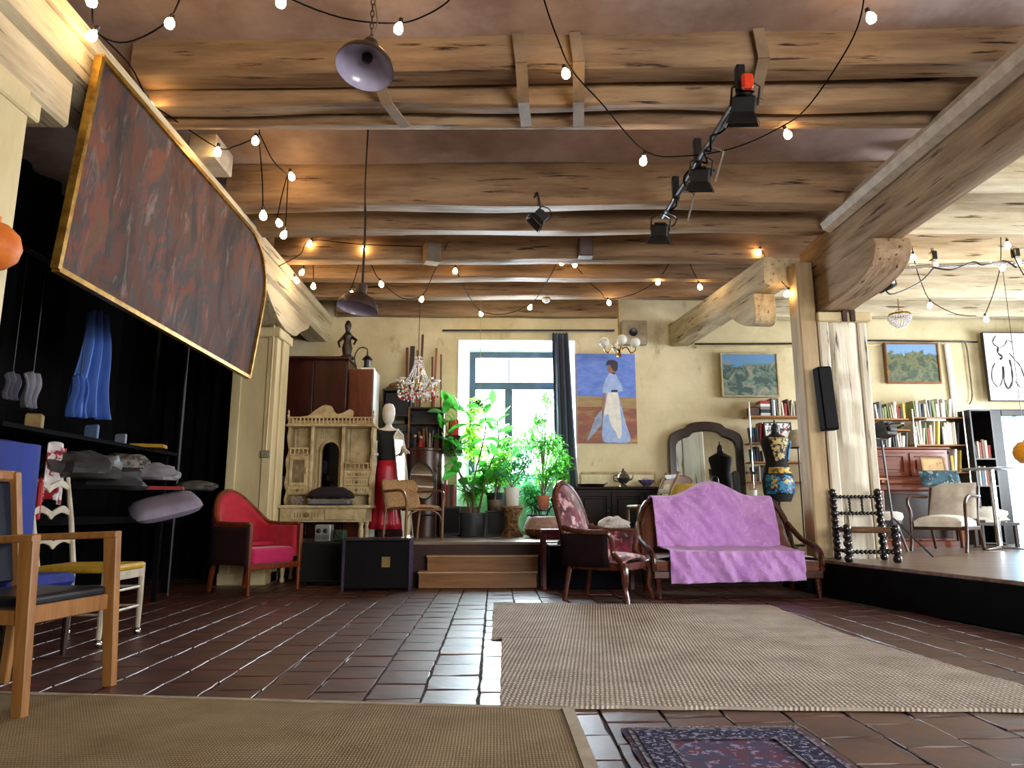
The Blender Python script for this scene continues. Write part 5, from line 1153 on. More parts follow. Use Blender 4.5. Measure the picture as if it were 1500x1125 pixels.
# lady painting
a = at(844, 518, 10.95); b = at(934, 649, 10.95); pw, ph = b.x - a.x, a.z - b.z
t = thing('portrait_painting', 'painting of a woman in white skirt with parasol', 'painting', (a.x, 10.955, b.z))
skyM = mat('painted_blue_sky', '4a6cc0', '6a86d0', rough=.5, scale=5, stretch=(1, 1, 2)); grdM = mat('painted_rust_ground', '8a4c34', '6b4038', rough=.5, scale=6, stretch=(.6, 1, 2.4), c3='a88a4a', scale3=3, lo3=.5, hi3=.7)
g = G(); g.box(0, pw, 0, .04, 0, ph); g.build('canvas', grdM, t)
def pp(nm, L, m, d):
    g = G(); g.prism([(x * pw, (1 - z) * ph) for x, z in L], -d, -d + .0012); return g.build(nm, m, t)
pp('painted_sky', [(0, 0), (1, 0), (1, .5), (.6, .49), (.3, .49), (0, .48)], skyM, .002)
pp('painted_field', [(0, .48), (.3, .485), (.6, .49), (1, .5), (1, .62), (.5, .6), (0, .6)], mat('painted_ochre', '9a8458', '8a6c44', rough=.5, scale=6, stretch=(.5, 1, 3)), .0025)
ptM = mat('painted_pale_blue', '9ab0dc', '7f98cc', rough=.5, scale=8); wpM = mat('painted_white', 'dcd8cc', 'c4c4c4', rough=.5, scale=9); dkp = mat('painted_dark', '2c2a38', '1e1c28', rough=.5); skp = mat('painted_skin', '9a6a58', '80543f', rough=.5)
pp('painted_skirt', sp2([(.5, .42), (.46, .55), (.43, .75), (.42, .97), (.6, .995), (.88, .98), (.82, .8), (.75, .6), (.69, .42)], 3), ptM, .004)
pp('painted_apron', sp2([(.53, .44), (.47, .6), (.46, .7), (.52, .68), (.56, .8), (.64, .88), (.68, .95), (.74, .9), (.72, .6), (.69, .44)], 3), wpM, .0055)
pp('painted_blouse', sp2([(.56, .22), (.48, .3), (.43, .43), (.5, .45), (.55, .42), (.7, .43), (.78, .42), (.76, .36), (.7, .28), (.66, .22)], 3), ptM, .0055)
pp('painted_belt', [(.58, .41), (.69, .41), (.69, .435), (.58, .435)], dkp, .007)
pp('painted_head', sp2([(.54, .14), (.53, .19), (.58, .22), (.66, .23), (.68, .15), (.62, .12)], 3), skp, .0055)
pp('painted_hair', sp2([(.6, .1), (.58, .14), (.64, .2), (.7, .18), (.7, .11)], 3), dkp, .007)
pp('painted_hat', sp2([(.5, .13), (.53, .08), (.62, .07), (.69, .09), (.7, .13), (.6, .125)], 3), dkp, .0085)
pp('painted_arm', sp2([(.46, .44), (.43, .55), (.41, .64), (.45, .64), (.48, .55), (.5, .45)], 3), skp, .007)
pp('painted_parasol', [(.42, .62), (.3, .72), (.2, .9), (.15, .98), (.18, .97), (.3, .88), (.4, .8), (.42, .7)], mat('painted_grey', '8f9ab8', '76809c', rough=.5), .007)

# landscapes
def picture(name, label, x0, y0, x1, y1, Yv, ramp, fm, fw, sc, skyc=None, seed=0, rough=.5):
    a, b = at(x0, y0, Yv), at(x1, y1, Yv); w_, h_ = b.x - a.x, a.z - b.z
    t = thing(name, label, 'painting', (a.x, Yv, b.z))
    m = bpy.data.materials.new(name + '_art'); m.use_nodes = True; nt = m.node_tree; N = nt.nodes; L = nt.links; P = N['Principled BSDF']; P.inputs['Roughness'].default_value = rough
    tc = N.new('ShaderNodeTexCoord'); mp = N.new('ShaderNodeMapping'); mp.inputs['Location'].default_value = (seed, 0, seed); L.new(tc.outputs['Object'], mp.inputs[0])
    n = N.new('ShaderNodeTexNoise'); n.inputs['Scale'].default_value = sc; n.inputs['Detail'].default_value = 12; n.inputs['Roughness'].default_value = .7; n.inputs['Distortion'].default_value = .7; L.new(mp.outputs[0], n.inputs[0])
    r = N.new('ShaderNodeValToRGB'); e = r.color_ramp.elements; e[0].position = .3; e[0].color = lin(ramp[0]); e[1].position = .72; e[1].color = lin(ramp[-1])
    for i, c in enumerate(ramp[1:-1]): q = e.new(lerp(.3, .72, (i + 1) / (len(ramp) - 1))); q.color = lin(c)
    L.new(n.outputs[0], r.inputs[0]); out = r.outputs[0]
    if skyc:
        sx = N.new('ShaderNodeSeparateXYZ'); L.new(tc.outputs['Object'], sx.inputs[0]); ad = N.new('ShaderNodeMath'); ad.operation = 'MULTIPLY_ADD'; L.new(n.outputs[0], ad.inputs[0]); ad.inputs[1].default_value = -h_ * .7; L.new(sx.outputs[2], ad.inputs[2])
        mr = N.new('ShaderNodeMapRange'); mr.inputs[1].default_value = h_ * .36; mr.inputs[2].default_value = h_ * .42; L.new(ad.outputs[0], mr.inputs[0])
        mx = N.new('ShaderNodeMix'); mx.data_type = 'RGBA'; mx.inputs[7].default_value = lin(skyc); L.new(mr.outputs[0], mx.inputs[0]); L.new(out, mx.inputs[6]); out = mx.outputs[2]
    L.new(out, P.inputs['Base Color'])
    g = G(); g.box(fw * .7, w_ - fw * .7, -.012, .03, fw * .7, h_ - fw * .7); g.build('canvas', m, t)
    g = frame(0, w_, 0, h_, fw, -.03, .03); g.build('picture_frame', fm, t, bevel=.004); return t, w_, h_
picture('landscape_painting', 'pale framed landscape of rocks and pines by water', 1054, 517, 1142, 582, 10.93, ['182a30', '2f4e54', '203a34', '5d7468', '94866c', '38566a'], mat('pale_wood_frame', 'b8a682', '9c8a66', rough=.5), .025, 5, '4f7ea8', 1)
picture('landscape_painting', 'brown framed landscape with dark green trees and blue sky', 1294, 502, 1379, 562, 10.93, ['0c1812', '1c3024', '384a30', '66683e', '1c2e28', '2a3e32'], mat('orange_wood_frame', '8a5a30', '6b4220', rough=.4), .028, 7, '6a90b8', 5)
a = at(1436, 487, 10.9); t, w_, h_ = picture('nude_drawing', 'large pale canvas with loose black figure brushstrokes', 1437, 487, 1530, 588, 10.85, ['c9ccd2', 'dcdcdc', 'b9bcc4', 'd4cfc4'], blkmetM, .012, 2.5, None, 3)
blkp = mat('black_brushstroke', '15141a', '242228', rough=.5)
for L_ in ([(.28, .95), (.2, .85), (.3, .78), (.42, .8), (.5, .88), (.6, .85)], [(.3, .78), (.28, .7), (.36, .64), (.3, .6)], [(.2, .55), (.12, .45), (.1, .3), (.2, .2), (.3, .3), (.34, .5)], [(.36, .5), (.34, .3), (.4, .18), (.5, .28), (.52, .45), (.5, .6)], [(.5, .7), (.6, .6), (.7, .5), (.75, .35)], [(.55, .3), (.65, .2), (.8, .22), (.9, .3)]):
    g = G(); sp_ = spline([(x * w_ * .9, -.014, z * h_) for x, z in L_], 6); g.tube(sp_, [.008 + .01 * abs(math.sin(i * .5)) for i in range(len(sp_))], 6, .15); g.build('brushstroke', blkp, t, smooth=True)
# faint wall cable with conduit
a, b, c, d = at(1018, 504, 10.96), at(1178, 503, 10.96), at(1262, 499, 10.96), at(1432, 501, 10.96)
g = G(); g.tube(spline([a, b, c, d], 6), .014, 6); o = g.build('wall_cable', blkmetM, None, smooth=True); tag(o, 'long black cable running along the yellow wall', 'cable')
g = G(); g.tube([at(1020, 509, 10.97), at(1290, 505, 10.97)], .02, 6); o = g.build('wall_conduit', creamM, None, smooth=True); tag(o, 'pale conduit running below the black wall cable', 'pipe')
g = G(); pts = [at(1387, 505, 10.96), at(1392, 540, 10.96), at(1398, 588, 10.96)]; g.tube(pts, .05, 8, .5); o = g.build('wall_pipe', whiteM, None, smooth=True); tag(o, 'white vertical pipe on the wall beside the dark landscape', 'pipe')
g = G(); g.tube(spline([at(1400, 501, 10.96), at(1414, 503, 10.96), at(1420, 540, 10.96), at(1424, 580, 10.96), at(1420, 592, 10.96)], 5), .01, 6); o = g.build('loose_cable', mat('brown_cable', '6a5a40', '4f422c'), None, smooth=True); tag(o, 'brown cable looping down the wall beside white pipe', 'cable')
# ================================================================= right bay
RZ = .36
# shelf left of the clustered post
def shelf_unit(name, label, x0, x1, Yv, zs, poles, dep=.26, pz=None, ztop=None):
    t = thing(name, label, 'bookshelf', ((x0 + x1) / 2, Yv, RZ)); w_ = (x1 - x0) / 2
    for z in zs: g = G(); g.box(-w_, w_, -.02, dep, z - RZ - .022, z - RZ); g.build('shelf_board', mat('orange_pine', 'a8743c', '8a5a2a', rough=.5, scale=5, stretch=(.5, 4, 4)), t, bevel=.003)
    for x in poles:
        for y in (-.035,): 
            g = G(); g.tube([(x - (x0 + x1) / 2, y, 0), (x - (x0 + x1) / 2, y, ztop - RZ)],   .013, 8); g.build('upright', chromeM, t, smooth=True)
    return t
def zat(py, Yv, px=1300): return at(px, py, Yv).z
xa, xb = at(1096, 600, 10.65).x, at(1186, 600, 10.65).x
z1, z2, z3, z4 = [zat(y, 10.65, 1130) for y in (609, 648, 676, 705)]
shelf_unit('bookshelf', 'tube framed bookshelf between big mirror and clustered post', xa, xb, 10.65, [z1, z2, z3, z4], (xa, xb), ztop=zat(590, 10.65))
bookrow(0, 0, z1 + .001, 10.65, 'the top shelf beside the big mirror', 'books beside the mirror', .19, .27, 11, [4, 3, 3, 3, 1, 1, 0, 3, 4, 0], .018, .04, .18, xa + .36, xb - .03)
bookrow(0, 0, z2 + .001, 10.65, 'the second shelf beside the big mirror', 'books beside the mirror', .19, .3, 12, [3, 2, 4, 3, 2, 1, 0, 2, 5, 0], .018, .035, .18, xa + .03, xa + .28)
bookrow(0, 0, z3 + .001, 10.65, 'the third shelf beside the big mirror', 'books beside the mirror', .16, .24, 13, [1, 1, 5, 2, 1, 2, 0, 3, 1, 0], .018, .035, .18, xa + .03, xa + .22)
bookrow(0, 0, z4 + .001, 10.65, 'the lowest shelf beside the big mirror', 'books beside the mirror', .16, .24, 14, [1, 1, 5, 2, 1, 2, 0, 3, 1, 0], .018, .035, .18, xa + .03, xa + .22)
for k in range(5): slab('stacked_box', ['red', 'white', 'grey', 'black', 'silver'][k] + ' flat box in the stack on the top shelf', 'box', Vector((xa + .27, 10.75, z1 + .002 + (4 - k) * .047)), .15, .18, .042, mat('box_' + str(k), ['9c1c22', 'd8d8d4', '77797c', '1c1c1e', 'b8b8b8'][k], rough=.4))
slab('leather_bag', 'brown leather bag on the top shelf beside boxes', 'bag', Vector((xa + .11, 10.75, z1 + .002)), .15, .14, .13, mat('brown_bag', '4a2c1a', '331c10', rough=.45))
t = thing('framed_print', 'black and white print with red stroke behind dress form', 'picture', (at(1140, 635, 10.6).x, 10.6, z2 + .004), rx=-4)
g = frame(-.21, .21, 0, .3, .016, -.012, .012); g.build('frame', blkmetM, t)
g = G(); g.box(-.2, .2, -.002, .008, .01, .29); g.build('print', mat('bw_print', 'e0e0e0', '2c2c30', rough=.5, scale=14, lo=.5, hi=.56), t)
g = G(); g.bar((.02, -.006, .1), (.17, -.006, .25), .012, .004, (0, 1, 0)); g.build('red_stroke', mat('red_ink', 'c02030'), t)
# dress form
dx = at(1138, 680, 9.7); t = thing('dress_form', 'black dress form in gold and turquoise embroidered corset', 'dress form', (dx.x, 9.7, RZ))
g = G(); g.lathe([(.2, 0), (.2, .02), (.03, .05), (.02, .1), (.02, .62)], 16); g.build('stand', darkwM, t, smooth=True)
tz = lambda py: at(1138, py, 9.7).z - RZ
prof = [(.16, tz(735)), (.205, tz(722)), (.215, tz(705)), (.175, tz(690)), (.15, tz(678)), (.175, tz(662)), (.205, tz(650)), (.2, tz(644)), (.12, tz(639)), (.06, tz(636)), (.05, tz(633)), (.001, tz(633))]
SQ = Matrix.Scale(.72, 3, Vector((0, 1, 0)))
emb = mat('black_velvet', '07080c', '0d0f16', rough=.8, scale=10); g = G(); g.lathe(prof, 32, (0, 0, 0), SQ); g.build('body', emb, t, smooth=True)
g = G(); g.lathe([(.052, tz(633)), (.05, tz(626)), (.03, tz(622)), (.012, tz(620)), (.012, tz(616)), (.001, tz(615))], 12); g.build('neck_cap', blkmetM, t, smooth=True)
goldE = mat('gold_embroidery', 'cdb878', '1c1f34', rough=.4, scale=22, lo=.47, hi=.53, detail=2); blueE = mat('turquoise_embroidery', '1c86b0', '0c1c40', rough=.4, scale=16, lo=.46, hi=.54, detail=2, c3='c9a23a', scale3=11, lo3=.6, hi3=.64)
def patch(nm, a0, a1, p0, p1, m, taper=1.0, off=.008):
    def f(u, v):
        py = lerp(p0, p1, v); z = tz(py); 
        for (r0, z0), (r1, z1_) in zip(prof, prof[1:]):
            if min(z0, z1_) <= z <= max(z0, z1_): r = lerp(r0, r1, (z - z0) / (z1_ - z0 + 1e-9)); break
        am = (a0 + a1) / 2; k = lerp(1, taper, v); a = R(lerp(am + (a0 - am) * k, am + (a1 - am) * k, u)); r += off
        return (r * math.cos(a), r * .72 * math.sin(a), z)
    g = G(); g.grid(f, 14, 12); g.build(nm, m, t, smooth=True, solid=.003, recalc=False)
patch('corset_panel', 225, 315, 641.5, 676, goldE, .5); patch('side_panel', 316, 345, 645, 676, blueE, .8); patch('belt', 215, 340, 685, 694, mat('gold_belt', 'c9a23a', '4a4420', rough=.4, scale=18, lo=.45, hi=.55)); patch('hip_panel', 205, 345, 696, 724, blueE)
# floor lamp behind the post
lx = at(1168, 643, 10.3); t = thing('floor_lamp', 'floor lamp with beige cone shade beside clustered post', 'lamp', (lx.x, 10.3, RZ)); hz = lx.z - RZ
g = G(); g.lathe([(.13, hz - .12), (.2, hz - .13), (.09, hz + .13), (.085, hz + .13), (.19, hz - .12)], 20, cap=False); g.build('lamp_shade', mat('beige_shade', 'a89c88', '8f836e', rough=.7), t, smooth=True)
g = G(); g.tube([(0, 0, .02), (0, 0, hz)], .012); g.build('pole', darkwM, t); g = G(); g.lathe([(.14, 0), (.14, .02), (.02, .04)], 16); g.build('base', darkwM, t)
# instrument case
ix = at(1080, 690, 10.3); t = thing('instrument_case', 'black guitar case standing before the big mirror edge', 'case', (ix.x, 10.35, RZ if ix.x > 3.37 else PZ), rx=-4); zo = 0
gc = sp2([(-.17, .0), (-.2, .15), (-.17, .35), (-.13, .45), (-.15, .58), (-.1, .68), (-.05, .74), (-.05, 1.04), (.05, 1.04), (.05, .74), (.1, .68), (.15, .58), (.13, .45), (.17, .35), (.2, .15), (.17, 0)], 3)
g = G(); g.prism(gc, -.06, .06); g.build('shell', blkmetM, t, bevel=.015); g = G(); g.tube(spline([(.17, -.02, .3), (.21, -.02, .36), (.16, -.02, .44)], 4), .01, 6); g.build('handle', blkmetM, t)
t = thing('brush_jar', 'white jar holding long wooden paint brushes', 'jar', (at(1088, 725, 9.6).x + .14, 9.6, RZ))
jh = at(1088, 718, 9.6).z - RZ
g = G(); g.lathe([(.1, 0), (.1, .02), (.03, .04), (.03, jh - .14), (.05, jh - .13), (.055, jh), (.045, jh)], 14); g.build('jar_stand', whiteM, t, smooth=True)
for k in range(6): g = G(); a = k * 1.05; g.tube([(.02 * math.cos(a), .02 * math.sin(a), jh - .1), (.07 * math.cos(a), .05 * math.sin(a), jh + .22)], .006, 6); b = g.build('brush', mat('brush_wood', '8a4a2c', 'b08a5a', scale=3), t); g = G(); g.ball((.072 * math.cos(a), .052 * math.sin(a), jh + .235), .012, 6, 5, 1.8); g.build('bristles', mat('bristle', '3c2c1c'), b)

# right bookcase and books
Yk = 10.62; X0_, X1_, X2_ = at(1262, 600, Yk).x, at(1332, 600, Yk).x, at(1408, 600, Yk).x
zr = [zat(y, Yk, 1370) for y in (611, 651, 691)]; zl = [zat(y, Yk, 1290) for y in (613, 629, 659)]
shelf_unit('bookshelf', 'tube framed bookshelf above piano, right of folded screen books', X1_, X2_, Yk, zr, (X1_ + .02, X2_), ztop=zat(600, Yk, 1406)); 
bpy.data.objects['bookshelf.001']['label'] = 'tall tube framed bookshelf between piano and daylight door'
shelf_unit('bookshelf', 'narrow bookshelf behind the music stand lamp and clustered post', X0_, X1_ - .03, Yk, zl, (X0_,), ztop=zat(600, Yk, 1290))
wts = [6, 4, 3, 4, 1, 2, 2, 2, 6, 1]
bookrow(0, 0, zr[0] + .001, Yk, 'the top shelf above the piano', 'books above the piano', .2, .29, 21, wts, .02, .045, .18, X1_ + .06, X2_ - .05)
bookrow(0, 0, zr[1] + .001, Yk, 'the middle shelf above the piano', 'books above the piano', .25, .36, 22, wts, .018, .04, .18, X1_ + .06, X2_ - .05)
bookrow(0, 0, zr[2] + .001, Yk, 'the low shelf behind the framed sketch', 'books above the piano', .22, .34, 23, wts, .018, .04, .18, X1_ + .3, X2_ - .05)
bookrow(0, 0, zl[0] + .001, Yk, 'the narrow shelf top', 'books on the narrow shelf', .16, .26, 24, wts, .018, .04, .18, X0_ + .04, X1_ - .06)
bookrow(0, 0, zl[2] + .001, Yk, 'the narrow shelf bottom', 'books on the narrow shelf', .2, .27, 25, [4, 4, 2, 2, 4, 1, 0, 3, 4, 0], .018, .04, .18, X0_ + .04, X1_ - .06)
slab('flat_book', 'white flat book lying on the upright books', 'book', Vector((lerp(X1_, X2_, .5), Yk + .1, zr[1] + .362)), .3, .2, .03, whiteM)
# piano
pxl, pxr = at(1272, 700, 10.0).x, at(1392, 700, 10.0).x; pw = (pxr - pxl) / 2
t = thing('upright_piano', 'reddish brown upright piano with panelled front', 'piano', ((pxl + pxr) / 2, 10.0, RZ))
pnM = mat('piano_mahogany', '7a3e28', '5c2a1a', rough=.25, scale=4, stretch=(.6, 3, 3), spec=.6)
hT = zat(658, 10.0) - RZ; hK = zat(712, 9.75) - RZ
g = G(); g.box(-pw, pw, .0, .5, .08, hT); g.build('case', pnM, t, bevel=.01)
g = G(); g.box(-pw - .03, pw + .03, -.03, .53, hT, hT + .03); g.build('lid', pnM, t, bevel=.01)
for x0, x1 in ((-pw + .05, -.02), (.02, pw - .05)):
    g = frame(x0, x1, hK + .14, hT - .05, .06, -.02, 0); p_ = g.build('front_panel', pnM, t, bevel=.008)
    g = G(); g.box(x0 + .1, x1 - .1, -.012, -.002, hK + .24, hT - .15); g.build('panel_field', pnM, p_, bevel=.004)
g = G(); g.box(-pw, pw, -.28, 0, hK - .06, hK + .02); g.build('key_bed', pnM, t, bevel=.012)
g = G(); g.box(-pw + .03, pw - .03, -.27, -.0, hK + .021, hK + .1); g.build('fallboard', pnM, t, bevel=.03, seg=3)
for x in (-pw + .05, pw - .05): g = G(); g.lathe([(.04, 0), (.03, .05), (.045, .2), (.03, .35), (.04, hK - .06)], 12, (x, -.2, 0)); g.build('leg', pnM, t, smooth=True)
g = G(); g.box(-pw + .05, pw - .05, -.012, 0, .12, hK - .1); g.build('lower_panel', mat('dark_piano_panel', '2a120a', '1c0a05', rough=.3), t, bevel=.006)
g = G(); g.box(-pw, pw, -.05, .5, 0, .08); g.build('plinth', pnM, t)
for x in (-.08, .05): g = G(); g.tube([(x, -.02, .1), (x, -.12, .08)], .012, 6, .5); g.build('pedal', brassM, t)
# sketch and patterned cushion leaning on shelf side
a = at(1352, 690, 9.7); 
t = thing('framed_sketch', 'small tan framed sketch of flowers standing on piano', 'picture', (at(1371, 690, 9.72).x, 9.72 + .02, hK + RZ + .102), rx=-8)
g = frame(-.17, .17, 0, .3, .022, -.01, .01); g.build('frame', mat('tan_frame', '9a7a48', '7d5f34', rough=.5), t)
g = G(); g.box(-.15, .15, -.004, .006, .02, .28); g.build('sketch', mat('tan_sketch', 'c4a878', 'b09060', rough=.7, scale=6, c3='5a3424', scale3=12, lo3=.6, hi3=.66), t)
t = thing('patterned_cushion', 'blue green cushion with paisley pattern below framed sketch', 'cushion', at(1380, 712, 9.52), 0, rx=-15)
g = G(); f_ = lambda u, v, s: ((u * 2 - 1) * .27, s * .05 * max(0, (1 - (2 * u - 1) ** 4) * (1 - (2 * v - 1) ** 4)) ** .5, v * .22)
g.grid(lambda u, v: f_(u, v, -1), 14, 12); g.grid(lambda u, v: f_(u, v, 1), 14, 12); g.build('cover', mat('paisley', '3f6474', '24404c', rough=.7, scale=9, lo=.46, hi=.54, c3='8a9c98', scale3=13, lo3=.58, hi3=.62, detail=2), t, smooth=True)
# white bentwood armchair
cx = at(1372, 790, 9.35); t = thing('white_armchair', 'bentwood armchair with off white cushions beside the piano', 'chair', (cx.x, 9.1, RZ), -50)
ow = mat('off_white_cloth', 'd2ccc0', 'b8b0a2', rough=.8, scale=8, sheen=.2); bw = mat('bentwood', '4a2c1a', '331c10', rough=.3)
g = G(); g.grid(lambda u, v: (lerp(-.27, .27, u), lerp(-.36, .24, v), .36 + .09 * (math.sin(math.pi * u) ** .3) * (math.sin(math.pi * v) ** .3)), 16, 14); g.grid(lambda u, v: (lerp(-.27, .27, u), lerp(-.36, .24, v), .33), 2, 2); g.box(-.265, .265, -.355, .235, .3, .37); g.build('seat_cushion', ow, t, smooth=True)
g = G()
for s_ in (-1, 1): g.grid(lambda u, v: (lerp(-.28, .28, u) * (1 - .06 * v), .22 + .2 * v + s_ * .06 * (math.sin(math.pi * u) ** .4) * (math.sin(math.pi * min(1, .06 + v * .94)) ** .4) + .006 * math.sin(u * 18), .4 + .46 * v), 18, 12)
g.build('back_cushion', ow, t, smooth=True)
for x in (-.31, .31):
    g = G(); g.tube(spline([(x, .3, .68), (x * 1.05, .1, .68), (x * 1.08, -.2, .68), (x * 1.06, -.33, .6), (x * 1.0, -.3, .46), (x, -.33, .2), (x, -.4, .02), (x, -.42, 0)], 5), .02, 8); g.build('armrest', bw, t, smooth=True)
    g = G(); g.tube([(x * .9, .4, .8), (x * .9, .24, .4), (x * .9, .38, 0)], .02, 8); g.build('leg', bw, t, smooth=True)
g = G(); g.box(-.3, .3, -.33, .25, .26, .31); g.build('seat_frame', bw, t, bevel=.01)
# bench with pale throw
bx_ = at(1440, 780, 9.4); t = thing('low_bench', 'low dark bench under the pale crumpled throw', 'bench', (bx_.x + .36, 9.85, RZ))
g = G(); g.box(-.32, .32, -.22, .22, .3, .34); g.build('seat', darkwM, t)
for x in (-.28, .28):
    for y in (-.18, .18): g = G(); g.box(x - .02, x + .02, y - .02, y + .02, 0, .3); g.build('leg', darkwM, t)
crumple('pale_throw', 'pale crumpled throw heaped on the low bench', 'throw', Vector((bx_.x + .36, 9.85, RZ + .342)), .3, .2, .2, mat('pale_linen', 'c9c4b8', 'a8a294', rough=.8, scale=7), 14)
# round stool with white top
sx_ = at(1304, 780, 8.9); t = thing('piano_stool', 'round stool with white cushion behind the lamp stand', 'stool', (sx_.x, 8.95, RZ))
g = G(); g.lathe([(.17, .38), (.19, .42), (.18, .47), (.12, .49), (.001, .49)], 20); g.build('cushion', ow, t, smooth=True)
g = G(); g.lathe([(.175, .34), (.175, .38)], 20); g.build('rim', blkmetM, t)
for k in range(3): a = R(90 + 120 * k); g = G(); g.tube([(.1 * math.cos(a), .1 * math.sin(a), .36), (.2 * math.cos(a), .2 * math.sin(a), 0)], .016); g.build('leg', blkmetM, t)
# chrome bar table
ct = at(1465, 802, 9.2); t = thing('bar_table', 'chrome pedestal bar table with oval glass top', 'table', (ct.x, 9.2, RZ)); hz = at(1458, 686, 9.2).z - RZ
g = G(); g.lathe([(.33, hz - .02), (.35, hz - .01), (.35, hz), (.001, hz)], 32); g.build('top', mat('frosted_top', 'aeb6ba', '9aa2a6', rough=.15, spec=.8), t, smooth=True)
g = G(); g.tube([(0, 0, .03), (0, 0, hz - .02)], .035, 12); g.build('column', chromeM, t, smooth=True)
for k in range(4): a = R(30 + 90 * k); g = G(); g.bar((0, 0, .04), (.32 * math.cos(a), .32 * math.sin(a), .02), .07, .04, w2=.04, h2=.02); g.build('base_arm', chromeM, t, bevel=.008)
# yellow ball at the door
c = at(1503, 663, 9.0); t = thing('yellow_globe', 'amber yellow globe hanging before the daylight door', 'globe', c)
g = G(); g.lathe([(.004, -.15), (.08, -.13), (.135, -.07), (.15, 0), (.135, .07), (.08, .13), (.02, .148), (.02, .17), (.004, .17)], 24); g.build('globe', mat('amber_glass', 'd9961c', 'c07c10', rough=.2), t, smooth=True)
g = G(); g.tube([(0, 0, .17), (0, 0, ZC - .01 - c.z)], .004, 5); g.build('cord', blkmetM, t)
# dark cabinet between shelf and door
cxx = at(1424, 700, 10.6); t = thing('dark_cabinet', 'dark narrow open cabinet beside the daylight door', 'cabinet', (cxx.x + .14, 10.6, RZ)); hz = zat(602, 10.6, 1424) - RZ
for x in (-.16, .16): g = G(); g.box(x - .012, x + .012, -.15, .3, 0, hz); g.build('side_board', blkmetM, t)
for z in (.02, .45, .85, 1.25, hz - .02): g = G(); g.box(-.148, .148, -.15, .3, z, z + .02); g.build('shelf_board', blkmetM, t)
g = G(); g.box(-.148, .148, .28, .3, .04, hz - .02); g.build('back_board', mat('brown_back', '2a1c18', '1c120f', rough=.7), t)
bookrow(0, 0, RZ + .87, 10.5, 'the dark narrow cabinet shelf', 'books in the dark cabinet', .2, .3, 31, [0, 2, 5, 2, 4, 1, 0, 5, 0, 0], .03, .05, .18, cxx.x + .01, cxx.x + .27)
bookrow(0, 0, RZ + 1.27, 10.5, 'the dark cabinet upper shelf', 'books in the dark cabinet', .2, .3, 32, [0, 2, 5, 2, 4, 1, 0, 5, 0, 0], .03, .05, .18, cxx.x + .01, cxx.x + .27)

# bobbin chair
bb = mat('ebonised_wood', '0c0a0c', '18161a', rough=.2, spec=.7)
t = thing('bobbin_chair', 'low black bobbin turned chair with rush seat', 'chair', (at(1263, 820, 7.24).x + .03, 7.2, RZ), -12)
def bobbin(nm, p, q, r, par=None, gap=1.75):
    p, q = Vector(p), Vector(q); n = max(2, round((q - p).length / (r * gap))); g = G(); d = (q - p)
    for i in range(n): c = p + d * ((i + .5) / n); g.ball(c, r, 10, 6)
    g.tube([p, q], r * .45, 8); return g.build(nm, bb, par or t, smooth=True)
for x in (-.22, .22):
    bobbin('back_post', (x, .2, 0), (x, .24, .72), .042); bobbin('leg', (x, -.2, 0), (x, -.2, .36), .044)
    bobbin('stretcher', (x, -.17, .1), (x, .17, .1), .02)
for z in (.47, .64): bobbin('back_rail', (-.2, .23, z), (.2, .23, z), .02)
for x in (-.06, .06): bobbin('back_spindle', (x, .23, .48), (x, .235, .63), .016)
bobbin('stretcher', (-.2, -.2, .1), (.2, -.2, .1), .022)
g = G(); g.box(-.2, .2, -.21, .21, .28, .335); g.build('seat', mat('brown_rush', '6b4422', '4a2c14', rough=.6, scale=30, stretch=(1, 8, 1), bump=.4), t, bevel=.02, seg=2)

# barn door lamp on tripod with boom
def fixture(t, s=1.0, doors=True, M=None, m=blkmetM):
    # stage lantern pointing -Z in local space: body, yoke, lens, barn doors
    def tr(g):
        if M: g.v = [tuple(M @ Vector(v)) for v in g.v]
        return g
    g = G(); g.box(-.1 * s, .1 * s, -.08 * s, .08 * s, -.07 * s, .07 * s); g.box(-.07 * s, .07 * s, -.05 * s, .05 * s, .07 * s, .1 * s); tr(g).build('housing', m, t, bevel=.01 * s)
    g = G(); g.tube([(-.115 * s, 0, 0), (-.115 * s, 0, .15 * s), (-.03 * s, 0, .2 * s), (.03 * s, 0, .2 * s), (.115 * s, 0, .15 * s), (.115 * s, 0, 0)], .01 * s, 6); tr(g).build('yoke', m, t)
    g = G(); g.box(-.085 * s, .085 * s, -.065 * s, .065 * s, -.075 * s, -.07 * s); tr(g).build('lens', mat('lamp_lens', 'c9ccd4', rough=.15, spec=.8), t)
    if doors:
        for sx in (-1, 1):
            g = G(); g.hexa([(sx * .1 * s, -.08 * s, -.07 * s), (sx * .105 * s, -.08 * s, -.07 * s), (sx * .105 * s, .08 * s, -.07 * s), (sx * .1 * s, .08 * s, -.07 * s), (sx * .15 * s, -.1 * s, -.17 * s), (sx * .155 * s, -.1 * s, -.17 * s), (sx * .155 * s, .1 * s, -.17 * s), (sx * .15 * s, .1 * s, -.17 * s)]); tr(g).build('barn_door', m, t)
        for sy in (-1, 1):
            g = G(); g.hexa([(-.1 * s, sy * .08 * s, -.07 * s), (.1 * s, sy * .08 * s, -.07 * s), (.1 * s, sy * .085 * s, -.07 * s), (-.1 * s, sy * .085 * s, -.07 * s), (-.13 * s, sy * .13 * s, -.16 * s), (.13 * s, sy * .13 * s, -.16 * s), (.13 * s, sy * .135 * s, -.16 * s), (-.13 * s, sy * .135 * s, -.16 * s)]); tr(g).build('barn_door', m, t)
ft = at(1312, 808, 7.9); t = thing('lamp_stand', 'black tripod stand with barn door lamp and wooden boom', 'lamp', (at(1309, 770, 7.9).x, 7.9, RZ)); hz = at(1303, 645, 7.9).z - RZ
g = G(); g.tube([(0, 0, .3), (-.05, 0, hz)], .013, 8); g.build('pole', blkmetM, t, smooth=True)
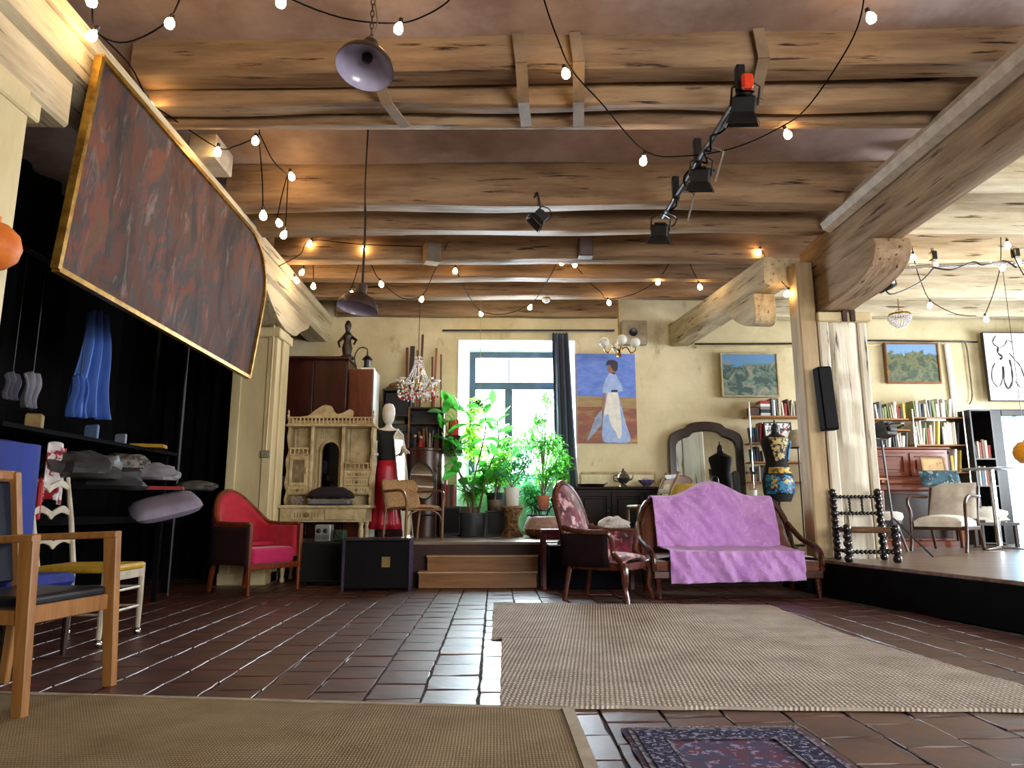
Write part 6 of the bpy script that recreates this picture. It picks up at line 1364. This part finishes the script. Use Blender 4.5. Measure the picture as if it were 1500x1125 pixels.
for k, a in enumerate((-20, 200, 90)): g = G(); g.tube([(0, 0, .42), (.36 * math.cos(R(a)), .36 * math.sin(R(a)), 0)], .011, 6); g.build('leg', mat('steel_leg', '3a3c40', '28292c', rough=.3, metal=.6), t)
g = G(); g.tube([(-.03, 0, hz * .66), (-.33, -.1, hz * .66)], .012, 6); g.build('boom', mat('pale_boom', 'b0805a', '8f6444'), t)
fixture(t, 1.05, True, Matrix.Translation((.0, 0, hz + .12)) @ Matrix.Rotation(R(30), 4, 'Z') @ Matrix.Rotation(R(75), 4, 'X'))
# column loudspeaker on the post
sp_ = at(1210, 586, 7.42); t = thing('column_speaker', 'long black column loudspeaker mounted on the post', 'speaker', (sp_.x, 7.4, sp_.z - .33), ry=-3)
g = G(); g.box(-.075, .075, -.08, .06, 0, .68); g.build('cabinet', mat('matt_black', '050506', '09090a', rough=.8, spec=.1), t, bevel=.012); g = G(); g.box(-.062, .062, -.09, -.081, .02, .66); g.build('grille', mat('black_grille', '08080a'), t)
g = G(); g.box(-.03, .03, .061, .1, .3, .36); g.build('bracket', blkmetM, t)
# ================================================================= rugs
def weave(name, c1, c2, sc, ang=0, b=.9):
    m = mat(name, c1, c2, rough=.92, scale=3, lo=.3, hi=.7, spec=.15); nt = m.node_tree; N = nt.nodes; L = nt.links; tc = N.new('ShaderNodeTexCoord')
    h = []
    for rz in (ang, ang + 90):
        mp = N.new('ShaderNodeMapping'); mp.inputs['Rotation'].default_value = (0, 0, R(rz)); L.new(tc.outputs['Object'], mp.inputs[0])
        w = N.new('ShaderNodeTexWave'); w.inputs['Scale'].default_value = sc * (1 if rz == ang else .6); w.inputs['Distortion'].default_value = 1.2; w.inputs['Detail'].default_value = 2; w.inputs['Detail Scale'].default_value = 2; L.new(mp.outputs[0], w.inputs[0]); h.append(w)
    mu = N.new('ShaderNodeMath'); mu.operation = 'MULTIPLY'; L.new(h[0].outputs['Fac'], mu.inputs[0]); L.new(h[1].outputs['Fac'], mu.inputs[1])
    P = N['Principled BSDF']; old = P.inputs['Base Color'].links[0].from_socket
    mx = N.new('ShaderNodeMix'); mx.data_type = 'RGBA'; mx.blend_type = 'MULTIPLY'; mx.inputs[0].default_value = .55; L.new(old, mx.inputs[6])
    rp = N.new('ShaderNodeMapRange'); rp.inputs[3].default_value = .35; rp.inputs[4].default_value = 1.15; L.new(mu.outputs[0], rp.inputs[0]); rp.inputs[2].default_value = .5; cb_ = N.new('ShaderNodeCombineColor')
    for i in range(3): L.new(rp.outputs[0], cb_.inputs[i])
    L.new(cb_.outputs[0], mx.inputs[7]); L.new(mx.outputs[2], P.inputs['Base Color'])
    bp = N.new('ShaderNodeBump'); bp.inputs['Strength'].default_value = b; bp.inputs['Distance'].default_value = .01; L.new(mu.outputs[0], bp.inputs['Height']); L.new(bp.outputs[0], P.inputs['Normal']); return m
juteM = weave('jute_weave', 'c6baac', 'a4978a', 14, 8); matM = weave('flat_mat_weave', 'a08a68', '86704e', 26, 0, .3)
def rug(name, label, corners, th, m, seed, nx=60, ny=50, wob=.012, z0=.004):
    (a, b, c, d) = [Vector((x, y, 0)) for x, y in corners]   # near-left, near-right, far-right, far-left
    def f(u, v):
        p = (a * (1 - u) + b * u) * (1 - v) + (d * (1 - u) + c * u) * v; e = max(0, 1 - min(u, v, 1 - u, 1 - v) * 25)
        return (p.x + e * wob * noise.noise((u * 12 + seed, v * 12, 0)), p.y + e * wob * noise.noise((u * 12, v * 12 + seed, 5)), z0 + th + .004 * noise.noise((u * 6 + seed, v * 6, 9)))
    g = G(); g.grid(f, nx, ny)
    top = len(g.v); bd = [i for i in range(nx + 1)] + [j * (nx + 1) + nx for j in range(1, ny + 1)] + [ny * (nx + 1) + i for i in range(nx - 1, -1, -1)] + [j * (nx + 1) for j in range(ny - 1, 0, -1)]
    vs = [(g.v[i][0], g.v[i][1], z0) for i in bd]; n = len(bd); g.v += vs; g.f += [(bd[i], top + i, top + (i + 1) % n, bd[(i + 1) % n]) for i in range(n)]; g.m += [0] * n
    o = g.build(name, m, None, smooth=True, recalc=True); return tag(o, label, 'rug')
rug('jute_rug', 'long coarse jute rug section in front of the sofa', [(-.01, 4.98), (2.42, 4.95), (2.5, 6.62), (.0, 6.84)], .014, juteM, 1)
rug('jute_rug', 'coarse jute rug section nearer the small patterned rug', [(.03, 3.3), (2.62, 3.16), (2.43, 4.95), (.055, 4.97)], .014, juteM, 2)
t = rug('flat_mat', 'large flat tan mat with pale binding beside wooden armchair', [(-2.9, 1.2), (.36, 1.2), (.345, 3.27), (-2.5, 3.64)], .006, matM, 3, wob=.006, z0=.003)
g = G(); g.bar((.33, 1.2, .012), (.322, 3.26, .012), .05, .008); b = g.build('binding', mat('pale_binding', 'a89a84', '8f826c', rough=.9), t)
g = G(); g.bar((.30, 3.263, .0105), (-2.49, 3.63, .0105), .025, .006); g.build('binding', mat('pale_binding', 'a89a84'), t)
perM = mat('persian_field', '5e3a4c', '44425e', rough=.9, scale=18, lo=.45, hi=.55, c3='8a8098', scale3=30, lo3=.56, hi3=.62, spec=.1, detail=3)
t = rug('persian_rug', 'small worn persian rug with blue and plum pattern', [(.5, 1.7), (1.2, 1.7), (1.2, 2.96), (.5, 2.97)], .008, perM, 4, 30, 40, .008)
perB = mat('persian_border', '30304c', '1c1c30', rough=.9, scale=45, lo=.48, hi=.54, c3='8f88a0', scale3=50, lo3=.55, hi3=.6, detail=2, spec=.1); perS = mat('persian_guard', '6f6a78', '2a2838', rough=.9, scale=40, lo=.47, hi=.53, detail=1)
for nm, w_, ins, mm in (('border', .09, .045, perB), ('guard_stripe', .014, .02, perS), ('guard_stripe', .014, .14, perS)):
    g = G(); x0, x1, y0, y1 = .5 + ins, 1.2 - ins, 1.7 + ins, 2.965 - ins
    g.ring([(x0, y0), (x1, y0), (x1, y1), (x0, y1)], [(x0 + w_, y0 + w_), (x1 - w_, y0 + w_), (x1 - w_, y1 - w_), (x0 + w_, y1 - w_)], .0165, .0185, 'z'); g.build(nm, mm, t)
g = G(); random.seed(5)
for k in range(90):
    x = lerp(.5, 1.2, k / 89); g.tube([(x, 2.962, .011), (x + random.uniform(-.008, .008), 2.985, .008), (x + random.uniform(-.015, .015), 3.0, .006)], .003, 4)
kind(g.build('fringe', mat('fringe', 'a8a0a0', '8a8284', rough=.9), t), 'stuff')

# ================================================================= ceiling lamps and rig
enamI = mat('lilac_enamel', 'b8b0c8', 'a49cb8', rough=.2, spec=.6); enamO = mat('brown_enamel', '3a2c26', '2a1f1a', rough=.35)
def pendant(label, px, py, Yv, ctop, rx, ry, chain):
    c = at(px, py, Yv); t = thing('pendant_lamp', label, 'lamp', c); Mx = Matrix.Rotation(R(rx), 3, 'X') @ Matrix.Rotation(R(ry), 3, 'Y')
    g = G(); g.lathe([(.178, -.05), (.176, -.035), (.165, .0), (.13, .045), (.07, .075), (.05, .09), (.046, .17), (.02, .185), (.001, .186)], 28, (0, 0, 0), Mx, False); g.build('shade', enamO, t, smooth=True)
    g = G(); g.lathe([(.176, -.05), (.172, -.033), (.16, .0), (.125, .04), (.065, .068), (.001, .07)], 28, (0, 0, 0), Mx, False); g.build('inner_shade', enamI, t, smooth=True)
    g = G(); g.lathe([(.001, .01), (.03, .02), (.035, .05), (.02, .07)], 12, (0, 0, 0), Mx); g.build('bulb_holder', blkmetM, t, smooth=True)
    top = Mx @ Vector((0, 0, .185))
    if chain:
        for k in range(int((ctop - c.z - .19) / .042)):
            g = G(); z = top.z + k * .042; ph = R(90 * (k % 2)); el = [Vector((.011 * math.cos(a) * math.cos(ph), .011 * math.cos(a) * math.sin(ph), .024 + .026 * math.sin(a))) + Vector((top.x, top.y, z)) for a in [i * math.pi / 5 for i in range(11)]]; g.tube(el, .004, 5); g.build('chain_link', mat('rusty_iron', '2c1d15'), t, smooth=True)
        g = G(); g.tube(spline([top, (.06, 0, top.z + .1), (.04, 0, top.z + .3), (.1, .02, ctop - c.z)], 5), .005, 6); g.build('cord', mat('tan_cord', '7d6440', '5f4a2c'), t, smooth=True)
    else:
        g = G(); g.tube(spline([top, (top.x + .005, 0, lerp(top.z, ctop - c.z, .35)), (top.x - .008, 0, lerp(top.z, ctop - c.z, .6)), (top.x, 0, ctop - c.z)], 5), [.011] * 8 + [.007] * 8, 6); g.build('cord', blkmetM, t, smooth=True)
pendant('enamel pendant lamp on chain near the strapped timbers', 536, 92, 3.95, ZC - .005, -14, 6, True)
pendant('enamel pendant lamp on long cord near the cream post', 525, 444, 5.9, ZC - .005, -5, 8, False)

# string lights
bulbM = bpy.data.materials.new('warm_bulb'); bulbM.use_nodes = True; P = bulbM.node_tree.nodes['Principled BSDF']
P.inputs['Base Color'].default_value = (1, .8, .5, 1); P.inputs['Emission Color'].default_value = (1, .62, .25, 1); P.inputs['Emission Strength'].default_value = 60
gb = G(); gb.lathe([(.011, 0), (.014, -.012), (.026, -.03), (.031, -.052), (.026, -.074), (.012, -.084), (.001, -.086)], 12); bulb_me = gb.mesh('bulb', bulbM, True)
gs_ = G(); gs_.lathe([(.006, .035), (.014, .03), (.015, 0), (.012, -.005), (.001, -.005)], 8); sock_me = gs_.mesh('socket', blkmetM, True)
def lights(label, cords, bulbs):
    t = thing('string_lights', label, 'string lights', (0, 0, 0), 0, 'festoon bulb strings')
    for c in cords:
        pts = [at(*p) for p in c]; g = G(); sp_ = spline(pts, 5) if len(pts) > 2 else pts; g.tube(sp_, .0055, 5); g.build('cord', cordM, t, smooth=True)
    for (px, py, Yv) in bulbs:
        p = at(px, py, Yv) + Vector((0, 0, .05)); b = inst('bulb', bulb_me, t, p, (random.uniform(-.3, .3), random.uniform(-.4, .4), 0)); inst('socket', sock_me, b, (0, 0, 0))
random.seed(9)
lights('warm bulb string running along girder over the dark painting', [[(105, -60, 3.7), (133, -6, 3.75), (140, 45, 4.0), (185, 62, 4.2), (248, 28, 4.1), (275, -40, 3.8)], [(140, 45, 4.0), (190, 95, 4.6), (218, 147, 5.0), (245, 168, 5.2), (318, 216, 5.7), (345, 214, 5.7), (376, 200, 5.6), (380, 190, 5.65)], [(379, 200, 5.65), (384, 260, 5.65), (385, 308, 5.65)], [(421, 256, 6.45), (412, 290, 6.45), (406, 320, 6.45)], [(422, 258, 6.45), (420, 300, 6.45), (418, 336, 6.45)], [(380, 195, 5.65), (400, 235, 6.0), (421, 256, 6.45)]],
       [(133, 2, 3.75), (139, 55, 4.0), (250, 37, 4.1), (216, 155, 5.0), (319, 223, 5.7), (374, 208, 5.6), (385, 316, 5.65), (425, 259, 6.45), (407, 328, 6.45), (418, 345, 6.45)])
lights('warm bulb string crossing above the chained pendant lamp', [[(400, -40, 3.7), (415, -8, 3.8), (500, 26, 4.1), (578, 34, 4.2), (620, 24, 4.2), (663, -5, 4.0), (690, -60, 3.8)]], [(414, 3, 3.8), (586, 43, 4.2)])
lights('warm bulb string crossing above the stage light pipe', [[(785, -60, 3.9), (797, 0, 4.1), (818, 60, 4.3), (838, 103, 4.5), (880, 150, 4.8), (946, 222, 5.4), (1010, 228, 5.4), (1080, 215, 5.3), (1142, 187, 5.2), (1180, 160, 4.8), (1230, 90, 4.3), (1260, 28, 4.1), (1270, -50, 3.8)]], [(827, 110, 4.5), (944, 236, 5.4), (1151, 198, 5.2), (1273, 28, 4.1)])
A = 8.25
lights('warm bulb string zigzagging under the joists before the window', [[(408, 390, 8.0), (440, 372, 8.2), (456, 352, A), (532, 358, A), (660, 362, A), (760, 365, A)], [(456, 352, A), (447, 380, 8.5), (444, 394, 8.6)], [(457, 352, A), (459, 390, 8.6), (459, 412, 8.6)], [(532, 360, A), (522, 400, 8.6), (514, 424, 8.6)], [(533, 360, A), (545, 390, 8.6), (557, 411, 8.7), (590, 437, 9.2), (619, 432, 9.3), (635, 400, 8.8), (650, 368, A), (656, 355, A)], [(664, 355, A), (667, 390, 8.7), (685, 430, 9.5), (704, 455, 10.2), (740, 460, 10.2), (778, 444, 9.9), (800, 415, 9.1), (818, 380, 8.4), (825, 354, A)], [(828, 354, A), (840, 383, 8.6), (860, 410, 9.1), (880, 428, 9.5), (891, 438, 9.7), (930, 430, 9.5), (965, 408, 9.0), (985, 375, 8.5), (997, 350, A)], [(1000, 350, A), (1010, 385, 8.6), (1024, 414, 9.0)]],
       [(455, 358, A), (444, 400, 8.6), (432, 411, 8.6), (459, 420, 8.6), (532, 366, A), (514, 431, 8.6), (557, 417, 8.7), (619, 439, 9.3), (649, 372, 8.3), (667, 398, 8.7), (703, 461, 10.2), (778, 451, 9.9), (822, 385, 8.4), (840, 388, 8.6), (891, 444, 9.7), (966, 414, 9.0), (999, 353, 8.2), (1024, 421, 9.0)])
lights('warm bulb string hanging by the slanting beam', [[(1118, 367, 8.1), (1107, 395, 8.2), (1097, 425, 8.3)], [(1116, 367, 8.1), (1135, 400, 7.9), (1156, 424, 7.7)]], [(1113, 371, 8.1), (1096, 431, 8.3), (1155, 431, 7.7)])
lights('pale bulb string hanging over the piano platform', [[(1300, 395, 7.4), (1318, 375, 7.6), (1333, 357, 7.7), (1340, 385, 7.9), (1350, 415, 8.4), (1364, 441, 8.8), (1400, 460, 9.0), (1430, 463, 9.1)], [(1466, 348, 7.6), (1465, 390, 8.0), (1455, 430, 8.6), (1443, 461, 9.0)], [(1474, 348, 7.6), (1483, 370, 7.6), (1500, 403, 7.6), (1520, 420, 7.6)]], [(1338, 378, 7.9), (1304, 404, 7.4), (1363, 448, 8.8), (1444, 468, 9.0), (1470, 393, 8.0), (1476, 360, 7.6)])

# stage lights on the pipe
t = thing('lighting_pipe', 'black lighting pipe slung under the joists', 'pipe', (0, 0, 0)); LP = t; p0, p1 = at(1098, 118, 4.5), at(968, 322, 6.9); p0.z = p1.z = 3.72
p0 = onz(1096, 118, 3.72); p1 = onz(972, 318, 3.72)
g = G(); g.tube([p0, p1], .024, 10); g.build('pipe', mat('gunmetal', '3a3b40', '26272a', rough=.5, metal=.5), t, smooth=True)
for k in (.06, .5, .8):
    q = p0.lerp(p1, k); g = G(); g.box(q.x - .03, q.x + .03, q.y - .03, q.y + .03, q.z - .03, q.z + .2); g.build('clamp', blkmetM, t, bevel=.006)
g = G(); rr = random.Random(2); pts = [p0.lerp(p1, i / 24) + Vector((rr.uniform(-.05, .05), rr.uniform(-.03, .03), rr.uniform(-.07, .03))) for i in range(25)]; g.tube(spline(pts, 3), .008, 5); g.build('cable', cordM, t, smooth=True)
q = p0.lerp(p1, .02); g = G(); g.box(q.x - .035, q.x + .04, q.y - .05, q.y, q.z - .05, q.z + .06); g.build('orange_clamp', mat('orange_plastic', 'd8401c', 'c03214', rough=.4), t, bevel=.012)
def stage(label, pos, rx, ry, rz, s, cable=None):
    t = thing('stage_light', label, 'stage light', pos, 0, 'stage lights')
    fixture(t, s, True, Matrix.Rotation(R(rz), 4, 'Z') @ Matrix.Rotation(R(rx), 4, 'X') @ Matrix.Rotation(R(ry), 4, 'Y'))
    if cable:
        g = G(); g.tube(spline([Vector(c) - Vector(pos) for c in cable], 5), .009, 6); g.build('cable', blkmetM, t, smooth=True)
    return t
for k, (px, py, lab) in enumerate(((1090, 155, 'black stage light hanging below the orange clamp'), (1026, 258, 'black stage light in the middle of the lighting pipe'), (967, 338, 'black stage light at the window end of the pipe'))):
    q = p0.lerp(p1, (.06, .55, .95)[k]); c = at(px, py, q.y + .05); stage(lab, c, 20, 10, -25, .8, [q, (q.x + .1, q.y, q.z - .05), (c.x + .12, c.y, c.z + .05), (c.x, c.y, c.z + .08)])
for k, yy in enumerate((.38, .72)):
    q = p0.lerp(p1, yy); g = G(); g.bar((q.x + .12, q.y, q.z - .05), (q.x + .06, q.y + .05, q.z - .28), .03, .006); g.tube([q, (q.x + .12, q.y, q.z - .05)], .008, 6); g.build('metal_flag', chromeM, LP)
c = at(792, 318, 6.62); stage('lone black stage light hanging from a hewn joist', c, 0, 45, 10, .62, [(c.x - .06, 6.62, 3.92), (c.x - .03, 6.6, c.z + .25), (c.x, 6.62, c.z + .1)])
# boxes on joists
t = thing('joist_speaker', 'wedge shaped wooden box speaker fixed to the joist', 'speaker', at(632, 386, 8.15), 20)
g = G(); g.box(-.09, .09, -.08, .08, 0, .24); g.build('case', mat('tan_box', '9a7a50', '7d6040', rough=.6), t, bevel=.006); g = G(); g.box(-.08, .08, -.09, -.081, .01, .23); g.build('grille', mat('grey_grille', '6a6058', '585048', rough=.9), t)
t = thing('joist_speaker', 'flat grey box speaker fixed to the joist', 'speaker', at(858, 377, 8.15))
g = G(); g.box(-.085, .085, -.06, .08, 0, .24); g.build('case', mat('brown_box', '6a5646', '544436', rough=.6), t, bevel=.006); g = G(); g.box(-.07, .07, -.07, -.061, .012, .228); g.build('grille', mat('mauve_grille', '7a6c70', '685c60', rough=.9), t)
c = at(800, 437, 9.93); t = thing('smoke_detector', 'small white smoke detector under a joist', 'detector', (c.x, 9.93, ZJ - .035)); g = G(); g.lathe([(.03, -.005), (.055, .01), (.06, .035), (.001, .035)], 18); g.build('cover', whiteM, t, smooth=True); g = G(); g.lathe([(.03, -.012), (.034, -.005)], 14); g.build('grille', mat('grey_card', '8f95a3'), t)
# globe chandelier
c = at(907, 512, 9.95); t = thing('globe_chandelier', 'brass chandelier with frosted glass globes before the portrait', 'chandelier', c)
frost = mat('frosted_globe', 'eef0ea', 'dfe2dc', rough=.25, transl=.4, spec=.6)
g = G(); g.tube([(0, 0, -.08), (0, 0, ZJ - c.z)], .008, 6); g.lathe([(.004, -.12), (.03, -.09), (.015, -.05), (.035, -.02), (.01, .02)], 10); g.build('stem', brassM, t, smooth=True)
for k, a in enumerate((195, 345, 270, 90)):
    ca, sa = math.cos(R(a)), math.sin(R(a)); g = G(); g.tube(spline([(0, 0, -.03), (.1 * ca, .1 * sa, .03), (.17 * ca, .17 * sa, -.06), (.23 * ca, .23 * sa, -.02), (.23 * ca, .23 * sa, .03)], 5), .01, 6); am = g.build('arm', brassM, t, smooth=True)
    g = G(); g.ball((.23 * ca, .23 * sa, .09), .075, 16, 10); g.build('globe', frost, am, smooth=True); g = G(); g.lathe([(.02, .02), (.04, .03), (.045, .05)], 10, (.23 * ca, .23 * sa, 0)); g.build('cup', brassM, am, smooth=True)
# vent block
a, b = at(911, 468, 10.8), at(950, 503, 10.8); t = thing('vent_block', 'pale square vent block with round dark hole on wall', 'vent', ((a.x + b.x) / 2, 10.85, b.z))
w_, h_ = (b.x - a.x) / 2, a.z - b.z; g = G(); g.box(-w_, w_, 0, .14, 0, h_); g.build('block', mat('grey_plaster', 'a89c88', '8a7e6a', rough=.9), t, bevel=.01)
g = G(); g.lathe([(.04, .0), (.065, .0), (.068, .012), (.062, .02), (.001, .004)], 20, (-.02, 0, h_ * .5), Matrix.Rotation(R(90), 3, 'X')); g.build('vent_hole', blkmetM, t, smooth=True)
# soot-grey plug of ceiling lamp, basket chandelier
c = at(1318, 468, 9.72); t = thing('basket_chandelier', 'small crystal basket chandelier with brass ring over the platform', 'chandelier', c)
g = G(); g.lathe([(.14, .06), (.15, .07), (.14, .085), (.125, .075), (.14, .06)], 24); g.build('ring', brassM, t, smooth=True)
g = G(); g.tube([(0, 0, .08), (0, 0, 3.87 - c.z)], .007, 6); g.build('chain', brassM, t)
for k in range(3): a = k * 2.094; g = G(); g.tube([(.14 * math.cos(a), .14 * math.sin(a), .07), (0, 0, .16)], .004, 5); g.build('rod', brassM, t)
g = G()
for j, (r, z) in enumerate(((.14, .04), (.145, .01), (.13, -.02), (.11, -.05), (.085, -.08), (.055, -.1), (.02, -.115))):
    n = max(5, int(r * 190))
    for k in range(n): a = 6.283 * k / n + j * .2; bead(g, (r * math.cos(a), r * math.sin(a), z), .014)
kind(g.build('crystal_drops', cryM, t), 'stuff')
# right bay pipe, spot
t = thing('lighting_bar', 'silver lighting bar clamped under the pale joists', 'pipe', (0, 0, 0)); q0, q1 = at(1293, 393, 7.7), at(1540, 382, 7.7)
g = G(); g.tube([q0, q1], .022, 10); g.build('pipe', chromeM, t, smooth=True)
for px, py in ((1368, 388), (1489, 384)):
    q = at(px, py, 7.7); g = G(); g.box(q.x - .035, q.x + .035, 7.66, 7.74, q.z - .03, q.z + .03); g.build('clamp', whiteM, t, bevel=.006); g = G(); g.tube([(q.x, 7.7, q.z + .03), (q.x, 7.7, 3.85)], .018, 8); g.build('hanger', chromeM, t); g = G(); g.box(q.x - .03, q.x + .03, 7.66, 7.74, q.z + .06, q.z + .16); g.build('hook_clamp', blkmetM, t, bevel=.006)
q = at(1368, 392, 7.68); g = G(); g.tube(spline([q, at(1395, 395, 7.68), at(1425, 384, 7.68), at(1440, 388, 7.68), at(1470, 382, 7.68), at(1489, 392, 7.68)], 5), .01, 6); g.build('cable', blkmetM, t, smooth=True)
c = at(1297, 416, 7.5); q = at(1368, 392, 7.7)
t = thing('par_spot', 'black round stage spot with glass lens over platform', 'stage light', c, 0, 'stage lights'); Mx = Matrix.Rotation(R(28), 3, 'Z') @ Matrix.Rotation(R(70), 3, 'X')
g = G(); g.lathe([(.03, -.12), (.06, -.1), (.075, -.02), (.085, .02), (.085, .08), (.07, .08)], 18, (0, 0, 0), Mx); g.build('housing', blkmetM, t, smooth=True)
g = G(); g.lathe([(.075, .07), (.04, .085), (.001, .09)], 18, (0, 0, 0), Mx); g.build('lens', mat('lamp_lens', 'c9ccd4'), t, smooth=True)
g = G(); g.tube([(-.1, 0, 0), (-.1, 0, .12), (0, 0, .17), (.1, 0, .12), (.1, 0, 0)], .009, 6); g.build('yoke', blkmetM, t)
g = G(); g.tube([(0, 0, .17), (0, 0, 3.42 - c.z)], .012, 6); g.build('hanger', blkmetM, t)
g = G(); g.tube(spline([(0, .02, -.05), (.1, .05, -.1), at(1345, 415, 7.6) - c, q - c], 6), .009, 6); g.build('cable', blkmetM, t, smooth=True)
